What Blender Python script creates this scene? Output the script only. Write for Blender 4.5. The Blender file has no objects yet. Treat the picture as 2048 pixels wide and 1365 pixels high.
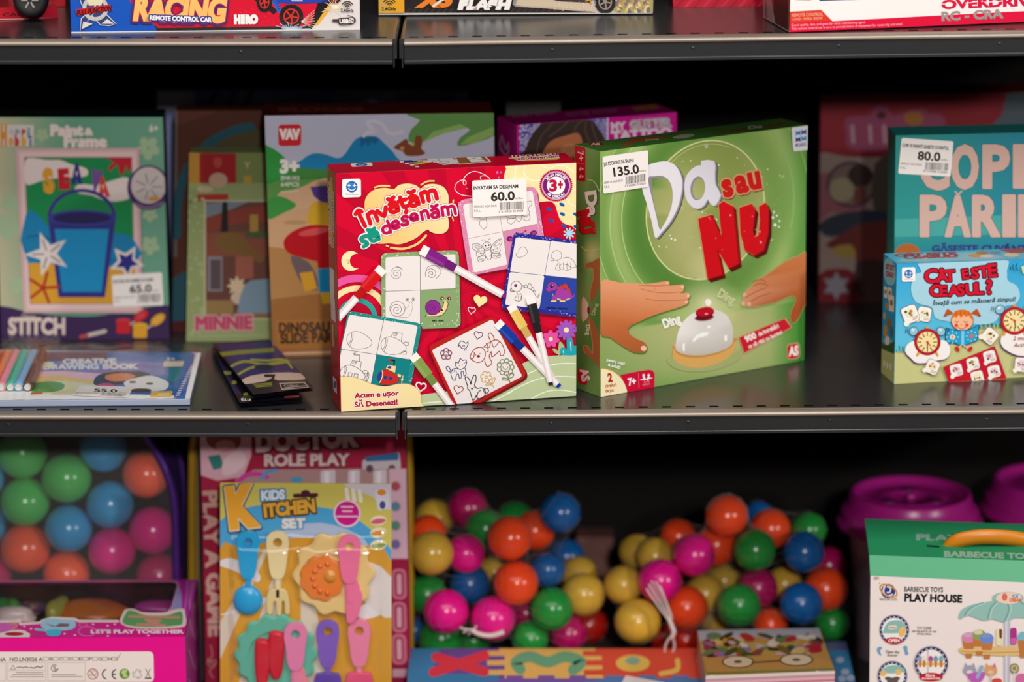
import bpy, bmesh, math, random
import numpy as np
from mathutils import Vector, Matrix
from mathutils.geometry import tessellate_polygon
random.seed(7)
scene = bpy.context.scene
COL = scene.collection

# ------------------------------------------------------------------ camera, world, lights, exposure
W, H, F = 2048, 1365, 7000.0
PITCH = math.radians(14.0)
CAM = Vector((0.0, -3.447, 0.936))
cd = bpy.data.cameras.new('camera')
cam = bpy.data.objects.new('camera', cd)
COL.objects.link(cam)
cam.location = CAM
cam.rotation_euler = (math.pi / 2 - PITCH, 0, 0)
cd.sensor_width = 36.0
cd.lens = F / W * 36.0
cd.clip_start, cd.clip_end = 0.1, 60
cd.dof.use_dof = True
cd.dof.focus_distance = 3.57
cd.dof.aperture_fstop = 2.25
scene.camera = cam

world = bpy.data.worlds.new('world')
scene.world = world
world.use_nodes = True
wb = world.node_tree.nodes['Background']
wb.inputs['Color'].default_value = (1.0, 0.9, 0.82, 1)
wb.inputs['Strength'].default_value = 0.065


def lamp(name, loc, target, size, power, color, shape='DISK', size_y=None, spread=180):
    ld = bpy.data.lights.new(name, 'AREA')
    ld.shape = shape
    ld.size = size
    if size_y:
        ld.size_y = size_y
    ld.energy = power
    ld.color = color
    ld.spread = math.radians(spread)
    o = bpy.data.objects.new(name, ld)
    COL.objects.link(o)
    o.location = loc
    d = Vector(target) - Vector(loc)
    o.rotation_euler = d.to_track_quat('-Z', 'Y').to_euler()
    return o


WARM = (1.0, 0.955, 0.92)
lamp('ceiling_spot', (0.5, -6.0, 2.1), (0, 0.1, 0.0), 0.24, 175, WARM)
lamp('ceiling_spot', (4.6, -4.4, 1.75), (0, 0.1, 0.0), 0.24, 125, WARM)
lamp('ceiling_panel', (0, -2.0, 2.1), (0, -0.2, 0.2), 3.4, 92, WARM, 'RECTANGLE', 1.0)

scene.view_settings.view_transform = 'Standard'
scene.view_settings.look = 'None'
scene.view_settings.gamma = 1
scene.view_settings.exposure = -0.28
scene.view_settings.use_curve_mapping = False
scene.cycles.max_bounces = 8
scene.cycles.transparent_max_bounces = 16
scene.cycles.caustics_reflective = False
scene.cycles.caustics_refractive = False
scene.cycles.use_denoising = True

# ------------------------------------------------------------------ geometry of the view
FWD = Vector((0, math.cos(PITCH), -math.sin(PITCH)))
UP = Vector((0, math.sin(PITCH), math.cos(PITCH)))
RIGHT = Vector((1, 0, 0))


def ray(p):
    return (RIGHT * ((p[0] - W / 2) / F) + UP * (-(p[1] - H / 2) / F) + FWD).normalized()


def hit(p, p0, n):
    d = ray(p)
    return CAM + d * ((Vector(p0) - CAM).dot(n) / d.dot(n))


def hit_z(p, z):
    return hit(p, (0, 0, z), Vector((0, 0, 1)))


def hit_y(p, y):
    return hit(p, (0, y, 0), Vector((0, 1, 0)))


def proj(v):
    r = Vector(v) - CAM
    d = r.dot(FWD)
    return (W / 2 + F * r.dot(RIGHT) / d, H / 2 - F * r.dot(UP) / d)


def scale_at(v):
    return F / (Vector(v) - CAM).dot(FWD)          # pixels per metre


# ------------------------------------------------------------------ colours and materials
def lin1(c):
    c = c / 255.0
    return c / 12.92 if c <= 0.04045 else ((c + 0.055) / 1.055) ** 2.4


def rgb(h):
    if isinstance(h, str):
        h = h.lstrip('#')
        return tuple(int(h[i:i + 2], 16) for i in (0, 2, 4))
    return tuple(h)


def lin(h):
    return tuple(lin1(c) for c in rgb(h))


def mixc(a, b, t):
    a, b = rgb(a), rgb(b)
    t = max(0.0, min(1.0, t))
    return tuple(a[i] + (b[i] - a[i]) * t for i in range(3))


MATS = {}


def mat(name, color='808080', rough=0.5, spec=0.5, metal=0.0, coat=0.0, noise=0.06, nscale=60.0, bump=0.0, attr=False, trans=0.0, sss=0.0):
    if name in MATS:
        return MATS[name]
    m = bpy.data.materials.new(name)
    m.use_nodes = True
    nt = m.node_tree
    b = nt.nodes['Principled BSDF']
    b.inputs['Roughness'].default_value = rough
    b.inputs['Specular IOR Level'].default_value = spec
    b.inputs['Metallic'].default_value = metal
    b.inputs['Coat Weight'].default_value = coat
    b.inputs['Coat Roughness'].default_value = 0.12
    b.inputs['Transmission Weight'].default_value = trans
    if sss:
        b.inputs['Subsurface Weight'].default_value = sss
        b.inputs['Subsurface Radius'].default_value = (0.01, 0.006, 0.004)
    tc = nt.nodes.new('ShaderNodeTexCoord')
    nz = nt.nodes.new('ShaderNodeTexNoise')
    nz.inputs['Scale'].default_value = nscale
    nz.inputs['Detail'].default_value = 4
    nt.links.new(tc.outputs['Object'], nz.inputs['Vector'])
    mr = nt.nodes.new('ShaderNodeMapRange')
    mr.inputs['To Min'].default_value = 1.0 - noise
    mr.inputs['To Max'].default_value = 1.0 + noise
    nt.links.new(nz.outputs['Fac'], mr.inputs['Value'])
    mx = nt.nodes.new('ShaderNodeMix')
    mx.data_type = 'RGBA'
    mx.blend_type = 'MULTIPLY'
    mx.inputs['Factor'].default_value = 1.0
    nt.links.new(mr.outputs['Result'], mx.inputs['B'])
    if attr:
        at = nt.nodes.new('ShaderNodeAttribute')
        at.attribute_name = 'ink'
        nt.links.new(at.outputs['Color'], mx.inputs['A'])
    else:
        mx.inputs['A'].default_value = (*lin(color), 1)
    nt.links.new(mx.outputs['Result'], b.inputs['Base Color'])
    if bump:
        bp = nt.nodes.new('ShaderNodeBump')
        bp.inputs['Strength'].default_value = bump
        bp.inputs['Distance'].default_value = 0.001
        nt.links.new(nz.outputs['Fac'], bp.inputs['Height'])
        nt.links.new(bp.outputs['Normal'], b.inputs['Normal'])
    MATS[name] = m
    return m


def film(name, tint='ffffff', amount=0.06, rough=0.12, noise_bump=0.0, nscale=30.0, haze=0.0, gloss=0.22):
    """clear plastic film: mostly see-through, a little gloss"""
    if name in MATS:
        return MATS[name]
    m = bpy.data.materials.new(name)
    m.use_nodes = True
    nt = m.node_tree
    nt.nodes.remove(nt.nodes['Principled BSDF'])
    out = nt.nodes['Material Output']
    tr = nt.nodes.new('ShaderNodeBsdfTransparent')
    tr.inputs['Color'].default_value = (*lin(tint), 1)
    gl = nt.nodes.new('ShaderNodeBsdfGlossy')
    gl.inputs['Roughness'].default_value = rough
    fr = nt.nodes.new('ShaderNodeFresnel')
    fr.inputs['IOR'].default_value = 1.35
    ad = nt.nodes.new('ShaderNodeMath')
    ad.operation = 'MULTIPLY_ADD'
    ad.use_clamp = True
    ad.inputs[1].default_value = gloss
    ad.inputs[2].default_value = amount
    nt.links.new(fr.outputs['Fac'], ad.inputs[0])
    mx = nt.nodes.new('ShaderNodeMixShader')
    nt.links.new(ad.outputs['Value'], mx.inputs['Fac'])
    nt.links.new(tr.outputs['BSDF'], mx.inputs[1])
    nt.links.new(gl.outputs['BSDF'], mx.inputs[2])
    last = mx
    if haze:
        df = nt.nodes.new('ShaderNodeBsdfDiffuse')
        df.inputs['Color'].default_value = (0.7, 0.68, 0.66, 1)
        m2 = nt.nodes.new('ShaderNodeMixShader')
        m2.inputs['Fac'].default_value = haze
        nt.links.new(mx.outputs['Shader'], m2.inputs[1])
        nt.links.new(df.outputs['BSDF'], m2.inputs[2])
        last = m2
    if noise_bump:
        tc = nt.nodes.new('ShaderNodeTexCoord')
        nz = nt.nodes.new('ShaderNodeTexNoise')
        nz.inputs['Scale'].default_value = nscale
        nz.inputs['Detail'].default_value = 3
        nt.links.new(tc.outputs['Object'], nz.inputs['Vector'])
        bp = nt.nodes.new('ShaderNodeBump')
        bp.inputs['Strength'].default_value = noise_bump
        bp.inputs['Distance'].default_value = 0.01
        nt.links.new(nz.outputs['Fac'], bp.inputs['Height'])
        nt.links.new(bp.outputs['Normal'], gl.inputs['Normal'])
    nt.links.new(last.outputs[0], out.inputs['Surface'])
    MATS[name] = m
    return m


PRINT = mat('printed_card', attr=True, rough=0.32, spec=0.22, noise=0.035, nscale=900)
PRINT_MATT = mat('printed_paper', attr=True, rough=0.6, spec=0.25, noise=0.03, nscale=900)
PRINT_DEEP = mat('printed_gloss_card', attr=True, rough=0.24, spec=0.26, noise=0.035, nscale=900)
FILM = film('clear_film', amount=0.02, rough=0.18, noise_bump=0.35, nscale=26)
BLISTER = film('clear_blister', amount=0.02, rough=0.08)


# ------------------------------------------------------------------ objects
def thing(name, label, cat, loc, group=None):
    o = bpy.data.objects.new(name, None)
    o.empty_display_size = 0.03
    COL.objects.link(o)
    o.location = loc
    o['label'] = label
    o['category'] = cat
    o['kind'] = 'thing'
    if group:
        o['group'] = group
    return o


def tag(o, label, cat, group=None, kind='thing'):
    o['label'] = label
    o['category'] = cat
    o['kind'] = kind
    if group:
        o['group'] = group
    return o


def link(name, me, parent=None, m=None, loc=None, label=None):
    o = bpy.data.objects.new(name, me)
    COL.objects.link(o)
    if m is not None:
        me.materials.append(m)
    if parent is not None:
        o.parent = parent
    if loc is not None:
        o.location = loc
    if label:
        o['label'] = label
    return o


def root_loc(o):
    v = Vector((0, 0, 0))
    while o is not None:
        v = v + o.location
        o = o.parent
    return v


def mesh_world(name, verts, faces, m, parent=None, smooth=False, label=None, inks=None, origin=None):
    """a mesh from world coordinates, hung under its parent"""
    base = root_loc(parent) if parent is not None else Vector(origin if origin is not None else (0, 0, 0))
    me = bpy.data.meshes.new(name)
    me.from_pydata([tuple(Vector(v) - base) for v in verts], [], faces)
    if inks is not None:
        a = me.color_attributes.new('ink', 'FLOAT_COLOR', 'POINT')
        buf = np.ones((len(verts), 4), dtype=np.float32)
        buf[:, :3] = np.asarray(inks, dtype=np.float32).reshape(-1, 3)
        a.data.foreach_set('color', buf.ravel())
    if smooth:
        me.polygons.foreach_set('use_smooth', [True] * len(me.polygons))
    me.update()
    o = link(name, me, parent, m, label=label)
    if parent is None:
        o.location = base
    return o


def bm_world(name, bm, m, parent=None, smooth=False, label=None, origin=None, ink=None):
    base = root_loc(parent) if parent is not None else Vector(origin if origin is not None else (0, 0, 0))
    bmesh.ops.translate(bm, verts=bm.verts, vec=-base)
    me = bpy.data.meshes.new(name)
    bm.to_mesh(me)
    bm.free()
    if smooth:
        me.polygons.foreach_set('use_smooth', [True] * len(me.polygons))
    if ink is not None:
        a = me.color_attributes.new('ink', 'FLOAT_COLOR', 'POINT')
        n = len(me.vertices)
        buf = np.tile(np.array([*lin(ink), 1], dtype=np.float32), (n, 1))
        a.data.foreach_set('color', buf.ravel())
    o = link(name, me, parent, m, label=label)
    if parent is None:
        o.location = base
    return o


def bm_box(bm, lo, hi, bevel=0.0, seg=2, mtx=None):
    lo, hi = Vector(lo), Vector(hi)
    r = bmesh.ops.create_cube(bm, size=1.0)
    vs = r['verts']
    for v in vs:
        v.co = Vector((lo[i] + (v.co[i] + 0.5) * (hi[i] - lo[i]) for i in range(3)))
    if bevel:
        es = list({e for v in vs for e in v.link_edges})
        r = bmesh.ops.bevel(bm, geom=es, offset=bevel, segments=seg, affect='EDGES', profile=0.5)
        vs = list({v for f in r['faces'] for v in f.verts} | {v for v in vs if v.is_valid})
    if mtx is not None:
        bmesh.ops.transform(bm, matrix=mtx, verts=vs)
    return vs


def bm_hexa(bm, c8, bevel=0.0, seg=2):
    """box from 8 corners: front TL TR BR BL, then back TL TR BR BL"""
    v = [bm.verts.new(Vector(c)) for c in c8]
    for f in ((0, 3, 2, 1), (4, 5, 6, 7), (0, 1, 5, 4), (3, 7, 6, 2), (0, 4, 7, 3), (1, 2, 6, 5)):
        bm.faces.new([v[i] for i in f])
    bmesh.ops.recalc_face_normals(bm, faces=bm.faces)
    if bevel:
        bmesh.ops.bevel(bm, geom=list(bm.edges), offset=bevel, segments=seg, affect='EDGES', profile=0.5)


def tube(bm, pts, rad, seg=10, cap=True):
    """round tube through world points; rad number or list"""
    pts = [Vector(p) for p in pts]
    n = len(pts)
    rads = rad if isinstance(rad, (list, tuple)) else [rad] * n
    rings = []
    prev = None
    for i, p in enumerate(pts):
        t = (pts[min(i + 1, n - 1)] - pts[max(i - 1, 0)]).normalized()
        if prev is None:
            a = t.orthogonal().normalized()
        else:
            a = (prev - t * prev.dot(t))
            a = a.normalized() if a.length > 1e-6 else t.orthogonal().normalized()
        prev = a
        b = t.cross(a)
        rings.append([bm.verts.new(p + (a * math.cos(2 * math.pi * k / seg) + b * math.sin(2 * math.pi * k / seg)) * rads[i]) for k in range(seg)])
    for i in range(n - 1):
        for k in range(seg):
            bm.faces.new((rings[i][k], rings[i][(k + 1) % seg], rings[i + 1][(k + 1) % seg], rings[i + 1][k]))
    if cap:
        bm.faces.new(list(reversed(rings[0])))
        bm.faces.new(rings[-1])


def lathe(bm, prof, center, seg=48, axis='Z'):
    c = Vector(center)
    rings = []
    for r, z in prof:
        ring = []
        for k in range(seg):
            a = 2 * math.pi * k / seg
            ring.append(bm.verts.new(c + Vector((r * math.cos(a), r * math.sin(a), z))))
        rings.append(ring)
    for i in range(len(rings) - 1):
        for k in range(seg):
            bm.faces.new((rings[i][k], rings[i][(k + 1) % seg], rings[i + 1][(k + 1) % seg], rings[i + 1][k]))
    bm.faces.new(list(reversed(rings[0])))
    bm.faces.new(rings[-1])


# ------------------------------------------------------------------ printed artwork
def catmull(pts, n=6, closed=True):
    pts = [np.array(p, float) for p in pts]
    m = len(pts)
    out = []
    for i in range(m if closed else m - 1):
        if closed:
            p0, p1, p2, p3 = pts[(i - 1) % m], pts[i], pts[(i + 1) % m], pts[(i + 2) % m]
        else:
            p0, p1, p2, p3 = pts[max(i - 1, 0)], pts[i], pts[i + 1], pts[min(i + 2, m - 1)]
        for k in range(n):
            t = k / n
            out.append(0.5 * (2 * p1 + (p2 - p0) * t + (2 * p0 - 5 * p1 + 4 * p2 - p3) * t * t + (3 * p1 - p0 - 3 * p2 + p3) * t ** 3))
    if not closed:
        out.append(pts[-1])
    return [tuple(p) for p in out]


def homography(src, dst):
    A, b = [], []
    for (x, y), (u, v) in zip(src, dst):
        A.append([x, y, 1, 0, 0, 0, -u * x, -u * y]); b.append(u)
        A.append([0, 0, 0, x, y, 1, -v * x, -v * y]); b.append(v)
    h = np.linalg.solve(np.array(A, float), np.array(b, float))
    return np.append(h, 1).reshape(3, 3)


_font_cache = {}


def swollen(P, ed, width):
    """outline grown by width, as a gap-free sheet (contour of the distance field)"""
    lo, hi = P.min(0) - width * 1.25, P.max(0) + width * 1.25
    ext = hi - lo
    cell = max(width / 2.6, math.sqrt(ext[0] * ext[1] / 9000.0))
    nx, ny = int(ext[0] / cell) + 2, int(ext[1] / cell) + 2
    gx, gy = lo[0] + np.arange(nx) * cell, lo[1] + np.arange(ny) * cell
    G = np.stack(np.meshgrid(gx, gy), -1).reshape(-1, 2)
    E = np.array(ed)
    A, B = P[E[:, 0]], P[E[:, 1]]
    d2 = np.full(len(G), 1e18)
    inside = np.zeros(len(G), bool)
    for a, b in zip(A, B):
        ab = b - a
        t = np.clip(((G - a) @ ab) / max(1e-12, ab @ ab), 0, 1)
        q = a + t[:, None] * ab - G
        d2 = np.minimum(d2, (q * q).sum(1))
        if a[1] != b[1]:
            c = (a[1] > G[:, 1]) != (b[1] > G[:, 1])
            inside ^= c & (G[:, 0] < a[0] + (G[:, 1] - a[1]) * ab[0] / ab[1])
    f = np.where(inside, width + np.sqrt(d2), width - np.sqrt(d2)).reshape(ny, nx)
    V, Fc = [], []
    for j in range(ny - 1):
        i = 0
        while i < nx - 1:
            c = [(i, j), (i + 1, j), (i + 1, j + 1), (i, j + 1)]
            v = [f[y, x] for x, y in c]
            if min(v) > 0:
                i0 = i
                while i + 1 < nx - 1 and f[j, i + 2] > 0 and f[j + 1, i + 2] > 0:
                    i += 1
                k = len(V)
                V += [(gx[i0], gy[j]), (gx[i + 1], gy[j]), (gx[i + 1], gy[j + 1]), (gx[i0], gy[j + 1])]
                Fc.append((k, k + 1, k + 2, k + 3))
            elif max(v) > 0:
                k = len(V)
                for q in range(4):
                    (x0, y0), (x1, y1) = c[q], c[(q + 1) % 4]
                    a, b = v[q], v[(q + 1) % 4]
                    if a > 0:
                        V.append((gx[x0], gy[y0]))
                    if (a > 0) != (b > 0):
                        t = a / (a - b)
                        V.append((gx[x0] + (gx[x1] - gx[x0]) * t, gy[y0] + (gy[y1] - gy[y0]) * t))
                if len(V) - k >= 3:
                    Fc.append(tuple(range(k, len(V))))
            i += 1
    return V, Fc


def font_mesh(s, bold, res=3):
    key = (s, round(bold, 4), res)
    if key in _font_cache:
        return _font_cache[key]
    cu = bpy.data.curves.new('lettering', 'FONT')
    cu.body = s
    cu.size = 1.0
    cu.offset = bold
    cu.resolution_u = res
    cu.fill_mode = 'FRONT'
    ob = bpy.data.objects.new('lettering', cu)
    COL.objects.link(ob)
    dg = bpy.context.evaluated_depsgraph_get()
    dg.update()
    ev = ob.evaluated_get(dg)
    me = ev.to_mesh()
    vs = np.array([(v.co.x, v.co.y) for v in me.vertices]) if len(me.vertices) else np.zeros((0, 2))
    fs = [tuple(p.vertices) for p in me.polygons]
    ev.to_mesh_clear()
    bpy.data.objects.remove(ob)
    bpy.data.curves.remove(cu)
    # welded copy for outlines
    keymap, idx = {}, []
    for v in vs:
        k = (round(v[0], 5), round(v[1], 5))
        idx.append(keymap.setdefault(k, len(keymap)))
    cnt = {}
    for f in fs:
        for a, b in zip(f, f[1:] + f[:1]):
            e = tuple(sorted((idx[a], idx[b])))
            cnt[e] = cnt.get(e, 0) + 1
    wv = np.array(list(keymap.keys())) if keymap else np.zeros((0, 2))
    edges = [e for e, c in cnt.items() if c == 1 and e[0] != e[1]]
    _font_cache[key] = (vs, fs, wv, edges)
    return _font_cache[key]


CAPH = 0.0
_v = font_mesh('H', 0.0)[0]
CAPH = float(_v[:, 1].max())


class Art:
    """flat printing laid on a real face; drawn in coordinates of the reference picture"""
    EPS = 0.000012

    def __init__(s, quad, corners, inset=0.0, start=0.00006, flip=False):
        s.quad = [tuple(q) for q in quad]
        s.Hm = homography(s.quad, [(0, 0), (1, 0), (1, 1), (0, 1)])
        s.c = [np.array(c, float) for c in corners]
        n = np.cross(s.c[1] - s.c[0], s.c[3] - s.c[0])
        n = n / np.linalg.norm(n)
        if n.dot(np.array(CAM) - s.c[0]) < 0:
            n = -n
        s.n = n
        s.off = start
        s.inset = inset
        s.V, s.Fc, s.I = [], [], []
        s.nv = 0
        s.T = (0.0, 0.0, 1.0)
        s.gain = 1.0

    def frame(s, ox=0, oy=0, sc=1.0):
        s.T = (ox, oy, sc)
        return s

    def px(s, pts):
        a = np.asarray(pts, float).reshape(-1, 2)
        return np.column_stack((s.T[0] + a[:, 0] / s.T[2], s.T[1] + a[:, 1] / s.T[2]))

    def uv(s, p):
        q = np.column_stack((p, np.ones(len(p)))) @ s.Hm.T
        return q[:, :2] / q[:, 2:3]

    def world(s, uv, off=0.0):
        u, v = uv[:, 0:1], uv[:, 1:2]
        return (s.c[0] * (1 - u) * (1 - v) + s.c[1] * u * (1 - v) + s.c[2] * u * v + s.c[3] * (1 - u) * v) + s.n * off

    def at(s, pts, off=0.0):
        return [Vector(x) for x in s.world(s.uv(s.px(pts)), off)]

    def add(s, pts, faces, col, same=False):
        p = s.px(pts)
        uv = s.uv(p)
        lo, hi = s.inset, 1 - s.inset
        outm = (uv[:, 0] < lo) | (uv[:, 0] > hi) | (uv[:, 1] < lo) | (uv[:, 1] > hi)
        if outm.any():
            nuv, npx, nf = list(uv), list(p), []
            for f in faces:
                if not any(outm[i] for i in f):
                    nf.append(f)
                    continue
                poly = [(uv[i][0], uv[i][1], p[i][0], p[i][1]) for i in f]
                for ax, lim, sg in ((0, lo, 1), (0, hi, -1), (1, lo, 1), (1, hi, -1)):
                    res = []
                    for a, b in zip(poly, poly[1:] + poly[:1]):
                        da, db = sg * (a[ax] - lim), sg * (b[ax] - lim)
                        if da >= 0:
                            res.append(a)
                        if (da > 0 > db) or (da < 0 < db):
                            t = da / (da - db)
                            res.append(tuple(a[k] + (b[k] - a[k]) * t for k in range(4)))
                    poly = res
                    if len(poly) < 3:
                        break
                if len(poly) >= 3:
                    st = len(nuv)
                    for q in poly:
                        nuv.append(np.array(q[:2]))
                        npx.append(np.array(q[2:]))
                    nf.append(tuple(range(st, st + len(poly))))
            used = sorted({i for f in nf for i in f})
            if not used:
                return
            rm = {o: k for k, o in enumerate(used)}
            uv = np.array([nuv[i] for i in used])
            p = np.array([npx[i] for i in used])
            faces = [tuple(rm[i] for i in f) for f in nf]
        if not same:
            s.off += s.EPS
        w = s.world(uv, s.off)
        if callable(col):
            ink = np.array([lin(col(x, y)) for x, y in p])
        else:
            ink = np.tile(np.array(lin(col)), (len(w), 1))
        s.V.append(w)
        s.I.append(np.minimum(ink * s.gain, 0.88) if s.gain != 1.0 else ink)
        s.Fc += [tuple(i + s.nv for i in f) for f in faces]
        s.nv += len(w)

    # --- shapes
    def poly(s, pts, col, smooth=0):
        if smooth:
            pts = catmull(pts, smooth)
        tri = tessellate_polygon([[Vector((x, y, 0)) for x, y in pts]])
        s.add(pts, [tuple(t) for t in tri], col)

    def grid(s, x0, y0, x1, y1, nx, ny, col):
        pts = [(x0 + (x1 - x0) * i / nx, y0 + (y1 - y0) * j / ny) for j in range(ny + 1) for i in range(nx + 1)]
        fs = [(j * (nx + 1) + i, j * (nx + 1) + i + 1, (j + 1) * (nx + 1) + i + 1, (j + 1) * (nx + 1) + i) for j in range(ny) for i in range(nx)]
        s.add(pts, fs, col)

    def base(s, col, nx=1, ny=1):
        q = np.array(s.quad)
        if nx == 1 and ny == 1:
            t = s.T
            s.T = (0, 0, 1)
            s.add(s.quad, [(0, 1, 2, 3)], col)
            s.T = t
            return
        Hi = np.linalg.inv(s.Hm)
        pts = []
        for j in range(ny + 1):
            for i in range(nx + 1):
                r = Hi @ np.array([i / nx, j / ny, 1])
                pts.append((r[0] / r[2], r[1] / r[2]))
        fs = [(j * (nx + 1) + i, j * (nx + 1) + i + 1, (j + 1) * (nx + 1) + i + 1, (j + 1) * (nx + 1) + i) for j in range(ny) for i in range(nx)]
        t = s.T
        s.T = (0, 0, 1)
        s.add(pts, fs, col)
        s.T = t

    def ell(s, cx, cy, rx, ry=None, col='ffffff', rot=0, a0=0, a1=360, n=28):
        ry = rx if ry is None else ry
        c, sn = math.cos(math.radians(rot)), math.sin(math.radians(rot))
        pts = []
        for k in range(n + (0 if a1 - a0 >= 360 else 1)):
            a = math.radians(a0 + (a1 - a0) * k / n)
            x, y = rx * math.cos(a), ry * math.sin(a)
            pts.append((cx + x * c - y * sn, cy + x * sn + y * c))
        s.add(pts, [tuple(range(len(pts)))], col)

    def line(s, pts, w, col, smooth=0, closed=False, disc=6):
        """stroke with mitred joints and rounded ends"""
        if smooth:
            pts = catmull(pts, smooth, closed)
        p = [np.array(q, float) for q in pts]
        p = [q for i, q in enumerate(p) if i == 0 or np.hypot(*(q - p[i - 1])) > 1e-6]
        if closed and np.hypot(*(p[0] - p[-1])) < 1e-6:
            p = p[:-1]
        m = len(p)
        if m < 2:
            return
        h = w / 2
        left, right = [], []
        for i in range(m):
            a = p[i - 1] if (i > 0 or closed) else None
            b = p[(i + 1) % m] if (i < m - 1 or closed) else None
            d0 = (p[i] - a) / np.hypot(*(p[i] - a)) if a is not None else None
            d1 = (b - p[i]) / np.hypot(*(b - p[i])) if b is not None else None
            d0 = d1 if d0 is None else d0
            d1 = d0 if d1 is None else d1
            n0, n1 = np.array([-d0[1], d0[0]]), np.array([-d1[1], d1[0]])
            nn = n0 + n1
            L = np.hypot(*nn)
            if L < 0.5:
                mv = n0 * h
            else:
                nn = nn / L
                mv = nn * min(h / max(0.3, nn.dot(n0)), h * 1.7)
            left.append(p[i] + mv)
            right.append(p[i] - mv)
        V = left + right
        Fc = [(i, (i + 1) % m, m + (i + 1) % m, m + i) for i in range(m if closed else m - 1)]
        if disc and not closed:
            for e, o in ((0, 1), (m - 1, m - 2)):
                d = (p[e] - p[o]) / np.hypot(*(p[e] - p[o]))
                n0 = np.array([-d[1], d[0]])
                k = len(V)
                for t in range(5):
                    an = math.pi * t / 4
                    V.append(p[e] + n0 * h * math.cos(an) + d * h * math.sin(an))
                Fc.append(tuple(range(k, k + 5)))
        s.add(V, Fc, col)

    def ring(s, cx, cy, r, w, col, a0=0, a1=360, n=36, ry=None, rot=0):
        ry = r if ry is None else ry
        c, sn = math.cos(math.radians(rot)), math.sin(math.radians(rot))
        pts = []
        for k in range(n + 1):
            a = math.radians(a0 + (a1 - a0) * k / n)
            x, y = r * math.cos(a), ry * math.sin(a)
            pts.append((cx + x * c - y * sn, cy + x * sn + y * c))
        s.line(pts[:-1] if a1 - a0 >= 360 else pts, w, col, closed=a1 - a0 >= 360)

    def rr(s, q, r, col, n=5):
        """rounded quadrilateral from four corners"""
        q = [np.array(p, float) for p in q]
        pts = []
        for i in range(4):
            a, b, c = q[i - 1], q[i], q[(i + 1) % 4]
            u, v = (a - b) / np.hypot(*(a - b)), (c - b) / np.hypot(*(c - b))
            p0, p2 = b + u * r, b + v * r
            for k in range(n + 1):
                t = k / n
                pts.append(tuple(p0 * (1 - t) ** 2 + 2 * b * t * (1 - t) + p2 * t * t))
        s.add(pts, [tuple(range(len(pts)))], col)

    def rect(s, x0, y0, x1, y1, col, r=0):
        if r:
            s.rr([(x0, y0), (x1, y0), (x1, y1), (x0, y1)], r, col)
        else:
            s.add([(x0, y0), (x1, y0), (x1, y1), (x0, y1)], [(0, 1, 2, 3)], col)

    def frame_rect(s, q, w, col):
        s.line(list(q), w, col, closed=True, disc=4)

    def text(s, st, x, y, w, h, col, ang=0.0, bold=0.0, skew=0.0, outline=None, grow=0.0, shadow=None, res=3, vskew=0.0):
        """x,y = left end of the base line; w = overall width (None = natural), h = capital height"""
        vs, fs, wv, ed = font_mesh(st, bold, res)
        if not len(vs):
            return
        x0, x1 = vs[:, 0].min(), vs[:, 0].max()
        sy = h / CAPH
        sx = sy if w is None else w / max(1e-6, x1 - x0)
        c, sn = math.cos(math.radians(ang)), math.sin(math.radians(ang))

        def put(a, dx=0, dy=0):
            tx = (a[:, 0] - x0) * sx + a[:, 1] * sy * skew
            ty = a[:, 1] * sy + (a[:, 0] - x0) * sx * vskew
            return np.column_stack((x + dx + tx * c - ty * sn * 1.0, y + dy - (tx * sn + ty * c)))

        def swell(width, color, dx=0, dy=0):
            P = put(wv, dx, dy)
            V, Fc = swollen(P, ed, width)
            if Fc:
                s.add(V, Fc, color)

        if shadow:
            swell(shadow[1], shadow[0], shadow[2], shadow[3])
        if outline:
            outs = outline if isinstance(outline, list) else [outline]
            for oc, ow in outs:
                swell(ow + grow, oc)
        if grow > 0:
            swell(grow, col)
        else:
            s.add(put(vs), fs, col)

    def word(s, items, h, col, grow=0.0, outline=None, shadow=None, sx=1.0):
        """hand-set letters: (char, x, y, angle[, scale]) with the left foot of each letter"""
        def run(ow, c, dx=0, dy=0):
            for it in items:
                k = it[4] if len(it) > 4 else 1.0
                wv = font_mesh(it[0], 0.02)[0]
                wd = (wv[:, 0].max() - wv[:, 0].min()) * h * k / CAPH * sx
                s.text(it[0], it[1] + dx, it[2] + dy, wd, h * k, c, ang=it[3], bold=0.02, grow=ow)
        if shadow:
            run(grow + shadow[1], shadow[0], shadow[2], shadow[3])
        for oc, ow in (outline or []):
            run(grow + ow, oc)
        run(grow, col)

    def arctext(s, st, cx, cy, r, mid, h, col, step, inward=False, bold=0.02):
        """letters along a circle; mid in degrees clockwise from up"""
        n = len(st)
        for i, ch in enumerate(st):
            if ch == ' ':
                continue
            a = mid + (i - (n - 1) / 2) * step * (-1 if inward else 1)
            t = math.radians(a)
            wv = font_mesh(ch, bold)[0]
            wd = (wv[:, 0].max() - wv[:, 0].min()) * h / CAPH
            rr_ = r
            bx, by = cx + rr_ * math.sin(t), cy - rr_ * math.cos(t)
            if inward:
                ang = 180 - a
                ux, uy = -math.cos(t), -math.sin(t)
            else:
                ang = -a
                ux, uy = math.cos(t), math.sin(t)
            s.text(ch, bx - ux * wd / 2, by - uy * wd / 2, None, h, col, ang=ang, bold=bold)

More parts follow.
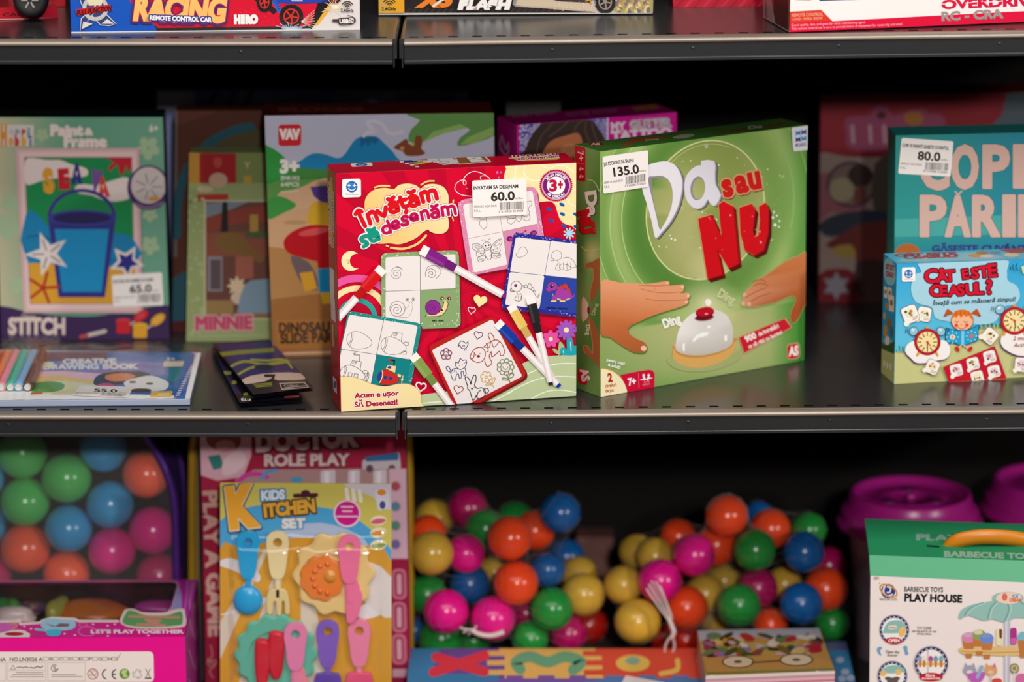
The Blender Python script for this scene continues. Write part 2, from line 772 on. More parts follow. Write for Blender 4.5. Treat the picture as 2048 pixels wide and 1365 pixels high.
    def barcode(s, p0, p1, h, up, col='2a2a2a', seed=1, n=30):
        """p0->p1 along the bottom, bars rising by vector up*h"""
        rnd = random.Random(seed)
        p0, p1, up = np.array(p0, float), np.array(p1, float), np.array(up, float)
        d = p1 - p0
        V, Fc, t = [], [], 0.0
        ws = [rnd.choice((1, 1, 2, 2, 3)) for _ in range(2 * n)]
        tot = sum(ws)
        for i, w in enumerate(ws):
            if i % 2 == 0:
                a, b = p0 + d * t / tot, p0 + d * (t + w * 0.92) / tot
                k = len(V)
                V += [a, b, b + up * h, a + up * h]
                Fc.append((k, k + 1, k + 2, k + 3))
            t += w
        s.add(V, Fc, col)

    def speckle(s, region, count, r, col, seed=1, rv=0.4):
        rnd = random.Random(seed)
        (ax, ay), (bx, by), (cx, cy), (dx, dy) = region
        V, Fc = [], []
        for _ in range(count):
            u, v = rnd.random(), rnd.random()
            x = ax * (1 - u) * (1 - v) + bx * u * (1 - v) + cx * u * v + dx * (1 - u) * v
            y = ay * (1 - u) * (1 - v) + by * u * (1 - v) + cy * u * v + dy * (1 - u) * v
            q = r * (1 + rv * (rnd.random() * 2 - 1))
            k = len(V)
            for j in range(6):
                t = math.pi * j / 3
                V.append((x + q * math.cos(t), y + q * math.sin(t)))
            Fc.append(tuple(range(k, k + 6)))
        s.add(V, Fc, col)

    def heart(s, cx, cy, r, col, ang=0, w=None):
        pts = []
        for k in range(24):
            t = 2 * math.pi * k / 24
            x = 16 * math.sin(t) ** 3 / 16 * r
            y = -(13 * math.cos(t) - 5 * math.cos(2 * t) - 2 * math.cos(3 * t) - math.cos(4 * t)) / 16 * r
            c, sn = math.cos(math.radians(ang)), math.sin(math.radians(ang))
            pts.append((cx + x * c - y * sn, cy + x * sn + y * c))
        if w:
            s.line(pts, w, col, closed=True)
        else:
            s.poly(pts, col)

    def flower(s, cx, cy, r, n, col, eye, rot=0, er=0.3, pw=0.36):
        for k in range(n):
            a = rot + 360 * k / n
            t = math.radians(a)
            s.ell(cx + math.cos(t) * r * 0.58, cy + math.sin(t) * r * 0.58, r * 0.44, r * pw * 0.75, col, rot=a, n=14)
        s.ell(cx, cy, r * er, None, eye, n=16)

    def star(s, cx, cy, R, r, n, col, rot=-90, smooth=0):
        pts = []
        for k in range(2 * n):
            q = R if k % 2 == 0 else r
            t = math.radians(rot + 180 * k / n)
            pts.append((cx + q * math.cos(t), cy + q * math.sin(t)))
        s.poly(pts, col, smooth)

    def build(s, name, parent, m=None, label=None):
        if not s.V:
            return None
        return mesh_world(name, np.concatenate(s.V), s.Fc, m or PRINT, parent, label=label, inks=np.concatenate(s.I))


# ------------------------------------------------------------------ cartons
SHELF_Z = {'top': 0.385, 'mid': 0.0, 'low': -0.385}
SEAM_X = -0.1135
RISE = {'top': 0.0135, 'mid': 0.0095, 'low': 0.004}   # the right-hand boards climb a little to the right


def shelf_plane(level, x_px):
    z = SHELF_Z[level]
    if x_px < 800:
        return Vector((0, 0, z)), Vector((0, 0, 1))
    k = RISE[level]
    return Vector((SEAM_X, 0, z)), Vector((-k, 0, 1)).normalized()


class Carton:
    def __init__(s, name, label, cat, quad, level, depth, lean=0.0, color='808080', group=None, m=None, lift=0.0, bevel=0.0008, edge_px=None, body='carton', body_mat=None, yfix=None, open_top=False):
        tl, tr, br, bl = quad
        s.quad = quad
        if yfix is not None:                               # bottom is out of sight: front stands at a given depth
            BL, BR = hit_y(bl, yfix[0]), hit_y(br, yfix[1])
        else:
            p0, pn = shelf_plane(level, (bl[0] + br[0]) / 2)
            p0 = p0 + Vector((0, 0, lift))
            BL, BR = hit(bl, p0, pn), hit(br, p0, pn)
        al = (BR - BL)
        n = Vector((al.y, -al.x, 0)).normalized()           # outward, towards the viewer
        up = Vector((0, 0, 1))
        t = math.radians(lean)
        upl = up * math.cos(t) - n * math.sin(t)
        nn = al.normalized().cross(upl).normalized()
        if nn.dot(CAM - BL) < 0:
            nn = -nn
        TL, TR = hit(tl, BL, nn), hit(tr, BL, nn)
        s.n = nn
        back = -nn * depth
        s.F4 = [TL, TR, BR, BL]
        s.B4 = [TL + back, TR + back, BR + back, BL + back]
        if lean > 0 and depth > 0.004:
            s.B4[2].z = s.B4[3].z = min(BL.z, BR.z)
        mid = (BL + BR + s.B4[2] + s.B4[3]) / 4
        mid.z = min(BL.z, BR.z)
        s.root = thing(name, label, cat, mid, group)
        bm = bmesh.new()
        bm_hexa(bm, s.F4 + s.B4, 0 if open_top else bevel)
        if open_top:
            top = max(bm.faces, key=lambda f: f.calc_center_median().z)
            bmesh.ops.delete(bm, geom=[top], context='FACES_ONLY')
        s.body = bm_world(body, bm, body_mat or m or PRINT, s.root, ink=color)
        s.m = m or PRINT
        ins = 0.0

    def front(s, quad=None):
        return Art(quad or s.quad, s.F4, inset=0.0015)

    def top(s, quad=None):
        c = [s.B4[0], s.B4[1], s.F4[1], s.F4[0]]
        return Art(quad or [proj(v) for v in c], c, inset=0.0015)

    def left(s, quad=None):
        c = [s.B4[0], s.F4[0], s.F4[3], s.B4[3]]
        return Art(quad or [proj(v) for v in c], c, inset=0.0015)

    def right(s, quad=None):
        c = [s.F4[1], s.B4[1], s.B4[2], s.F4[2]]
        return Art(quad or [proj(v) for v in c], c, inset=0.0015)

    def note(s):
        for nm, c in (('F', s.F4), ('B', s.B4)):
            print(s.root.name, nm, [tuple(round(q) for q in proj(v)) for v in c], [tuple(round(q, 3) for q in v) for v in c])


def sub_art(art, quad, lift=0.0004):
    """a sticker plane lying on another art's face"""
    t = art.T
    art.T = (0, 0, 1)
    c = art.at(quad, art.off + lift)
    art.T = t
    return Art(quad, c, start=0.0)


def price_sticker(parent, art, quad, title, price, lines, code, seed, tw=0.82, r=4, blur=False, pw=0.44, px0=0.34):
    """white shelf price sticker; quad tl tr br bl in picture pixels"""
    a = sub_art(art, quad)
    Hi = np.linalg.inv(a.Hm)

    def P(u, v):
        q = Hi @ np.array([u, v, 1])
        return (q[0] / q[2], q[1] / q[2])
    a.rr(quad, r, 'efe8e4')
    tl, tr, br, bl = [np.array(q, float) for q in quad]
    wv = tr - tl
    ang = -math.degrees(math.atan2(wv[1], wv[0]))
    wpx = np.hypot(*wv)
    hv = bl - tl
    hpx = np.hypot(*hv)
    dark = '2b2624'

    def T(st, u, v, w, h, bold=0.02):
        x, y = P(u, v)
        a.text(st, x, y, w * wpx, h * hpx, dark, ang=ang, bold=bold)
    if title:
        T(title, 0.025, 0.25, tw, 0.09, 0.035)
    T(price, px0, 0.575, pw, 0.225, 0.032)
    T('lei/Buc', px0 + pw + 0.01, 0.56, 0.14, 0.05, 0.0)
    for i, l in enumerate(lines):
        T(l, 0.025, 0.74 + 0.115 * i, 0.42 if i == 0 else 0.13, 0.06, 0.0)
    a.barcode(P(0.50, 0.84), P(0.95, 0.84), 1.0, np.array(P(0.5, 0.63)) - np.array(P(0.5, 0.84)), dark, seed)
    T(code, 0.48, 0.91, 0.45, 0.055, 0.005)
    return a.build('price_sticker', parent, PRINT_MATT, label='white price sticker reading ' + price)
# ------------------------------------------------------------------ the shop fitting: back wall, floor, shelf boards
SHELF_Y1 = 0.60
PAINT = mat('anthracite_paint', '2e2f30', rough=0.25, spec=0.6, noise=0.10, nscale=40, bump=0.02)
RAIL = mat('anthracite_rail', '1b1c1e', rough=0.34, spec=0.5, noise=0.10, nscale=40, bump=0.02)
PAINT_NOSE = mat('rolled_edge_painted_sheen', '94877b', rough=0.36, spec=0.6, metal=0.35, noise=0.12, nscale=(35), bump=0.02)  # pale tone puts the overhead light's reflection into the edge colour
PAINT_DARK = mat('anthracite_underside', '1b1a1a', rough=0.6, spec=0.3)
SLOT = mat('slot_shadow', '0b0a0a', rough=0.9, spec=0.05)


def structure(name, lo, hi, m):
    bm = bmesh.new()
    c = (Vector(lo) + Vector(hi)) / 2
    bm_box(bm, lo, hi)
    o = bm_world(name, bm, m, origin=c)
    o['kind'] = 'structure'
    return o


structure('wall_back', (-1.6, SHELF_Y1 + 0.012, -1.0), (1.6, SHELF_Y1 + 0.05, 1.1), mat('back_panel_paint', '0d0a09', rough=0.7, spec=0.15))
structure('floor', (-6, -9, -1.02), (6, 1.2, -1.0), mat('floor_vinyl', '8d847b', rough=0.4, noise=0.15, nscale=3))

# cross-section of the front: rolled nose, recessed ticket face, turned-in bottom lip  (y, z)
NOSE = [(0.0085, 0.0000), (0.0075, -0.0008), (0.0062, -0.0006), (0.0030, 0.0000), (0.0000, -0.0008), (-0.0018, -0.0026), (-0.0020, -0.0045), (-0.0008, -0.0058), (0.0012, -0.0060)]
FACE = [(0.0012, -0.0060), (0.0024, -0.0068), (0.0024, -0.0205)]
FOOT = [(0.0024, -0.0205), (0.0002, -0.0210), (0.0000, -0.0216), (0.0000, -0.0242), (0.0020, -0.0246), (0.0150, -0.0246), (0.0150, -0.0232)]


def extrude_profile(prof, x0, x1, z0, rise, nx=2):
    V, Fc = [], []
    n = len(prof)
    for i in range(nx + 1):
        x = x0 + (x1 - x0) * i / nx
        for y, z in prof:
            V.append((x, y, z0 + z + rise * (x - SEAM_X)))
    for i in range(nx):
        for k in range(n - 1):
            Fc.append((i * n + k, i * n + k + 1, (i + 1) * n + k + 1, (i + 1) * n + k))
    return V, Fc


def shelf_board(level, side, label):
    z0 = SHELF_Z[level]
    rise = RISE[level] if side == 'right' else 0.0
    g0, g1 = (0.0012, 0.0055)                     # gap of deck and of rail at the joint
    if side == 'left':
        x0, x1, r0, r1 = -1.10, SEAM_X - g0, -1.10, SEAM_X - g1
    else:
        x0, x1, r0, r1 = SEAM_X + g0, 0.90, SEAM_X + g1 + 0.001, 0.90
    root = thing('shelf_board', label, 'shelf', ((x0 + x1) / 2, 0.0, z0), 'steel shelf boards of the shop fitting')
    zz = lambda x: rise * (x - SEAM_X)
    # deck: top sheet with a turned-down rim at the joint, plus underside
    V, Fc = [], []
    r = 0.004
    e = x1 if side == 'left' else x0
    sg = -1 if side == 'left' else 1
    prof = [(x0 if side == 'left' else x1, 0.0)]
    for k in range(5):
        a = math.pi / 2 * k / 4
        prof.append((e + sg * (r - r * math.sin(a)), -r + r * math.cos(a)))
    prof.append((e, -0.022))
    n = len(prof)
    for y in (0.0085, SHELF_Y1):
        for x, z in prof:
            V.append((x, y, z0 + z + zz(x)))
    for k in range(n - 1):
        Fc.append((k, k + 1, n + k + 1, n + k))
    k = len(V)
    V += [(x0, 0.015, z0 - 0.022 + zz(x0)), (x1, 0.015, z0 - 0.022 + zz(x1)), (x1, SHELF_Y1, z0 - 0.022 + zz(x1)), (x0, SHELF_Y1, z0 - 0.022 + zz(x0))]
    Fc.append((k, k + 1, k + 2, k + 3))
    k = len(V)
    V += [(x0, 0.0088, z0 - 0.0002 + zz(x0)), (x1, 0.0088, z0 - 0.0002 + zz(x1)), (x1, 0.0088, z0 - 0.020 + zz(x1)), (x0, 0.0088, z0 - 0.020 + zz(x0))]
    Fc.append((k, k + 1, k + 2, k + 3))
    nplain = len(Fc)
    # row of small slots along the front
    x = SEAM_X + sg * 0.016
    i = 0
    while x0 + 0.008 < x < x1 - 0.012:
        if side == 'right' or i not in (7,):
            w = 0.0047
            k = len(V)
            V += [(x - w, 0.0150, z0 + 0.00012 + zz(x)), (x + w, 0.0150, z0 + 0.00012 + zz(x)), (x + w, 0.0200, z0 + 0.00012 + zz(x)), (x - w, 0.0200, z0 + 0.00012 + zz(x))]
            Fc.append((k, k + 1, k + 2, k + 3))
        x += sg * (0.0142 if i in (0,) else 0.0242)
        i += 1
    base = root.location
    me = bpy.data.meshes.new('deck')
    me.from_pydata([tuple(Vector(v) - base) for v in V], [], Fc)
    me.materials.append(PAINT)
    me.materials.append(SLOT)
    me.polygons.foreach_set('material_index', [0] * nplain + [1] * (len(Fc) - nplain))
    me.update()
    link('deck', me, root)
    V, Fc = extrude_profile(NOSE, r0, r1, z0, rise)
    mesh_world('rolled_edge', V, Fc, PAINT_NOSE, root, smooth=True, label='worn bright rolled front edge')
    V, Fc = extrude_profile(FACE + FOOT[1:], r0, r1, z0, rise)
    # closing plate at the joint end
    m0 = len(V)
    xe = r1 if side == 'left' else r0
    pl = [(y, z) for y, z in NOSE] + [(y, z) for y, z in FACE[1:]] + [(y, z) for y, z in FOOT[1:5]] + [(0.0085, -0.0246)]
    V += [(xe, y, z0 + z + zz(xe)) for y, z in pl]
    Fc.append(tuple(range(m0, m0 + len(pl))))
    mesh_world('ticket_rail', V, Fc, RAIL, root)
    # pressed dimples in the rail
    for x in ([-0.76, -0.515, -0.27] if side == 'left' else [0.04, 0.18, 0.325, 0.485, 0.63]):
        bm = bmesh.new()
        bmesh.ops.create_uvsphere(bm, u_segments=14, v_segments=8, radius=1, matrix=Matrix.Translation((x, 0.0026, z0 - 0.0120 + zz(x))) @ Matrix.Diagonal((0.0022, 0.0009, 0.0016, 1)))
        bm_world('dimple', bm, RAIL, root, smooth=True)
    # thin hanging bracket plate beside the joint
    bm = bmesh.new()
    xb = SEAM_X + (-0.0042 if side == 'left' else 0.0044)
    bm_box(bm, (xb - 0.0007, 0.004, z0 - 0.0285), (xb + 0.0007, 0.30, z0 - 0.004), 0.0003, 1)
    bm_world('end_bracket', bm, PAINT, root)
    return root


for lv, nm in (('top', 'upper'), ('mid', 'middle'), ('low', 'lowest')):
    for sd in ('left', 'right'):
        shelf_board(lv, sd, {'top': 'steel shelf board along the top under the car boxes, %s of the joint',
                             'mid': 'steel shelf board across the middle under the game boxes, %s of the joint',
                             'low': 'steel shelf board at the bottom under balls and playsets, %s of the joint'}[lv] % sd)
# ------------------------------------------------------------------ cartons and packs
RED = Carton('game_box', 'red drawing game box tilted at the front centre of the middle shelf', 'game box', [(670.6, 347), (1153, 324.6), (1151, 791), (680, 822)], 'mid', 0.050, color='c8102e', lift=0.0007)
GREEN = Carton('game_box', 'green game box with a white push bell and two hands on it', 'game box', [(1199.4, 303), (1614.5, 250), (1608.7, 721.5), (1199.3, 795)], 'mid', 0.046, color='5f9a48')
CLOCK = Carton('game_box', 'sky blue game box with alarm clocks and a reading girl, at the right', 'game box', [(1793.4, 528), (2200, 513), (2195, 747.6), (1787.7, 769)], 'mid', 0.050, color='45b0d8')
TEAL = Carton('game_box', 'teal game box with huge pale letters behind the sky blue clock box', 'game box', [(1791, 271), (2150, 263), (2143, 722), (1786, 730)], 'mid', 0.050, color='2f8f8c')
PAINTBOX = Carton('craft_kit_box', 'mint green painting kit box showing a framed seaside picture', 'craft kit', [(-12, 234), (326, 234), (340, 679), (2, 682)], 'mid', 0.050, color='12241f')
BLOCKS = Carton('block_set_box', 'tall building block box with volcano and desert, behind the red game box', 'toy box', [(528.5, 231), (988, 225), (994, 708), (545, 716)], 'mid', 0.070, color='4a1a14')
GLITTER = Carton('craft_kit_box', 'magenta glitter tattoo kit box with dark hair picture, behind the green game box', 'craft kit', [(1033, 250), (1354, 224), (1352, 682), (1037, 716)], 'mid', 0.055, color='b3127c')
PUZZLE = Carton('puzzle_box', 'pale green puzzle box with a shaded street picture, beside the mint painting kit', 'puzzle', [(378, 306), (566, 306), (560, 684), (372, 684)], 'mid', 0.035, color='8d9a60')
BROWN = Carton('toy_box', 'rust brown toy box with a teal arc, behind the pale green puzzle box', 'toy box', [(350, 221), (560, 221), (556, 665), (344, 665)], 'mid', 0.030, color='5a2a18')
VIOLET = Carton('toy_box', 'long violet box at the very back, rising above the block box', 'toy box', [(313, 180), (938, 180), (932, 617), (318, 617)], 'mid', 0.040, color='4c4f78')
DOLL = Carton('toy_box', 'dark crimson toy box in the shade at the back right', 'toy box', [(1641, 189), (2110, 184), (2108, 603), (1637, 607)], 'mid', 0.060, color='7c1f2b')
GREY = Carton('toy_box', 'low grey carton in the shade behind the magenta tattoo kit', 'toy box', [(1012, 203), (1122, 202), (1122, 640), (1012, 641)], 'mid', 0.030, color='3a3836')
RACER = Carton('toy_car_box', 'blue and red radio controlled car box on the upper left shelf', 'toy car box', [(134, -150), (718.5, -156), (721, 59.5), (142, 65.5)], 'top', 0.10, color='123f9a')
FLASH = Carton('toy_car_box', 'black, orange and silver car box over the joint of the upper shelves', 'toy car box', [(755, -150), (1309, -153), (1306, 26.5), (757, 29.5)], 'top', 0.10, color='b9b2aa', lift=0.0016)
PLAINRED = Carton('toy_box', 'plain bright red box set back between the two right-hand car boxes', 'toy box', [(1344, -150), (1584, -153), (1582, 12), (1346, 15.5)], 'top', 0.08, color='c3182c')
DRIVE = Carton('toy_car_box', 'white and red car box with clear side window, far right of the upper shelf', 'toy car box', [(1583, -150), (2118, -174), (2110, 41.3), (1578, 64.6)], 'top', 0.10, color='3a2a22', lift=0.0012)
TRAY = Carton('toy_car_box', 'low red car tray with a black toy wheel showing, upper left corner', 'toy car box', [(-200, 24), (114, 10), (117, 35), (-200, 51)], 'top', 0.07, color='c51e2c')
BACKRED = Carton('toy_box', 'red carton deep on the upper left shelf, behind the blue racing car box', 'toy box', [(15, -120), (131, -122), (132, 14), (16, 16)], 'top', 0.06, color='b3141f')
BBQ = Carton('playset_box', 'white and green barbecue playset box with orange handle, lower right', 'playset', [(1740.5, 1152), (2133, 1169.5), (2130, 1520), (1737, 1500)], 'low', 0.16, color='f0e4df')
PINK = Carton('playset_box', 'hot pink playset box with a clear window in its top, lower left', 'playset', [(-300, 1279), (370, 1274), (377, 1512), (-300, 1516)], 'low', 0.195, color='e0128a', open_top=True)
DOCTOR = Carton('playset_box', 'crimson doctor role play set standing behind the kitchen card', 'playset', [(398, 797), (810, 797), (822, 1405), (412, 1405)], 'low', 0.035, color='8c1430')
KITCHEN = Carton('playset_card', 'yellow blister card of toy kitchen tools on the lower shelf', 'playset', [(440, 966), (783, 968), (783, 1451), (440, 1451)], 'low', 0.002, color='d8c85a')
# ------------------------------------------------------------------ printing: the red drawing game
def marker(a, p, q, w, col):
    p, q = np.array(p, float), np.array(q, float)
    d = q - p
    L = np.hypot(*d)
    u = d / L
    n = np.array([-u[1], u[0]])

    def seg(t0, t1, ww, c):
        A, B = p + d * t0, p + d * t1
        a.add([A + n * ww / 2, B + n * ww / 2, B - n * ww / 2, A - n * ww / 2], [(0, 1, 2, 3)], c)
    seg(0.955, 1.0, w * 0.45, col)
    dk = mixc(col, '000000', 0.12)
    seg(0.40, 0.965, w * 0.70, 'd9cfd0')
    A, B = p + d * 0.40, p + d * 0.965
    a.add([A + n * w * 0.12, B + n * w * 0.12, B - n * w * 0.2, A - n * w * 0.2], [(0, 1, 2, 3)], 'f2ecea')
    seg(0.27, 0.405, w * 0.74, dk)
    seg(0.06, 0.285, w, col)
    A, B = p + d * 0.06, p + d * 0.285
    a.add([A + n * w * 0.38, B + n * w * 0.38, B + n * w * 0.12, A + n * w * 0.12], [(0, 1, 2, 3)], mixc(col, 'ffffff', 0.10))
    seg(0.0, 0.075, w * 0.94, 'f1ece9')


def cross_logo(a, cx, cy, k):
    """white tile with the smiling blue ball"""
    a.ell(cx, cy, 58 * k, None, '1d5fa8')
    a.ell(cx - 8 * k, cy - 14 * k, 40 * k, 32 * k, '2f79c0')
    for dx in (-27, 27):
        a.line([(cx + dx * k - 14 * k, cy - 13 * k), (cx + dx * k + 14 * k, cy - 13 * k)], 9 * k, 'eef4fa')
        a.line([(cx + dx * k, cy - 27 * k), (cx + dx * k, cy + 1 * k)], 9 * k, 'eef4fa')
    a.line([(cx - 36 * k, cy + 18 * k), (cx - 18 * k, cy + 31 * k), (cx, cy + 35 * k), (cx + 18 * k, cy + 31 * k), (cx + 36 * k, cy + 16 * k)], 9 * k, 'eef4fa', smooth=3)


a = RED.front()
a.base('d0042f')
cx0, cy0 = 922, 588
for k in range(0, 40, 2):                                       # sun rays
    t0, t1 = math.radians(9 * k + 3), math.radians(9 * k + 11)
    a.poly([(cx0, cy0), (cx0 + 600 * math.cos(t0), cy0 + 600 * math.sin(t0)), (cx0 + 600 * math.cos(t1), cy0 + 600 * math.sin(t1))], 'bb032b')
a.frame(900, 290, 5.057)
a.poly([(592, 150), (570, 240), (550, 330), (600, 440), (760, 520), (870, 580), (1000, 572), (1060, 605), (1085, 680), (1110, 750), (1150, 795), (1220, 818), (1310, 812), (1310, 150)], 'f0dea6', smooth=4)
for pts in ([(680, 170), (662, 260), (665, 340)], [(770, 170), (750, 260), (770, 320), (830, 360), (930, 355)], [(900, 150), (940, 215), (1010, 235), (1090, 205), (1170, 215), (1230, 260), (1290, 285)], [(1170, 500), (1200, 580), (1240, 615), (1290, 628)], [(1240, 440), (1290, 470)]):
    a.line(pts, 9, 'f7f1dc', smooth=5)
for x, y in ((1002, 652), (1022, 767), (1132, 606), (1137, 703), (1150, 823), (1272, 706), (1274, 832)):
    a.ell(x, y, 29, 17, '1c53a6', rot=27, n=16)
for x, y, r in ((480, 279, 15), (517, 277, 11), (495, 331, 10)):
    a.ell(x, y, r * 0.8, r, 'a874b8', n=12)
a.line([(405, 338), (340, 295), (250, 268), (180, 295), (140, 345), (138, 395), (155, 405), (166, 385), (150, 358), (105, 362), (62, 398), (52, 450), (95, 495), (160, 515), (230, 521)], 7, 'f3e6e8', smooth=5)
a.line([(318, 352), (308, 332), (320, 315), (355, 312), (390, 325), (405, 345)], 6, 'f3e6e8', smooth=5)
a.ell(185, 425, 5, 7, '40151c', n=10)
a.ell(172, 440, 9, 5, 'e58a8f', n=10)
# badge
a.star(1072, 412, 170, 157, 52, 'b8104c', rot=0)
a.ell(1072, 412, 146, None, '7a1a72', n=48)
a.ring(1072, 412, 136, 5, 'f0dce4')
a.ring(1072, 412, 144, 3, 'f0dce4')
a.ell(1072, 412, 92, None, 'f4efec', n=40)
a.text('3', 1003, 466, 80, 108, 'bb1247', bold=0.05)
a.text('+', 1090, 452, 52, 96, 'bb1247', bold=0.05)
a.arctext('30-60 MINUTE', 1072, 412, 100, -1, 27, 'f5eef0', 9.6, bold=0.03)
a.arctext('48 CARDURI', 1072, 412, 126, 179, 27, 'f5eef0', 9.6, inward=True, bold=0.03)
# pale blue splash
for k in range(9):
    t = math.radians(40 * k - 80)
    a.line([(1203, 897), (1203 + 52 * math.cos(t), 897 + 52 * math.sin(t))], 17, 'a9d6e8')
# rainbow
a.frame(640, 550, 4.875)
for r0, r1, c in ((425, 352, 'e2559c'), (320, 262, 'f0dba2'), (198, 150, '2aa094')):
    a.ring(362, 425, (r0 + r1) / 2, r0 - r1, c, 180, 372, n=40)
# moon
a.frame(640, 290, 5.057)
mo = [(312 + 98 * math.cos(math.radians(t)), 1177 + 102 * math.sin(math.radians(t))) for t in range(-45, -318, -13)]
mi = [(378 + 78 * math.cos(math.radians(t)), 1177 + 76 * math.sin(math.radians(t))) for t in range(-282, -79, 13)]
a.poly(mo + mi, 'f0e3ae')
a.line([(270, 1180), (280, 1163), (290, 1180)], 4, '5a3a30')
a.ell(284, 1198, 5, 4, '5a3a30', n=8)
# cloud behind the title
cl = [(450, 600), (478, 510), (555, 450), (660, 434), (745, 446), (800, 405), (890, 390), (970, 408), (1018, 440), (1075, 402), (1170, 395), (1255, 430), (1298, 505), (1302, 600), (1285, 690), (1303, 770), (1298, 850), (1250, 895), (1180, 900), (1118, 880), (1095, 862), (1050, 880), (985, 935), (900, 980), (800, 1008), (700, 998), (630, 1003), (560, 990), (540, 900), (470, 760)]
a.line(cl, 7, '7a1222', smooth=4, closed=True)


def peach(x, y):
    return mixc('f3bf6c', 'f8dca4', (x - 730) / 190 + (470 - y) / 240)


a.poly(cl, peach, smooth=4)
for pts, w in (([(553, 430), (620, 413), (702, 416)], 17), ([(1022, 404), (1085, 368), (1155, 364)], 16), ([(1350, 560), (1345, 600)], 16), ([(1338, 728), (1350, 770)], 12), ([(718, 1043), (850, 1052), (985, 1003), (1073, 918)], 23), ([(672, 1020), (690, 1029)], 17)):
    a.line(pts, w + 5, '8a1424', smooth=5)
    a.line(pts, w, 'f6cc7c', smooth=5)
T1 = [[(265, 752), (340, 903)], [(208, 738), (246, 690), (292, 705)], [(372, 742), (412, 868)], [(384, 742), (428, 706), (472, 728), (512, 825)], [(505, 692), (600, 762), (622, 642)],
      [(672, 604), (722, 578), (770, 596), (796, 688)], [(780, 640), (722, 634), (680, 664), (694, 704), (742, 710), (788, 676)], [(650, 532), (690, 538), (730, 506)],
      [(818, 508), (852, 612), (880, 642), (922, 624)], [(800, 562), (896, 534)], [(908, 690), (898, 716)],
      [(945, 514), (998, 492), (1046, 512), (1072, 600)], [(1058, 556), (998, 548), (955, 578), (968, 616), (1012, 624), (1062, 592)], [(928, 434), (966, 444), (1010, 416)],
      [(1102, 452), (1136, 572)], [(1112, 456), (1152, 430), (1190, 454), (1212, 556)], [(1196, 448), (1240, 416), (1290, 424), (1322, 526)]]
T2 = [[(398, 1054), (352, 1036), (290, 1064), (296, 1104), (352, 1118), (370, 1152), (318, 1184)], [(398, 1002), (452, 980), (506, 994), (530, 1082)], [(516, 1036), (452, 1032), (410, 1062), (430, 1100), (480, 1100), (524, 1066)], [(374, 954), (420, 962), (470, 932)]]
T3 = [[(644, 832), (670, 890), (690, 988)], [(664, 900), (612, 904), (580, 946), (600, 990), (648, 996), (684, 966)], [(724, 902), (800, 872), (772, 832), (722, 850), (704, 902), (742, 936), (808, 914)],
      [(922, 778), (880, 768), (846, 796), (862, 824), (916, 834), (922, 872), (862, 890), (842, 880)], [(974, 800), (1050, 772), (1024, 734), (980, 746), (964, 790), (1000, 824), (1064, 804)],
      [(1104, 708), (1126, 812)], [(1112, 718), (1150, 692), (1190, 708), (1210, 792)], [(1244, 688), (1290, 666), (1330, 682), (1352, 772)], [(1338, 724), (1286, 718), (1250, 746), (1266, 780), (1310, 784), (1344, 752)], [(1248, 628), (1284, 638), (1326, 610)],
      [(1388, 648), (1406, 758)], [(1396, 652), (1430, 636), (1466, 656), (1480, 746)], [(1470, 652), (1510, 630), (1554, 642), (1576, 736)]]
a.frame(680, 320, 6.825)
for grow_, c_ in ((44, '8c1020'), (35, 'f4eeec'), (0, None)):
    for ts, w_, col_ in ((T2, 52, '12947f'), (T3, 43, 'c00a50'), (T1, 59, 'd8101c')):
        for t_ in ts:
            a.line(t_, w_ + grow_, c_ or col_, smooth=4)
a.frame(640, 290, 5.057)
# maker's tile
a.rr([(218, 342), (410, 337), (412, 524), (220, 531)], 28, 'f3eeeb')
cross_logo(a, 318, 420, 1.0)
a.text('Smile Games', 256, 502, 128, 14, '3a3a5a', bold=0.01)
# pink butterfly card
a.frame(900, 290, 5.057)
a.rr([(78, 575), (878, 425), (992, 1185), (198, 1338)], 75, '7c0c28')
a.rr([(72, 562), (868, 410), (985, 1172), (190, 1325)], 75, 'd486ab')
a.speckle([(80, 560), (870, 412), (985, 1170), (190, 1320)], 330, 5, 'efd3de', 3)
a.rr([(128, 602), (830, 456), (936, 1118), (236, 1294)], 30, 'e9e2e0')
a.poly([(530, 876), (882, 796), (936, 1118), (578, 1212)], 'd486ab')
a.line([(184, 946), (530, 876), (882, 796)], 4, 'a77a80')
a.line([(498, 690), (530, 876), (578, 1212)], 4, 'a77a80')
LN = '54484a'
a.line([(285, 720), (300, 748), (330, 756), (360, 745), (372, 715)], 3.5, LN, smooth=4)
a.line([(302, 760), (300, 810), (345, 852), (372, 800), (362, 752)], 3.5, LN, smooth=4)
a.line([(560, 712), (580, 735), (640, 742), (670, 720)], 3.5, LN, smooth=4)
a.line([(655, 738), (590, 745), (580, 780), (620, 798), (662, 760)], 3.5, LN, smooth=4)
a.line([(655, 700), (660, 745), (695, 776), (720, 740), (715, 700)], 3.5, LN, smooth=4)
a.line([(725, 712), (770, 720), (800, 690), (790, 640), (822, 600), (815, 565), (770, 575)], 3.5, LN, smooth=4)
a.line([(725, 745), (780, 765), (806, 735), (795, 705)], 3.5, LN, smooth=4)
a.ring(372, 1022, 42, 4, LN)
a.ell(355, 1018, 9, None, '6d2a6a', n=12)
a.ell(390, 1012, 9, None, '6d2a6a', n=12)
a.line([(360, 1040), (376, 1047), (394, 1036)], 4, LN)
a.line([(352, 1065), (352, 1110), (382, 1160), (412, 1150), (416, 1095), (404, 1060)], 4, LN, smooth=4)
a.line([(360, 980), (342, 958), (318, 964)], 3.5, LN, smooth=3)
a.line([(382, 978), (388, 955), (408, 944)], 3.5, LN, smooth=3)
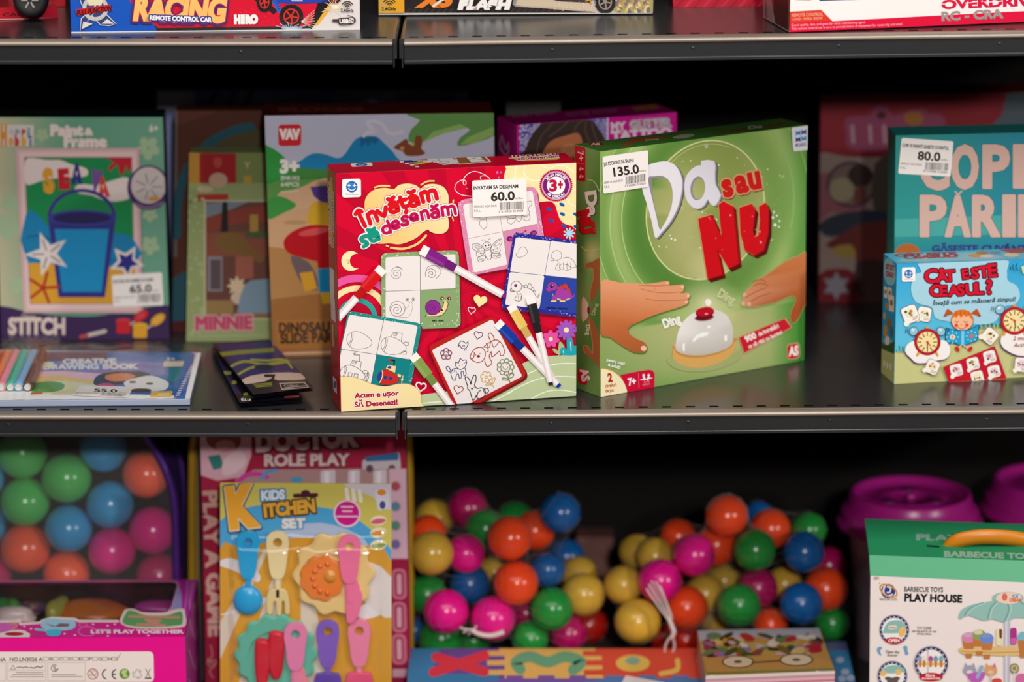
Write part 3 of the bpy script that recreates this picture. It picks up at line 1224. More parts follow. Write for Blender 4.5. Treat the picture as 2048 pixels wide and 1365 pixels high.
for pts in ([(332, 1035), (285, 1000), (225, 1005), (228, 1050), (262, 1072), (268, 1120), (310, 1122), (345, 1085)], [(416, 1030), (470, 965), (512, 948), (522, 985), (500, 1030), (505, 1075), (470, 1092), (420, 1078)], [(345, 1120), (300, 1128), (275, 1145), (290, 1180), (330, 1175), (358, 1140)], [(418, 1100), (460, 1095), (505, 1100), (500, 1135), (450, 1145), (416, 1130)]):
    a.line(pts, 4, LN, smooth=4, closed=True)
for pts in ([(322, 1040), (285, 1020), (248, 1020), (262, 1040)], [(440, 1020), (480, 975), (505, 965), (490, 1005)], [(430, 1060), (480, 1050), (470, 1078)], [(300, 1095), (330, 1062), (328, 1095)]):
    a.line(pts, 3, LN, smooth=4, closed=True)
for x, y, r in ((300, 1150, 10), (325, 1158, 9), (445, 1118, 9), (472, 1122, 11), (490, 1110, 8), (285, 1070, 12), (470, 1040, 9)):
    a.ring(x, y, r, 3, LN, n=14)
a.ell(602, 948, 32, 28, '64246e')
a.ell(612, 952, 18, 16, 'b2308c')
a.ell(840, 890, 36, 26, '64246e', rot=-15)
a.ell(845, 892, 22, 14, 'b2308c', rot=-15)
a.line([(670, 888), (700, 905)], 4, '35202a')
a.line([(728, 892), (742, 875), (760, 867)], 4, '35202a')
a.ell(762, 866, 7, None, '35202a', n=10)
a.ell(668, 886, 6, None, '35202a', n=10)
# green snail card
a.frame()
a.rr([(763, 508), (919, 502), (923, 657), (765, 662)], 13, '7e0c24')
a.rr([(761, 506), (917, 500), (921, 655), (763, 660)], 13, '86a46f')
a.speckle([(762, 506), (917, 500), (920, 655), (764, 659)], 420, 0.95, 'dfe8d2', 5)
a.rr([(770.5, 514.5), (910.5, 508), (910.5, 577), (770.5, 583)], 4, 'e8e1df')
a.rr([(770.5, 582), (840, 579), (840.5, 650), (770.5, 653)], 3, 'e8e1df')
a.poly([(840, 580), (911, 577), (912, 640), (841, 644)], '86a46f')
a.line([(770, 582.7), (911, 577)], 0.9, '4c5a44')
a.line([(840, 512), (840, 650)], 0.9, '4c5a44')
a.frame(640, 290, 5.057)


def spiral(cx, cy, r0, turns, w, col, ph=0.0, n=40, sq=1.0):
    pts = []
    for k in range(n + 1):
        t = k / n
        an = ph + turns * 2 * math.pi * t
        r = r0 * (1 - t * 0.93)
        pts.append((cx + r * math.cos(an), cy + r * sq * math.sin(an)))
    a.line(pts, w, col, disc=4)


spiral(770, 1300, 70, -2.4, 3.5, '4c4444', -0.5)
a.line([(770, 1228), (800, 1235), (826, 1248)], 3.5, '4c4444', smooth=3)
spiral(1122, 1302, 62, 2.0, 4, '463e3e', 2.6)
a.line([(1065, 1300), (1080, 1240), (1140, 1215), (1190, 1235), (1222, 1280), (1200, 1320), (1170, 1350)], 4, '463e3e', smooth=4)
a.frame(640, 550, 4.875)
spiral(745, 338, 62, 2.0, 4, '54484a', 2.6)
a.ring(752, 328, 74, 4, '54484a')
a.line([(690, 385), (760, 408), (840, 412), (880, 380), (900, 310), (895, 270), (872, 262), (860, 300), (815, 340)], 3, '8a7f7d', smooth=4)
for x, y in ((846, 236), (908, 234)):
    a.ring(x, y, 14, 4, '54685a', n=16)
    a.ell(x, y, 6, None, '39503f', n=10)
a.line([(866, 262), (852, 248)], 3, '8a7f7d')
a.line([(890, 262), (902, 246)], 3, '8a7f7d')
a.poly([(1022, 402), (1050, 386), (1110, 384), (1160, 352), (1192, 300), (1205, 258), (1228, 248), (1248, 268), (1240, 320), (1205, 378), (1150, 402)], '4a3322', smooth=3)
a.poly([(1032, 400), (1056, 390), (1112, 389), (1165, 354), (1197, 302), (1210, 262), (1227, 254), (1242, 270), (1234, 318), (1200, 374), (1148, 397)], 'ecd19a', smooth=3)
a.ell(1098, 315, 76, 74, '3a1440')
a.ell(1098, 315, 71, 69, '8c2a8e')
spiral(1088, 325, 44, 1.8, 4, '4c1450', 2.6)
for x, y in ((1187, 226), (1254, 226)):
    a.line([(1215, 258), (x, y)], 7, 'ecd19a')
    a.ell(x, y, 17, None, '2a1a18', n=14)
    a.ell(x, y - 8, 15, 9, 'b6282c', n=14)
    a.ell(x + 3, y + 3, 6, None, 'f2eee6', n=10)
for x, y, r in ((1186, 341, 10), (1163, 359, 5), (1180, 364, 4), (1165, 340, 3)):
    a.ell(x, y, r, None, '2a211a', n=10)
a.text('MELC - SNAIL', 1092, 450, 112, 13, '1f2a1a', bold=0.05)
# navy dinosaur card
a.frame()
a.rr([(1027, 466), (1162, 484), (1154, 637), (1001, 620)], 10, '7e0c24')
a.rr([(1027, 464), (1162, 482.5), (1154, 635), (1001, 617)], 10, '2b2a8c')
a.speckle([(1027, 464), (1156, 481), (1152, 634), (1002, 617)], 460, 1.0, '9f9fd8', 9)
a.frame(900, 290, 5.057)
a.rr([(660, 930), (1012, 970), (952, 1318), (602, 1280)], 22, 'e8e1df')
a.poly([(1010, 968), (1290, 1000), (1290, 1352), (950, 1318)], 'e8e1df')
a.frame(900, 550, 4.875)
a.rr([(576, -30), (915, 5), (866, 326), (533, 288)], 20, 'e8e1df')
a.poly([(915, 5), (1230, 32), (1230, 372), (866, 328)], '2c419f')
a.frame(900, 290, 5.057)
a.line([(602, 1280), (950, 1318), (1290, 1352)], 4, '2c3a8c')
a.line([(1011, 969), (951, 1318)], 4, '2c3a8c')
a.line([(690, 1060), (720, 1030), (760, 1040), (776, 1080), (750, 1115), (700, 1135), (664, 1120), (668, 1095), (690, 1085)], 3.5, LN, smooth=4, closed=True)
a.ring(1072, 1115, 50, 4, LN)
a.line([(1025, 1130), (1012, 1150), (1022, 1170), (1080, 1158)], 4, LN, smooth=3)
a.line([(1120, 1145), (1190, 1135), (1240, 1170), (1270, 1225), (1285, 1228)], 4, LN, smooth=4)
a.line([(1082, 1165), (1085, 1195), (1065, 1230), (1062, 1255), (1105, 1262), (1110, 1205), (1180, 1210), (1225, 1240), (1285, 1225)], 4, LN, smooth=3)
for x in (1120, 1195):
    a.line([(x - 18, 1190), (x - 18, 1250), (x + 18, 1255), (x + 18, 1190)], 3.5, LN, smooth=3)
a.line([(1145, 1260), (1195, 1272)], 3.5, LN)
a.frame(900, 550, 4.875)
a.ring(642, 110, 52, 4, LN)
a.ell(635, 100, 15, None, '7a2a78', n=16)
a.line([(600, 125), (580, 140), (590, 160), (620, 158)], 4, LN, smooth=3)
a.line([(585, 150), (605, 155), (622, 148)], 3, '8c2a50')
a.line([(688, 128), (740, 122), (800, 150), (830, 200), (850, 205), (865, 178), (855, 215), (800, 225)], 4, LN, smooth=4)
a.line([(645, 160), (650, 190), (628, 225), (632, 245), (680, 248), (690, 205)], 4, LN, smooth=3)
a.line([(665, 240), (662, 200), (680, 178), (695, 200), (692, 245)], 3.5, LN, smooth=3)
for x, y, r in ((708, 112, 15), (735, 104, 17), (772, 100, 24), (800, 130, 15), (815, 155, 13)):
    a.line([(x - r, y + r * 0.8), (x - r * 0.4, y - r * 0.8), (x + r * 0.4, y - r * 0.6), (x + r, y + r * 0.8)], 3.5, LN)
for x, y, r in ((1050, 122, 16), (1080, 114, 18), (1115, 105, 25), (1145, 138, 18), (1158, 165, 14), (1168, 190, 11)):
    a.poly([(x - r, y + r), (x - r * 0.9, y - r * 0.4), (x + r * 0.1, y - r), (x + r, y - r * 0.1), (x + r * 0.9, y + r)], 'c8382e')
a.poly([(1030, 150), (1080, 132), (1130, 145), (1165, 185), (1185, 208), (1203, 180), (1200, 212), (1170, 228), (1120, 232), (1060, 225), (1020, 205)], 'a23aa0', smooth=3)
a.poly([(995, 175), (1010, 210), (1060, 228), (1120, 232), (1170, 222), (1130, 245), (1040, 240), (1000, 210)], 'b9c98a', smooth=3)
for x in (995, 1020, 1080, 1105):
    a.line([(x + 12, 205), (x, 245)], 24, 'a23aa0')
    a.ell(x - 4, 252, 15, 8, 'e8d27a', n=10)
a.ell(990, 108, 46, 42, 'a23aa0')
a.ell(958, 140, 28, 20, 'a23aa0')
a.line([(938, 150), (955, 158), (972, 152)], 5, 'b02a3a')
a.ell(984, 104, 17, 20, '1c1420', n=16)
a.ell(990, 97, 6, None, 'f4eef4', n=10)
a.text('DINOZAUR - DINOSAUR', 932, 322, 215, 13, '131b52', ang=-3, bold=0.05)
# hill, flowers, hearts
a.poly([(560, 960), (700, 858), (800, 812), (950, 786), (1235, 768), (1235, 1200), (100, 1290), (-20, 1260)], 'b7c598')
a.frame(640, 550, 4.875)
a.poly([(960, 1165), (1200, 1130), (1400, 1120), (1400, 1280), (960, 1320)], 'b7c598')
a.line([(980, 1245), (1080, 1235), (1180, 1228)], 9, 'eef0e2', smooth=3)
a.frame(900, 550, 4.875)
for pts in ([(700, 985), (800, 935), (950, 880), (1080, 858), (1225, 860)], [(550, 1150), (700, 1070), (850, 1010), (1000, 985), (1130, 985), (1225, 990)], [(780, 1205), (880, 1150), (980, 1120), (1100, 1118), (1225, 1140)], [(380, 1235), (500, 1180), (600, 1130)]):
    a.line(pts, 9, 'edf0df', smooth=6)
a.poly([(1060, 770), (1065, 705), (1100, 695), (1130, 720), (1128, 620), (1150, 585), (1180, 610), (1200, 690), (1235, 680), (1235, 772)], '1fa0ae', smooth=3)
a.poly([(1045, 770), (1050, 680), (1065, 645), (1100, 680), (1105, 700), (1070, 710), (1062, 770)], 'a9b884', smooth=3)
a.poly([(1050, 770), (1010, 750), (992, 715), (1020, 715), (1052, 750)], 'a9b884', smooth=3)
a.line([(1095, 735), (1100, 755)], 7, 'dcebea')
a.line([(1165, 650), (1172, 735)], 7, 'dcebea')
a.flower(975, 620, 84, 7, 'de4f9f', 'f2e3a8', rot=10, er=0.24, pw=0.42)
a.flower(1125, 532, 100, 11, '9a55bb', 'f2e3a8', rot=5, er=0.25, pw=0.26)
a.poly([(1235, 500), (1190, 505), (1235, 540)], '9a55bb')
a.heart(290, 250, 70, '8a0a26', ang=10)
a.heart(288, 246, 68, 'efdf9f', ang=10)
a.heart(205, 340, 37, 'f3e3e4', ang=8, w=7)
a.frame(640, 550, 4.875)
a.heart(978, 1082, 50, 'f3e3e4', ang=10, w=13)
# teal submarine card
a.frame(640, 550, 4.875)
a.rr([(272, 352), (1000, 480), (892, 1085), (150, 970)], 55, '7a0c24')
a.rr([(268, 344), (990, 470), (882, 1075), (146, 960)], 55, '1b8983')
a.speckle([(268, 346), (988, 470), (880, 1075), (150, 960)], 420, 4.6, 'b5dcd4', 11)
a.rr([(278, 382), (948, 490), (884, 822), (196, 716)], 28, 'e8e1df')
a.poly([(204, 716), (545, 770), (490, 1062), (150, 1000)], 'e8e1df')
a.poly([(545, 770), (884, 822), (838, 1075), (490, 1062)], '0d7f82')
a.line([(196, 717), (545, 770), (884, 822)], 4.5, '2a5a66')
a.line([(615, 437), (545, 770), (490, 1062)], 4.5, '2a5a66')


def sub(dx, dy, full, col=LN, w=4):
    P = lambda pts: [(x + dx, y + dy) for x, y in pts]
    a.line(P([(255, 630), (270, 575), (330, 545), (400, 560), (470, 605), (500, 650), (480, 690), (420, 712), (340, 716), (280, 690)]), w, col, smooth=4, closed=True)
    a.line(P([(312, 555), (316, 590), (300, 650), (285, 688)]), w, col, smooth=3)
    a.line(P([(300, 560), (302, 595), (285, 650), (270, 672)]), w, col, smooth=3)
    if full:
        a.line(P([(352, 545), (375, 500), (462, 512), (452, 588)]), w, col)
        a.line(P([(375, 530), (385, 514), (412, 518), (404, 535), (375, 530)]), w, col)
        a.line(P([(468, 612), (490, 595), (525, 600), (520, 630), (480, 625)]), w, col)
        a.line(P([(455, 700), (470, 685), (505, 690), (500, 715), (460, 712)]), w, col)


sub(0, 0, False)
sub(334, 52, True)
sub(-66, 328, True)
a.line([(378, 832), (383, 775), (325, 772), (322, 758), (340, 754)], 5, LN)
for x, y in ((285, 962), (342, 972)):
    a.line([(x - 20, y + 18), (x - 14, y - 18), (x + 22, y - 12), (x + 16, y + 24)], 4, LN, closed=True)
a.ring(455, 990, 14, 4, LN, n=14)
a.line([(455, 976), (465, 940), (472, 975)], 4, LN, smooth=3)
a.line([(455, 1004), (445, 1030), (462, 1020)], 4, LN, smooth=3)
a.line([(712, 885), (720, 828), (672, 820)], 13, '1d1a1c')
a.ell(676, 822, 12, 14, 'd0241f', n=12)
a.poly([(635, 905), (655, 872), (735, 882), (724, 948), (700, 935)], 'eccf96')
a.poly([(648, 900), (660, 880), (690, 884), (684, 908)], '1c3f88')
a.poly([(752, 985), (750, 955), (785, 965), (780, 990)], 'eccf96')
a.poly([(550, 1000), (565, 945), (610, 915), (660, 920), (720, 955), (768, 1005), (740, 1045), (670, 1062), (590, 1055)], '8e1a18', smooth=4)
a.poly([(555, 1000), (569, 948), (612, 919), (660, 924), (718, 958), (762, 1005), (737, 1041), (670, 1057), (592, 1050)], 'c8281f', smooth=4)
a.poly([(552, 1000), (562, 955), (592, 930), (598, 965), (585, 1020), (572, 1040)], '1c3f88', smooth=3)
a.line([(600, 925), (604, 965), (590, 1015), (574, 1042)], 9, 'eccf96', smooth=3)
for x, y in ((631, 993), (684, 1002)):
    a.rr([(x - 16, y - 20), (x + 20, y - 16), (x + 16, y + 20), (x - 20, y + 16)], 5, '1c3f88')
a.ell(795, 1012, 12, 12, 'eccf96', n=12)
a.line([(797, 1010), (802, 975)], 8, 'eccf96')
a.line([(793, 1015), (790, 1045)], 8, 'eccf96')
# cream mound with the slogan
mound = [(120, 985), (190, 983), (320, 990), (420, 1025), (520, 1062), (640, 1078), (750, 1056), (850, 1055), (930, 1092), (972, 1150), (980, 1230), (962, 1340), (120, 1400)]
a.line(mound, 8, 'a98a52', smooth=5, closed=True)
a.poly(mound, 'eedaa2', smooth=5)
for st, x, y, w_, an in (('Acum e ușor', 328, 1192, 438, 3.6), ('SĂ Desenezi!', 328, 1278, 425, 3.4)):
    a.text(st, x, y, w_, 48, 'a9122c', ang=an, bold=0.045, outline=[('cdb07c', 9.5), ('f6efe6', 7)])
# red sketch board
a.frame()
a.rr([(857, 694), (989, 632), (1058, 754), (918, 830)], 15, '6c1418')
a.rr([(853, 691), (986, 629), (1054, 750), (914, 828)], 15, 'b41f1d')
a.rr([(862, 699), (983, 637), (1043, 751), (917, 815)], 5, 'e7dfde')
a.frame(900, 550, 4.875)
a.heart(268, 580, 42, '6f2452', ang=12, w=8)
a.heart(75, 1108, 46, '8e2f24', ang=12, w=8)
RD = '96331f'
a.line([(195, 770), (215, 735), (250, 705), (300, 700), (330, 730), (335, 785), (310, 830), (265, 845), (220, 830), (190, 800), (195, 770)], 8, RD, smooth=4)
a.line([(230, 745), (225, 790), (205, 815), (190, 795)], 8, RD, smooth=3)
a.line([(315, 695), (355, 700), (365, 735), (335, 745)], 8, RD, smooth=3)
a.line([(325, 690), (380, 650), (440, 625), (490, 655), (520, 720), (515, 770), (485, 778), (475, 735), (440, 765), (400, 790), (395, 740), (375, 790), (400, 850), (355, 885), (330, 830)], 8, RD, smooth=4)
a.line([(385, 630), (365, 580), (385, 558), (415, 590), (425, 630)], 8, RD, smooth=4)
a.line([(345, 660), (375, 700), (390, 640)], 7, RD, smooth=3)
a.line([(400, 640), (420, 700), (470, 645)], 7, RD, smooth=3)
a.ell(270, 785, 16, 13, '8c1f1a', n=10)
a.ell(245, 772, 5, None, RD, n=8)
a.ell(285, 758, 5, None, RD, n=8)
BL = '33426e'
a.line([(85, 655), (105, 635), (135, 650), (150, 660), (168, 645), (165, 680), (140, 710), (105, 705), (90, 680), (72, 690), (80, 665)], 7, BL, smooth=3, closed=True)
a.line([(112, 675), (120, 690), (130, 672), (138, 690)], 5, BL)
a.line([(133, 710), (138, 730)], 5, BL)
a.line([(148, 706), (154, 726)], 5, BL)
a.line([(50, 880), (45, 840), (75, 850), (92, 805), (115, 825), (150, 820), (150, 870), (120, 905), (80, 910), (50, 880)], 7, BL, smooth=2)
a.line([(80, 910), (30, 905), (0, 945), (20, 1010), (45, 1015), (55, 970), (75, 955), (85, 1000), (105, 985), (100, 940), (120, 930), (130, 975), (150, 960), (140, 900)], 7, BL, smooth=3)
for x, y in ((85, 875), (112, 865)):
    a.ell(x, y, 4, None, BL, n=8)
a.line([(130, 850), (160, 842)], 4, BL)
a.line([(65, 900), (95, 915)], 4, BL)
for k in range(3):
    a.line([(15 + 18 * k, 915 + 2 * k), (22 + 18 * k, 945)], 5, BL)
a.line([(5, 940), (-30, 925), (-45, 890), (-20, 885), (0, 925)], 7, BL, smooth=3)
BK = '2d302c'
a.line([(165, 1075), (150, 1030), (140, 995), (160, 985), (185, 1020), (195, 1055), (205, 1010), (225, 970), (245, 975), (245, 1020), (232, 1060), (245, 1085), (262, 1095), (305, 1090), (335, 1120), (330, 1165), (300, 1195), (260, 1190), (250, 1165), (235, 1195), (215, 1210), (200, 1170), (185, 1120), (165, 1100), (165, 1075)], 8, BK, smooth=4)
a.ring(345, 1118, 24, 7, BK, n=18)
a.line([(290, 1115), (265, 1135), (260, 1165)], 7, BK, smooth=3)
a.ell(207, 1098, 10, 8, BK, n=10)
a.ell(185, 1090, 4, None, BK, n=8)
a.ell(228, 1085, 4, None, BK, n=8)
YL = 'c9a254'
for k in range(6):
    t = math.radians(60 * k + 10)
    a.ring(345 + 36 * math.cos(t), 985 + 38 * math.sin(t), 20, 7, YL, t * 57.3 - 110, t * 57.3 + 110, n=12)
a.ring(345, 985, 12, 6, YL, n=14)
a.line([(368, 1020), (400, 1055), (420, 1085)], 7, YL, smooth=3)
a.line([(395, 1050), (350, 1050), (345, 1065), (395, 1058)], 6, YL, smooth=3)
a.line([(400, 1045), (410, 1000), (435, 995), (420, 1035), (405, 1050)], 6, YL, smooth=3)
GR = '6f7c45'
for k in range(9):
    t = math.radians(40 * k)
    a.ring(532 + 62 * math.cos(t), 888 + 60 * math.sin(t), 22, 7, GR, t * 57.3 - 115, t * 57.3 + 115, n=12)
a.ring(532, 888, 46, 7, GR)
a.line([(510, 895), (535, 912), (558, 885)], 6, GR, smooth=3)
a.ell(505, 885, 5, None, GR, n=8)
a.ell(545, 865, 5, None, GR, n=8)
a.line([(545, 955), (555, 985), (580, 1040)], 8, GR, smooth=3)
a.line([(560, 1005), (510, 990), (505, 1010), (560, 1015)], 7, GR, smooth=3)
a.line([(560, 995), (580, 955), (612, 955), (600, 985), (565, 1000)], 7, GR, smooth=3)
PU = '7a2c5a'
a.frame(640, 550, 4.875)
for k in range(5):
    t = math.radians(72 * k - 90)
    a.ring(1222 + 32 * math.cos(t), 762 + 32 * math.sin(t), 24, 7, PU, t * 57.3 - 105, t * 57.3 + 105, n=12)
a.ring(1222, 762, 24, 6, PU, n=18)
a.line([(1210, 765), (1222, 775), (1234, 762)], 5, PU)
# pens lying across it all
a.frame()
marker(a, (764, 535), (633, 680), 22, 'cf1219')
marker(a, (841, 497), (1009, 591), 22, '7d1d82')
marker(a, (824, 708), (932, 850), 20, '7f9a4c')
marker(a, (1019, 609), (1108, 764), 19, 'e2bd62')
marker(a, (992, 643), (1117, 771), 20, '12379a')
marker(a, (1058, 593), (1100, 768), 19, '242226')
a.build('front_panel', RED.root, PRINT_DEEP)
price_sticker(RED.root, a, [(942, 359), (1050.5, 354), (1051, 427.5), (943.5, 433)], 'INVATAM SA DESENAM', '60.0', ['SERROX ADA BOX', 'S.R.L.'], '5 010920 010008', 3)

a = RED.top([(653, 328), (1130, 303), (1153, 324.6), (670.6, 347)])
a.base('c80d30')
a.frame(640, 290, 5.057)
a.rr([(272, 188), (465, 175), (482, 212), (290, 224)], 16, 'efe8e6')
a.ell(375, 199, 56, 16, '1d5fa8')
a.line([(350, 202), (375, 208), (402, 201)], 4, 'eef4fa')
a.frame(740, 290, 4.6545)
for k, c in enumerate(('6a2488', '2a2f80', '86a350', 'e8c766', 'c81426')):
    x, y = 170 + 47 * k, 142 + 16 * k
    a.line([(x, y), (x + 180, y + 6 - 14 * k)], 13, c)
    a.line([(x + 150, y + 4 - 12 * k), (x + 320, y + 6 - 22 * k)], 10, 'e9e0dd')
    a.line([(x - 6, y), (x + 18, y)], 13, 'efe8e4')
a.poly([(400, 118), (600, 96), (800, 170), (600, 192)], 'e0d8d6')
a.line([(480, 130), (520, 120), (560, 140), (530, 150), (500, 145)], 3, LN, smooth=3)
a.line([(560, 165), (610, 150), (650, 165), (600, 178)], 3, LN, smooth=3, closed=True)
a.rr([(700, 105), (985, 90), (1055, 160), (740, 188)], 14, 'e8ddd0')
a.rr([(712, 110), (972, 97), (1035, 156), (748, 180)], 10, '9c5a2c')
a.poly([(800, 102), (930, 96), (1000, 155), (860, 165)], 'e9e0dc')
a.line([(810, 150), (925, 105)], 3, LN)
a.line([(870, 125), (985, 140)], 3, LN)
a.poly([(1230, 92), (1320, 75), (1420, 68), (1560, 66), (1650, 80), (1740, 105), (1730, 135), (1620, 142), (1450, 150), (1330, 150), (1250, 120)], 'e2ab3c', smooth=3)
a.text('Învățăm', 1215, 118, 520, 38, 'b01a22', ang=4, bold=0.03, outline=[('efe6e2', 6)])
a.text('să desenăm', 1310, 142, 430, 28, 'b01a4a', ang=4, bold=0.03, outline=[('efe6e2', 6)])
a.build('top_panel', RED.root, PRINT_DEEP)

a = RED.left([(653, 328), (670.6, 347), (680, 822), (661, 797)])
a.base('b10c2a')
a.ell(661, 418, 5.5, 66, 'dca33a')
a.text('Învățăm', 656.5, 482, 120, 5.0, 'b01420', ang=90, bold=0.02, outline=[('efe2da', 0.9)])
a.text('să desenăm', 666, 486, 105, 4.5, 'b01a4a', ang=90, bold=0.02, outline=[('efe2da', 0.9)])
for q, c in (([(657, 520), (668, 527), (669, 640), (659, 632)], '9c5030'), ([(657.5, 524), (667, 530), (668, 600), (659, 594)], 'e6ddda'), ([(659, 580), (669, 588), (671, 636), (661, 628)], 'e2d8d6')):
    a.rr(q, 1.2, c)
a.line([(660, 600), (664, 612), (668, 606)], 0.6, LN)
for k, c in enumerate(('6a2488', 'e8c766', '86a350')):
    a.line([(661 + 2.4 * k, 640), (662 + 2.8 * k, 690 - 5 * k)], 2.0, c)
a.rr([(664, 748), (672, 756), (673.5, 787), (665.5, 778)], 1.5, 'e9e2e0')
a.ell(668.8, 766, 2.4, 8, '1d4f98')
a.build('side_panel', RED.root, PRINT_DEEP)
# ------------------------------------------------------------------ printing: the green bell game
GC = (1411.0, 420.0)


def green_bg(x, y):
    return mixc(green_art(x, y), 'a0984c', 0.2)


def green_art(x, y):
    dx, dy = (x - GC[0]) / 118.0, (y - GC[1] + (x - GC[0]) * 0.13) / 138.0
    r = math.hypot(dx, dy)
    t = math.atan2(dy, dx)
    c = mixc('5b9144', '86ad5e', 0.5 + 0.5 * math.sin(t * 1.0 + 2.4))
    if r < 1:
        c = mixc('aeb27a', '7f964e', 0.5 + 0.5 * math.sin(3.1 * r + 1.2 * t + 0.5))
        c = mixc(c, 'd8d6a8', max(0, 1 - math.hypot((x - 1425) / 60, (y - 540) / 55)) * 0.8)
    else:
        c = mixc(c, '3f7a30', math.exp(-((r - 1.15) / 0.22) ** 2) * (0.62 + 0.36 * math.cos(t - 2.9)))
        c = mixc(c, 'a8c57c', math.exp(-((r - 1.55) / 0.14) ** 2) * 0.75)
        c = mixc(c, 'a0c274', math.exp(-((r - 1.95) / 0.12) ** 2) * 0.65)
    if x > 1560:
        c = mixc(c, '2f8f34', (x - 1560) / 60 * 0.7)
    # table top and the glow above the bell
    edge = 668 - (x - 1205) * 0.165
    if y > edge:
        d = math.hypot((x - 1420) / 260, (y - 660) / 150)
        c = mixc('bcc18a', '6a9a50', d - 0.2)
        c = mixc(c, '4f9a3e', max(0, (y - 740) / 60) * 0.6)
        if x > 1540:
            c = mixc(c, '2c8a2e', (x - 1540) / 60)
    g = max(0, 1 - math.hypot((x - 1416) / 75, (y - 608) / 60))
    return mixc(c, 'f3ecc4', g * 0.9)


a = GREEN.front()
a.base(green_bg, 90, 90)
for r, c, w, t0, t1 in ((1.42, 'a9c67c', 2.2, 120, 215), (1.62, 'a3c478', 2.8, 130, 225), (1.85, '9cbf70', 2.0, 140, 230), (1.5, '8fb768', 3.5, -60, 20), (1.75, '8cb868', 2.2, -50, 10)):
    a.line([(GC[0] + 118 * r * math.cos(math.radians(t)), GC[1] + 138 * r * math.sin(math.radians(t)) - 118 * r * math.cos(math.radians(t)) * 0.13) for t in range(t0, t1, 4)], w, c)
a.line([(GC[0] + 118 * math.cos(math.radians(t)), GC[1] + 138 * math.sin(math.radians(t)) - 118 * math.cos(math.radians(t)) * 0.13) for t in range(0, 360, 5)], 2.6, 'd3d39a', closed=True)
a.line([(GC[0] + 111 * math.cos(math.radians(t)), GC[1] + 131 * math.sin(math.radians(t)) - 111 * math.cos(math.radians(t)) * 0.13) for t in range(200, 300, 5)], 1.3, 'b9bc80')
a.ell(1413, 292, 4, 5, 'aab28c')
a.frame(1140, 230, 4.096)
a.speckle([(660, 380), (1760, 330), (1700, 1150), (700, 1100)], 70, 5, 'd9dfc4', 8, 0.7)
for x, y, r in ((1660, 840, 12), (1680, 900, 13), (1695, 825, 8), (1716, 868, 8), (1712, 915, 8), (1672, 790, 7), (832, 1012, 8), (862, 1022, 9), (820, 987, 6)):
    a.ell(x, y, r, None, 'eef2e4', n=10)
# the big white letters
D_ = [(588, 590), (620, 480), (640, 412), (720, 385), (800, 380), (865, 415), (908, 490), (920, 570), (905, 680), (868, 790), (810, 890), (750, 960), (700, 1006), (675, 900), (640, 760)]
Dh = [(640, 520), (690, 502), (748, 498), (796, 520), (830, 575), (842, 660), (832, 745), (803, 832), (766, 900), (735, 936), (708, 830), (672, 680)]
a_ = [(938, 560), (955, 495), (1000, 440), (1050, 412), (1076, 410), (1076, 374), (1182, 376), (1188, 470), (1192, 570), (1236, 655), (1188, 742), (1148, 722), (1128, 690), (1100, 738), (1050, 768), (1000, 752), (960, 705), (940, 640)]
for dx, dy, c in ((22, 12, '3f4a30'), (16, 7, '77757d'), (9, 4, '9b99a2')):
    a.poly([(x + dx, y + dy) for x, y in D_], c, smooth=3)
    a.poly([(x + dx, y + dy) for x, y in a_], c, smooth=2)
a.poly(D_, 'e3dfe6', smooth=3)
a.poly(a_, 'd9d5de', smooth=2)
a.poly(Dh, '8a8890', smooth=3)
a.ell(1047, 600, 60, 98, '8a8890', rot=6)
a.poly([(x + 10, y + 4) for x, y in [(660, 530), (690, 512), (740, 508), (788, 526), (818, 578), (830, 660), (819, 742), (792, 826), (757, 893), (730, 924), (704, 830), (672, 680)]], green_bg, smooth=3)
a.ell(1055, 603, 49, 87, green_bg, rot=6)
# sau
W_ = [('s', 1268, 668, 14), ('a', 1372, 636, 12), ('u', 1478, 606, 11)]
a.word(W_, 186, 'c41d1d', grow=8, outline=[('c8a070', 11)], shadow=('6e100f', 4, 8, 14), sx=0.80)
a.frame()
N_ = [(1396, 437), (1423, 429), (1443, 475), (1437, 409), (1446, 402), (1466, 412), (1477, 527), (1457, 537), (1434, 498), (1445, 549), (1415, 558)]
U_ = [(1478, 415), (1503, 407), (1510, 420), (1505, 462), (1509, 474), (1516, 470), (1519, 440), (1517, 413), (1531, 405), (1537, 420), (1536, 465), (1527, 500), (1508, 510), (1489, 500), (1480, 465)]
for L_ in (N_, U_):
    for k in range(6):
        a.poly([(x + 1.3 * k, y + 1.4 * k) for x, y in L_], '5c0e0d')
    a.line([(x - 0.5, y - 0.5) for x, y in L_], 2.0, 'c8a060', closed=True, disc=5)
    a.poly([(x + 1.0, y + 1.0) for x, y in L_], '8d1413')
    a.poly(L_, 'cb0f1a')
a.poly([(1466, 412), (1470, 416), (1483, 530), (1477, 527)], '8d1413')
a.poly([(1423, 429), (1427, 431), (1446, 480), (1443, 475)], '8d1413')
a.poly([(1434, 498), (1437, 500), (1449, 551), (1445, 549)], '8d1413')
a.frame(1140, 230, 4.096)
a.speckle([(1050, 830), (1600, 740), (1600, 1100), (1100, 1200)], 16, 5, 'e8a8a0', 4, 0.5)
# bell
a.frame(1140, 500, 4.096)
a.poly([(790, 905), (900, 860), (1300, 860), (1400, 800), (1380, 900), (1150, 990), (900, 985)], 'a3ac70', smooth=4)
a.poly([(838, 860), (845, 800), (880, 760), (1300, 720), (1338, 706), (1355, 750), (1350, 810), (1290, 885), (1160, 945), (1020, 964), (900, 935), (850, 895)], 'd9a75e', smooth=4)
a.poly([(862, 820), (880, 850), (950, 878), (1060, 882), (1200, 855), (1310, 800), (1340, 760), (1338, 720), (880, 780)], 'c48c48', smooth=3)


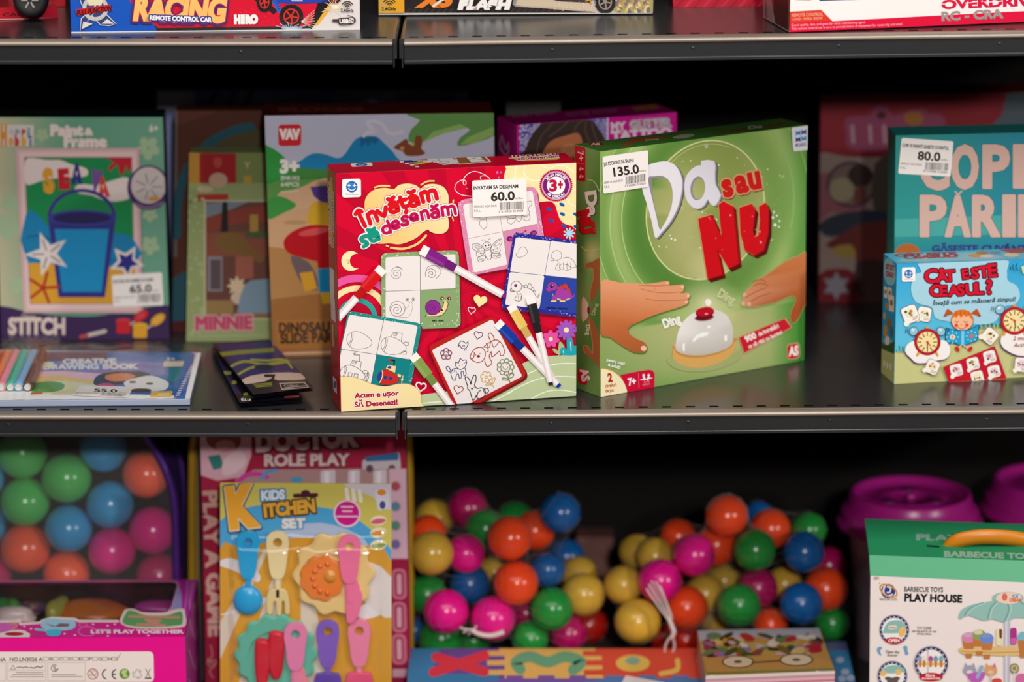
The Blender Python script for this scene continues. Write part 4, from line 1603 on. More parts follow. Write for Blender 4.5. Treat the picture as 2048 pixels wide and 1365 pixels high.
def dome(x, y):
    c = mixc('efece8', 'cfc9c2', ((x - 1350) / 100))
    c = mixc(c, 'b9b4a8', max(0, (y - 665) / 45) * 0.8)
    return mixc(c, 'ffffff', max(0, 1 - math.hypot((x - 1440) / 30, (y - 640) / 24)) * 0.7)


dm = catmull([(864, 800), (876, 700), (915, 605), (985, 530), (1080, 492), (1200, 492), (1280, 535), (1328, 620), (1336, 715), (1318, 780), (1220, 832), (1080, 862), (960, 858), (890, 835)], 5)
a.add([(1090, 690)] + dm, [(0, i + 1, (i + 1) % len(dm) + 1) for i in range(len(dm))], dome)
for q in ([(1000, 740), (1030, 700), (1090, 672), (1140, 675), (1120, 700), (1050, 720), (1010, 755)], [(1120, 620), (1150, 615), (1152, 635), (1122, 640)], [(1262, 700), (1285, 695), (1284, 745), (1264, 745)], [(920, 770), (940, 760), (938, 830), (922, 825)]):
    a.poly(q, 'f6f5f3')
a.ell(1098, 553, 80, 28, '9a5a58', rot=-6)
a.ell(1098, 550, 70, 22, '5a1018', rot=-6)
a.ell(1103, 512, 77, 42, '8c0d1e', rot=-8)
a.ell(1102, 503, 75, 36, 'ba1228', rot=-8)
a.ell(1115, 522, 14, 7, 'e8a0a0', n=10)
a.ell(1130, 430, 26, 30, 'f6efe4')


# hands
def skin(x, y):
    c = mixc('e09a70', 'c46c3c', (y - 585) / 70 + (1290 - x) / 500)
    return mixc(c, 'a65a30', max(0, (y - 640) / 60) * 0.8)


def skin2(x, y):
    c = mixc('c87848', 'a6542a', (y - 520) / 100)
    return mixc(c, 'd99a78', max(0, (1535 - x) / 60))


HL = [(235, 268), (400, 264), (560, 272), (640, 274), (740, 260), (800, 254), (813, 275), (806, 290), (880, 285), (922, 282), (934, 302), (925, 335), (900, 352), (970, 350), (982, 372), (966, 400), (968, 425), (950, 445), (880, 472), (760, 508), (640, 550), (560, 588), (495, 618), (472, 650), (490, 690), (545, 728), (605, 755), (628, 795), (608, 836), (540, 840), (480, 818), (400, 768), (320, 712), (235, 660)]
hp = catmull(HL, 3)
tri = tessellate_polygon([[Vector((x, y, 0)) for x, y in hp]])
a.poly([(x + 6, y + 10) for x, y in hp], '55752f')
a.add(hp, [tuple(t) for t in tri], skin)
for pts in ([(560, 285), (640, 290), (720, 292), (812, 285)], [(580, 318), (700, 345), (800, 350), (900, 342)], [(620, 400), (720, 412), (860, 410), (962, 405)], [(470, 640), (430, 620), (400, 640)]):
    a.line(pts, 5, 'b0683f', smooth=4)
for pts in ([(690, 300), (695, 330)], [(715, 360), (722, 395)], [(615, 280), (618, 292)], [(735, 430), (745, 465)]):
    a.line(pts, 6, 'c98e66', smooth=2)
for x, y, w_, h_, r in ((795, 268, 14, 8, 15), (918, 300, 12, 13, 0), (966, 375, 12, 14, 0), (950, 425, 14, 10, -15), (600, 805, 24, 22, 20)):
    a.ell(x, y, w_, h_, 'eac2a6', rot=r, n=14)
HR = [(1935, 36), (1860, 50), (1780, 80), (1690, 140), (1600, 205), (1520, 250), (1490, 285), (1430, 345), (1415, 380), (1416, 410), (1396, 432), (1410, 460), (1450, 455), (1478, 468), (1580, 450), (1690, 422), (1770, 388), (1830, 374), (1842, 420), (1812, 490), (1798, 545), (1812, 588), (1836, 596), (1872, 550), (1905, 470), (1935, 400)]
hp = catmull(HR, 3)
tri = tessellate_polygon([[Vector((x, y, 0)) for x, y in hp]])
a.line(hp, 8, 'a9b278', closed=True)
a.add(hp, [tuple(t) for t in tri], skin2)
for pts in ([(1500, 290), (1560, 270), (1620, 290)], [(1430, 390), (1520, 340), (1600, 310)], [(1450, 440), (1540, 385), (1640, 350)], [(1500, 255), (1560, 240), (1600, 260)]):
    a.line(pts, 6, '96502c', smooth=4)
for x, y in ((1415, 435), (1465, 440), (1425, 365)):
    a.ell(x, y, 16, 18, 'e0a890', rot=30, n=12)
# lettering
a.text('Ding', 768, 640, 152, 70, 'f3f1ea', ang=20, bold=0.05, skew=0.02)
a.text('Ding', 1197, 378, 150, 72, 'c7cd98', ang=-27, bold=0.04)
a.poly([(1376, 716), (1758, 556), (1814, 634), (1422, 850)], 'dca070')
a.poly([(1382, 716), (1752, 562), (1807, 632), (1425, 842)], 'c6202f')
a.text('900', 1440, 755, 95, 48, 'f4e6e2', ang=24, bold=0.05)
a.text('de întrebări', 1545, 706, 180, 34, 'f4e6e2', ang=24, bold=0.03)
a.text('ca să râzi cu lacrimi', 1462, 806, 300, 30, 'f4e6e2', ang=24, bold=0.03)
a.rr([(1772, 770), (1874, 755), (1880, 884), (1768, 902)], 34, 'd9c090')
a.rr([(1776, 775), (1869, 761), (1875, 879), (1772, 897)], 30, 'c0181b')
a.text('AS', 1785, 868, 82, 72, 'f4ece8', ang=8, bold=0.05, skew=0.12)
a.text('pentru copii', 292, 908, 152, 24, 'f2efe6', ang=-13, bold=0.03)
a.text('& adulți', 302, 948, 105, 24, 'f2efe6', ang=-14, bold=0.03)
qc = [(235, 972)] + [(243 + 222 * math.sin(t), 1195 - 223 * math.cos(t)) for t in [0.05 + 0.12 * k for k in range(13)]] + [(462, 1230), (235, 1230)]
a.line(qc[:-2], 12, 'd89a3c')
a.poly([(410, 1022), (560, 992), (640, 980), (672, 986), (688, 1010), (686, 1140), (440, 1200), (460, 1160)], 'cb1038')
a.poly(qc, 'f4e6bc')
a.text('2', 305, 1080, 40, 66, 'b0301e', ang=6, bold=0.05)
a.text('niveluri', 285, 1128, 92, 30, 'b5591c', ang=8, bold=0.03)
a.text('de joc', 285, 1168, 70, 28, 'b5591c', ang=8, bold=0.03)
a.text('7+', 474, 1110, 66, 56, 'f5eceb', ang=9, bold=0.05)
a.line([(556, 1010), (560, 1125)], 3, 'e58a9a')
for x in (598, 640):
    a.ell(x, 1025, 11, None, 'f5eceb', n=10)
    a.line([(x, 1040), (x + (10 if x < 610 else -10), 1058)], 16, 'f5eceb')
a.line([(575, 1062), (620, 1058), (665, 1048)], 8, 'f5eceb')
a.text('2-6', 598, 1088, 48, 22, 'e9a0ac', ang=9)
a.text('jucători', 590, 1110, 62, 16, 'e9a0ac', ang=9)
# maker's tab
a.frame(1140, 230, 4.096)
a.rr([(1806, 102), (1960, 72), (1960, 282), (1822, 298)], 20, 'e2dfe8')
for x, y, c in ((1862, 145, '2f86c8'), (1908, 137, '24508e'), (1862, 198, '2c3f88'), (1908, 190, '2f93d0')):
    a.poly([(x - 20, y - 16), (x, y - 8), (x + 20, y - 22), (x + 20, y + 20), (x, y + 12), (x - 20, y + 24)], c)
a.text('MEGABLEU', 1842, 260, 88, 26, '4a4a70', ang=7, bold=0.02)
a.build('front_panel', GREEN.root, PRINT_DEEP)
price_sticker(GREEN.root, a, [(1202.5, 313), (1294.5, 300), (1295, 373), (1204, 387)], 'JOS SOCIATATE DA SAU NU', '135.0', ['SERROX ADA BOX', 'S.R.L.'], '5 010840 010003', 5, tw=0.66, px0=0.24, pw=0.56)

a = GREEN.left([(1152, 286), (1199.4, 303), (1199.3, 795), (1152, 771)])


def gside(x, y):
    c = mixc('6f8f4a', '4d7434', 0.5 + 0.5 * math.sin(y / 40.0 + x / 15.0))
    return mixc(c, 'd9c480', max(0, 1 - math.hypot((x - 1185) / 22, (y - 505) / 40)) * 0.8)


a.base(gside, 8, 60)
a.frame(1140, 230, 4.096)
a.line([(150, 520), (200, 540), (240, 620)], 8, 'a9ad72', smooth=4)
a.line([(100, 1060), (150, 1100), (240, 1090)], 6, 'c9b070', smooth=4)
a.rr([(52, 235), (134, 262), (134, 540), (56, 516)], 16, 'b21420')
a.text('7+', 75, 286, 80, 42, 'e6b0a8', ang=-86, bold=0.02)
a.line([(68, 378), (126, 392)], 3, 'd06a66')
for y in (432, 492):
    a.ell(112, y, 8, 9, 'e0a8a0', n=10)
    a.line([(98, y - 10), (90, y + 8)], 12, 'e0a8a0')
a.text('Da', 140, 622, 210, 82, '3b4a2a', ang=-84, bold=0.05)
a.text('Da', 134, 618, 208, 78, 'dcc7bc', ang=-84, bold=0.05)
a.text('sau', 176, 858, 112, 40, 'b01c1a', ang=-84, bold=0.05)
a.text('NU', 74, 778, 190, 72, '6a1110', ang=-80, bold=0.08, grow=5)
a.text('NU', 80, 774, 190, 72, 'b8141a', ang=-80, bold=0.08, grow=4)
a.frame(1140, 500, 4.096)
for H_ in ([(250, 70), (190, 84), (135, 100), (140, 132), (190, 140), (195, 220), (175, 300), (168, 390), (190, 405), (225, 340), (250, 260)], [(250, 960), (205, 910), (130, 830), (120, 770), (150, 775), (190, 840), (185, 720), (160, 560), (175, 540), (215, 620), (250, 740)]):
    hp = catmull(H_, 3)
    a.add(hp, [tuple(t) for t in tessellate_polygon([[Vector((x, y, 0)) for x, y in hp]])], 'a05a32')
    a.line(hp[6:22], 6, 'c07a4a')
a.ell(118, 470, 22, 105, 'b98a58')
a.poly([(112, 372), (140, 395), (156, 430), (160, 480), (152, 540), (128, 562), (110, 555)], 'cfb298', smooth=3)
a.ell(158, 480, 10, 32, '8c1420')
a.text('Ding', 205, 528, 100, 26, 'b9b27a', ang=75, bold=0.03)
a.text('Ding', 138, 600, 84, 30, 'd8cba2', ang=-88, bold=0.03)
a.rr([(72, 945), (148, 972), (148, 1100), (76, 1072)], 26, 'b01418')
a.text('AS', 92, 962, 110, 58, 'e6c8c0', ang=-80, bold=0.05)
a.build('side_panel', GREEN.root, PRINT_DEEP)

a = GREEN.top()
a.base('3f6a2c')
p = [proj(v) for v in (GREEN.B4[0], GREEN.B4[1], GREEN.F4[1], GREEN.F4[0])]
a.frame(1140, 230, 4.096)
a.rr([(150, 232), (255, 222), (285, 245), (165, 255)], 10, '8c1418')
a.text('AS', 170, 248, 75, 16, 'd8c0b8', bold=0.04, ang=2)
a.poly([(425, 235), (520, 195), (640, 180), (780, 178), (800, 190), (700, 205), (560, 225), (450, 260)], '7c4a2a', smooth=3)
a.text('Ding', 620, 214, 110, 14, 'a8a27a', bold=0.03, ang=6)
a.ell(930, 176, 90, 16, 'a39a88', rot=-7)
a.poly([(1150, 160), (1260, 140), (1420, 110), (1500, 95), (1420, 130), (1250, 155)], '6a4026', smooth=3)
a.text('Da', 1460, 118, 120, 22, 'b0aca8', bold=0.05, ang=7)
a.text('sau NU', 1590, 98, 180, 18, '8c1a18', bold=0.05, ang=7)
a.build('top_panel', GREEN.root, PRINT_DEEP)
# ------------------------------------------------------------------ printing: the other boxes of the middle shelf
def mini_card(a, x, y, w, h, ang, seed):
    """small white picture card with a clock corner"""
    rnd = random.Random(seed)
    t = math.radians(ang)
    R = lambda dx, dy: (x + dx * math.cos(t) - dy * math.sin(t), y + dx * math.sin(t) + dy * math.cos(t))
    q = [R(-w, -h), R(w, -h), R(w, h), R(-w, h)]
    a.rr(q, w * 0.5, '7a4a2a')
    a.rr([((p[0] - x) * 0.95 + x, (p[1] - y) * 0.95 + y) for p in q], w * 0.48, 'f3ebe4')
    a.ell(*R(-w * 0.85, h * 0.85), w * 0.34, None, 'f3ebe4', n=14)
    a.ell(*R(0, -h * 0.1), w * 0.62, h * 0.5, rnd.choice(('dfe6c4', 'e6c8d4', 'f0e2b8')), n=16)
    for _ in range(5):
        a.ell(*R(rnd.uniform(-w * 0.5, w * 0.5), rnd.uniform(-h * 0.45, h * 0.3)), w * rnd.uniform(0.08, 0.2), None, rnd.choice(('a0582a', '6a3a24', 'c8783a', '54483a')), n=10)
    for k in range(2):
        p, q2 = R(w * 0.05, h * (0.5 + 0.2 * k)), R(w * 0.75, h * (0.45 + 0.2 * k))
        a.line([p, q2], h * 0.07, '8a6a5a')


def clock_face(a, x, y, r, hm):
    for sx in (-1, 1):
        a.line([(x + sx * r * 0.6, y + r * 0.7), (x + sx * r * 0.78, y + r * 1.02)], r * 0.2, 'd99a3a')
        bx, by = x + sx * r * 1.05, y - r * 0.82
        a.ell(bx, by, r * 0.36, r * 0.33, '22303a', rot=40 * sx)
        a.ell(bx, by, r * 0.32, r * 0.29, '8fc3d8', rot=40 * sx)
        a.ell(bx - r * 0.05, by - r * 0.1, r * 0.12, r * 0.09, 'd8ecf2')
        for k in range(2):
            a.line([(bx + sx * r * (0.45 + 0.12 * k), by - r * 0.2), (bx + sx * r * (0.5 + 0.12 * k), by + r * 0.1)], r * 0.04, '22303a')
    a.ell(x, y - r * 1.08, r * 0.12, None, 'd99a3a')
    a.ell(x, y, r * 1.02, None, '4a0a12', n=40)
    a.ell(x, y, r, None, 'b8162a', n=40)
    a.ell(x, y, r * 0.82, None, 'a06a2a', n=40)
    a.ell(x, y, r * 0.78, None, 'f3dca0', n=40)
    for k in range(12):
        t = math.radians(30 * k)
        a.line([(x + r * 0.62 * math.sin(t), y - r * 0.62 * math.cos(t)), (x + r * 0.72 * math.sin(t), y - r * 0.72 * math.cos(t))], r * 0.07, '3a2a1a')
        a.ell(x + r * 0.52 * math.sin(t), y - r * 0.52 * math.cos(t), r * 0.055, None, '4a3a24', n=8)
    for ang, L, c in ((hm[0], 0.34, 'c8561a'), (hm[1], 0.5, '6a5a3a')):
        t = math.radians(ang)
        a.line([(x, y), (x + r * L * math.sin(t), y - r * L * math.cos(t))], r * 0.09, c)
    a.ell(x, y, r * 0.1, None, 'c8561a')


# --- the clock game
a = CLOCK.front()
a.base(lambda x, y: mixc('2f9fd0', '5cbcdc', (y - 520) / 150), 6, 12)
a.frame(1740, 480, 4.403)
a.poly([(200, 1000), (330, 1000), (420, 960), (700, 930), (860, 800), (1000, 762), (1800, 700), (2200, 690), (2200, 1400), (150, 1400)], 'c3c487', smooth=2)
for k in range(110):
    x = 240 + 14.0 * k
    y = 985 - max(0, min(1, (x - 560) / 400)) * 210 if x < 980 else 775 - (x - 980) * 0.05
    if 340 < x < 720:
        continue
    d = 18 + (k * 37 % 40)
    a.line([(x, y + 12), (x + (k * 13 % 22) - 11, y - d)], 6, ('2f5a34', '3f6e3c', '58803f')[k % 3], disc=0)
a.poly([(474, 180), (455, 280), (400, 300), (362, 400), (372, 490), (420, 555), (545, 590), (570, 670), (640, 705), (900, 740), (1060, 735), (1130, 690), (1170, 590), (1280, 565), (1326, 490), (1295, 400), (1218, 355), (1210, 270), (1165, 160)], 'a3d0e0', smooth=3)
for it in ([('C', 490, 380, 8, 1.15), ('Â', 592, 370, 6, 0.9), ('T', 664, 362, 4, 0.95), ('E', 822, 342, 9, 0.82), ('S', 902, 338, 6, 0.92), ('T', 966, 330, 6, 0.96), ('E', 1050, 322, 5, 1.1)], [('C', 534, 498, 6, 1.0), ('E', 622, 490, 4, 0.88), ('A', 694, 490, 4, 0.9), ('S', 776, 484, 4, 0.92), ('U', 850, 480, 4, 0.95), ('L', 938, 474, 3, 1.0), ('?', 1034, 470, 4, 1.2)]):
    a.word(it, 96, 'cf1230', grow=3.5, outline=[('4a0a14', 9)], sx=1.12)
a.text('Învață cum se măsoară timpul!', 548, 572, 735, 36, '1c1a22', ang=3.0, bold=0.02, skew=0.30)
a.rr([(278, 242), (398, 238), (398, 362), (279, 366)], 18, 'f3eeeb')
cross_logo(a, 338, 297, 0.64)
a.text('Smile Games', 303, 346, 76, 10, '3a3a5a')
mini_card(a, 478, 650, 62, 66, 10, 2)
mini_card(a, 352, 650, 72, 78, -22, 1)
# girl with a book
for sx in (-1, 1):
    for k in range(4):
        a.line([(815 + sx * 90, 640), (815 + sx * (128 + 8 * k), 612 + 16 * k), (815 + sx * (138 + 4 * k), 640 + 8 * k)], 15, 'b8501e', smooth=3)
a.ell(815, 705, 100, 92, '6a2a14')
a.ell(815, 705, 95, 87, 'f0b48e')
hr = [(722, 690), (735, 640), (780, 612), (840, 610), (895, 640), (908, 695), (885, 680), (870, 655), (850, 675), (830, 652), (805, 680), (785, 655), (760, 682), (745, 668)]
a.poly(hr, 'd8701e', smooth=2)
for x in (762, 800, 838, 872):
    a.line([(x, 622), (x - 4, 660)], 5, 'a8480f')
for x, y in ((762, 748), (856, 745)):
    a.ell(x, y, 16, None, 'd84a3a', n=14)
for x in (767, 843):
    a.line([(x - 14, 712), (x, 722), (x + 14, 712)], 5, '3a1a10', smooth=3)
a.ell(806, 740, 7, 5, 'c87a50', n=8)
a.line([(778, 762), (812, 782), (845, 760)], 5, '8a2a1a', smooth=3)
a.poly([(668, 765), (735, 785), (805, 790), (880, 780), (965, 738), (950, 885), (830, 930), (800, 930), (735, 905), (660, 905)], '184a70')
a.poly([(674, 772), (735, 792), (806, 797), (800, 922), (735, 897), (668, 898)], '1e9ed0')
a.poly([(832, 795), (880, 787), (958, 748), (944, 880), (830, 922)], '1e9ed0')
a.poly([(806, 795), (832, 793), (830, 925), (802, 925)], '7cc8e4')
a.star(728, 850, 30, 17, 9, 'f4ecd8')
a.ell(728, 850, 14, None, 'e8a040', n=12)
for k in range(8):
    t = math.radians(45 * k)
    a.ell(728 + 50 * math.cos(t), 850 + 50 * math.sin(t), 6, None, 'e8e0c0', n=8)
    a.ell(896 + 42 * math.cos(t), 840 + 44 * math.sin(t), 6, None, 'e8d8a0', n=8)
a.star(896, 840, 22, 13, 8, 'd8702a')
for x0, x1, x2 in ((800, 775, 770), (832, 872, 885)):
    a.line([(x0, 928), (x1, 950)], 14, 'f0b48e')
    a.ell(x2, 955, 26, 17, 'c8241e', rot=-50 if x2 > 800 else 60)
# clocks on clouds
cl1 = [(305, 960), (330, 910), (380, 885), (420, 900), (600, 880), (660, 880), (700, 930), (705, 990), (670, 1040), (600, 1055), (540, 1070), (470, 1080), (400, 1075), (350, 1030), (318, 1000)]
a.poly([(x - 4, y + 9) for x, y in cl1], '5a2a74', smooth=3)
a.poly(cl1, 'f1ece8', smooth=3)
clock_face(a, 503, 893, 116, (140, 180))
cl2 = [(1150, 880), (1175, 820), (1260, 790), (1420, 780), (1500, 850), (1480, 950), (1400, 1010), (1300, 1010), (1210, 970), (1165, 930)]
a.poly([(x - 5, y + 9) for x, y in cl2], '5a2a74', smooth=3)
a.poly(cl2, 'f1ece8', smooth=3)
clock_face(a, 1272, 705, 122, (300, 172))
a.text('2 moduri', 1258, 876, 190, 34, '9c2420', ang=2, skew=0.25, bold=0.01)
a.text('Activități', 1262, 936, 190, 34, '9c2420', ang=2, skew=0.25, bold=0.01)
for pts in ([(1232, 228), (1240, 250)], [(1260, 212), (1256, 240), (1270, 262)], [(1296, 200), (1282, 232), (1302, 262)]):
    a.line(pts, 6, '123a4a', smooth=3)
a.poly([(1330, 230), (1420, 190), (1440, 280), (1345, 290)], 'c8d8a0')
mini_card(a, 1054, 838, 66, 66, 40, 5)
mini_card(a, 545, 1112, 60, 64, 24, 6)
for k in range(4):
    o = 9 * (3 - k)
    a.poly([(640 + o * 0.2, 1112 + o), (1095 + o * 0.6, 925 + o), (1200 + o * 0.5, 1215 + o), (690 + o * 0.5, 1245 + o)], ('c89a4a', '3a78b0', 'c89a4a', 'c4142c')[k])
for x, y, s_ in ((758, 1140, 7), (905, 1082, 8), (1052, 1020, 9), (942, 1200, 10), (1090, 1150, 11)):
    mini_card(a, x, y, 56, 56, -14, s_)
mini_card(a, 1330, 1090, 62, 66, 5, 12)
a.build('front_panel', CLOCK.root)
a = CLOCK.top([(1769.5, 504), (2172, 490), (2200, 513), (1793.4, 528)])
a.base('58b4d4')
a.frame(1740, 480, 4.403)
a.poly([(300, 190), (330, 150), (500, 110), (900, 100), (1100, 120), (1140, 170)], '8fc2d4', smooth=3)
a.text('CÂT ESTE', 220, 140, 560, 26, '9c1424', ang=2, bold=0.08)
a.text('CEASUL?', 300, 163, 500, 26, '9c1424', ang=2, bold=0.08)
a.ell(945, 132, 65, 20, 'c89a4a')
a.ell(1010, 105, 60, 16, 'b87030')
a.ell(1040, 140, 60, 14, 'e0d4c8')
a.ell(1120, 105, 50, 14, '6a8a98')
a.ell(1260, 128, 70, 20, 'd8c8ac')
a.poly([(1150, 75), (1400, 60), (1500, 100), (1260, 112)], 'a03a20')
a.build('top_panel', CLOCK.root)
a = CLOCK.left([(1766, 509.5), (1793.4, 528), (1787.7, 769), (1761, 744.6)])
a.base(lambda x, y: '2f98c4' if y < 690 else 'b9ba78', 2, 40)
a.frame(1740, 480, 4.403)
a.poly([(130, 180), (170, 165), (215, 230), (225, 340), (200, 400), (150, 400), (118, 330), (115, 240)], '8fc4d8', smooth=3)
a.text('CÂT ESTE', 126, 262, 84, 42, 'b01424', ang=-8, bold=0.06)
a.text('CEASUL?', 128, 322, 82, 40, 'b01424', ang=-10, bold=0.06)
for x, y, w_, h_ in ((132, 465, 15, 50), (172, 475, 18, 55), (187, 560, 24, 72)):
    a.rr([(x - w_, y - h_), (x + w_, y - h_ + 10), (x + w_, y + h_ + 8), (x - w_, y + h_)], 8, 'e4d8cc')
    a.ell(x, y, w_ * 0.6, h_ * 0.4, 'a8683a')
for x, y, w_, h_, c in ((140, 590, 10, 35, 'c08a3a'), (122, 675, 10, 32, 'd8a85a'), (165, 740, 20, 48, 'a0603a'), (132, 810, 16, 55, 'c8963a'), (190, 815, 16, 50, '4a6a8a'), (150, 890, 22, 40, 'e4d8d4')):
    a.ell(x, y, w_, h_, c)
a.poly([(90, 900), (120, 920), (160, 930), (230, 890), (230, 1000), (160, 985), (90, 950)], '3a5a34', smooth=2)
for x in (122, 152, 182):
    a.ell(x, 1090 + (x - 122) * 0.5, 9, 32, 'e2dcc8', n=12)
a.build('side_panel', CLOCK.root)

# --- the teal word game
a = TEAL.front()
a.base(lambda x, y: mixc(mixc('2f8f8c', '2a7f9c', (x - 1850) / 250), '1d6f8c', max(0, (y - 480) / 60)), 8, 14)
a.frame(1620, 160, 2.8435)
a.poly([(465, 790), (1300, 760), (1300, 870), (465, 890)], '46a09a')
a.ell(555, 985, 72, 58, 'a8602a')
LC = 'cdaa9e'
for ch, x, y, w_, h_ in (('C', 622, 618, 172, 245), ('O', 800, 614, 160, 240), ('P', 978, 612, 160, 240), ('I', 1152, 610, 75, 240), ('P', 622, 886, 156, 230), ('A', 764, 886, 152, 228), ('R', 920, 886, 165, 230), ('I', 1092, 886, 78, 232), ('N', 1182, 886, 170, 232)):
    a.text(ch, x + 8, y - 8, w_ - 16, h_ - 16, '23655f', bold=0.02, grow=11)
    a.text(ch, x + 8, y - 8, w_ - 16, h_ - 16, LC, bold=0.02, grow=8)
a.line([(825, 632), (842, 646), (862, 630)], 9, LC, smooth=3)
a.text('GĂSEȘTE CUVÂNTUL', 692, 972, 620, 34, '33337c', bold=0.04)
a.build('front_panel', TEAL.root)
price_sticker(TEAL.root, a, [(1803, 275.5), (1906.6, 282.4), (1900.6, 352.5), (1796, 346.5)], 'COPII VS PARINTI GASESTE CUVANTUL', '80.0', ['SERROX ADA BOX', 'S.R.L.'], '8 710988 410000', 8, tw=0.9)

# --- the painting kit
a = PAINTBOX.front()
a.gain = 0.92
a.base(lambda x, y: mixc('c6bd9a', '62a084', (x + 10) / 150) if x < 160 else mixc('62a084', '70a78c', (x - 160) / 160), 10, 6)
a.frame(0, 200, 2.731)
for x, y, r in ((60, 560, 55), (40, 690, 70), (810, 260, 60), (95, 1010, 45), (820, 790, 50), (230, 190, 35), (820, 620, 40)):
    for k in range(5):
        t = math.radians(72 * k + 20)
        a.ell(x + r * 0.6 * math.cos(t), y + r * 0.6 * math.sin(t), r * 0.5, r * 0.4, 'a5bd98', rot=72 * k + 20, n=14)
a.poly([(-60, 1140), (40, 1128), (130, 1150), (300, 1175), (520, 1180), (700, 1150), (960, 1130), (960, 1340), (-60, 1340)], '3c2352', smooth=4)
a.rect(-40, 135, 185, 250, 'd8cfc8', 8)
for ch, x, y, c in (('H', 2, 242, 'd8902e'), ('a', 52, 196, 'b9bcc0'), ('p', 84, 196, '8a94a8'), ('p', 118, 196, 'c03038'), ('i', 152, 200, '1f7a8c'), ('o', 48, 242, 'd89a3a'), ('b', 80, 244, 'c8303a'), ('b', 118, 244, 'e0a030'), ('i', 162, 244, '2f6a9c')):
    a.text(ch, x, y, 26 if ch not in 'iH' else (12 if ch == 'i' else 36), 48 if ch != 'H' else 98, c, bold=0.09)
a.text('Paint', 275, 190, 182, 52, 'ecd9d4', bold=0.07)
a.text('&', 462, 190, 52, 36, 'ecd9d4', bold=0.06)
a.text('Frame', 348, 252, 240, 56, 'ecd9d4', bold=0.07)
a.text('6+', 815, 172, 50, 38, 'e4dcd8', bold=0.03)
a.rr([(88, 268), (766, 266), (786, 1168), (132, 1164)], 8, '4f7f6a')
a.poly([(84, 262), (762, 260), (780, 1162), (130, 1160)], 'd6aeb0')
a.poly([(104, 280), (745, 280), (762, 1142), (148, 1142)], 'e6c6c4')
a.poly([(132, 308), (722, 308), (740, 1112), (164, 1114)], '9c7c80')
a.poly([(138, 312), (718, 312), (736, 1108), (168, 1110)], '0f8a4c')
a.poly([(140, 325), (210, 318), (260, 325), (330, 325), (390, 348), (470, 370), (475, 410), (380, 420), (300, 425), (220, 440), (142, 455)], 'ead9d4', smooth=3)
a.poly([(410, 480), (440, 455), (520, 460), (600, 440), (700, 420), (720, 520), (640, 550), (560, 540), (500, 515), (430, 505)], 'ead9d4', smooth=3)
a.poly([(585, 312), (720, 312), (718, 360), (700, 400), (690, 350), (675, 405), (655, 400), (640, 345), (600, 390), (592, 365), (625, 340)], 'c0142c')
for ch, x, y, c, an in (('S', 240, 490, 'e0a02c', 6), ('E', 322, 470, 'c8182e', 4), ('A', 390, 440, '2a2a80', 0), ('V', 490, 470, '7a4a9c', -8), ('A', 540, 515, 'd8382e', 8)):
    a.text(ch, x, y, 62, 100 if ch == 'S' else 82, c, ang=an, bold=0.14)
a.poly([(142, 620), (200, 615), (260, 680), (330, 720), (520, 730), (640, 720), (732, 760), (736, 900), (160, 900)], '1280b4', smooth=2)
a.line([(150, 745), (230, 735), (300, 770), (420, 790)], 9, '0c5a94', smooth=3)
a.line([(560, 850), (640, 880), (735, 870)], 9, '0c5a94', smooth=3)
a.poly([(160, 885), (300, 890), (480, 900), (620, 905), (738, 900), (736, 1108), (168, 1110)], 'dba02c')
# blue seaside bucket
a.ring(448, 640, 178, 20, '3a2f86', 185, 355, ry=150)
a.poly([(262, 640), (634, 640), (575, 1075), (322, 1075)], '2f2f84')
a.poly([(300, 700), (596, 700), (556, 1045), (342, 1045)], '1590c8')
a.ell(448, 640, 188, 44, '3a3a94')
a.ell(448, 640, 160, 30, '241f5a')
a.star(262, 836, 128, 50, 5, 'e8dad6', rot=-110)
for k in range(5):
    t = math.radians(-110 + 72 * k)
    a.line([(262 + 22 * math.cos(t), 836 + 22 * math.sin(t)), (262 + 82 * math.cos(t), 836 + 82 * math.sin(t))], 7, '54545e')
a.star(692, 880, 100, 48, 5, 'e8dad6', rot=-60)
a.star(694, 882, 66, 32, 5, '2c2a86', rot=-60)
for k in range(5):
    t = math.radians(-75 + 72 * k)
    a.line([(238, 1022), (238 + 85 * math.cos(t), 1022 + 85 * math.sin(t))], 15, 'b02a1e')
a.ell(812, 475, 116, 122, '4a2a64')
a.ell(812, 462, 96, 100, 'cfc3bf')
for k in range(7):
    t = 0.9 * k
    a.line([(812 + 20 * math.cos(t), 470 + 20 * math.sin(t)), (812 + 72 * math.cos(t), 470 + 70 * math.sin(t))], 6, '77727a')
a.ell(840, 535, 30, 12, 'd8963a')
a.line([(735, 560), (812, 585), (888, 555)], 8, '9a84a8', smooth=3)
a.text('STITCH', 46, 1276, 312, 84, 'd9c6bc', ang=0, bold=0.05)
a.text('Disney', 120, 1190, 75, 22, 'd9c6bc', bold=0.01)
a.line([(460, 1290), (575, 1262)], 22, 'c8bcb8')
a.line([(445, 1294), (475, 1286)], 22, 'b8484a')
for x, y, c, lx, ly in ((675, 1238, 'c8202c', 770, 1178), (766, 1262, 'e0a22a', 862, 1198)):
    a.ell(x, y - 32, 42, 16, mixc(c, 'ffffff', 0.12))
    a.rect(x - 38, y - 32, x + 38, y + 38, c, 14)
    a.line([(x + 38, y - 15), (lx - 20, ly + 22)], 8, 'c8bcb8')
    a.ell(lx, ly, 46, 26, c, rot=-38)
    a.ell(lx, ly, 30, 14, mixc(c, 'ffffff', 0.15), rot=-38)
a.build('front_panel', PAINTBOX.root, PRINT_MATT)
price_sticker(PAINTBOX.root, a, [(224, 549), (324, 543), (327.5, 609.5), (227, 613)], 'PICTURA PE NUMERE CU RAMA', '65.0', ['SERROX ADA BOX', 'S.R.L.'], '8 410002 210004', 9, tw=0.8)

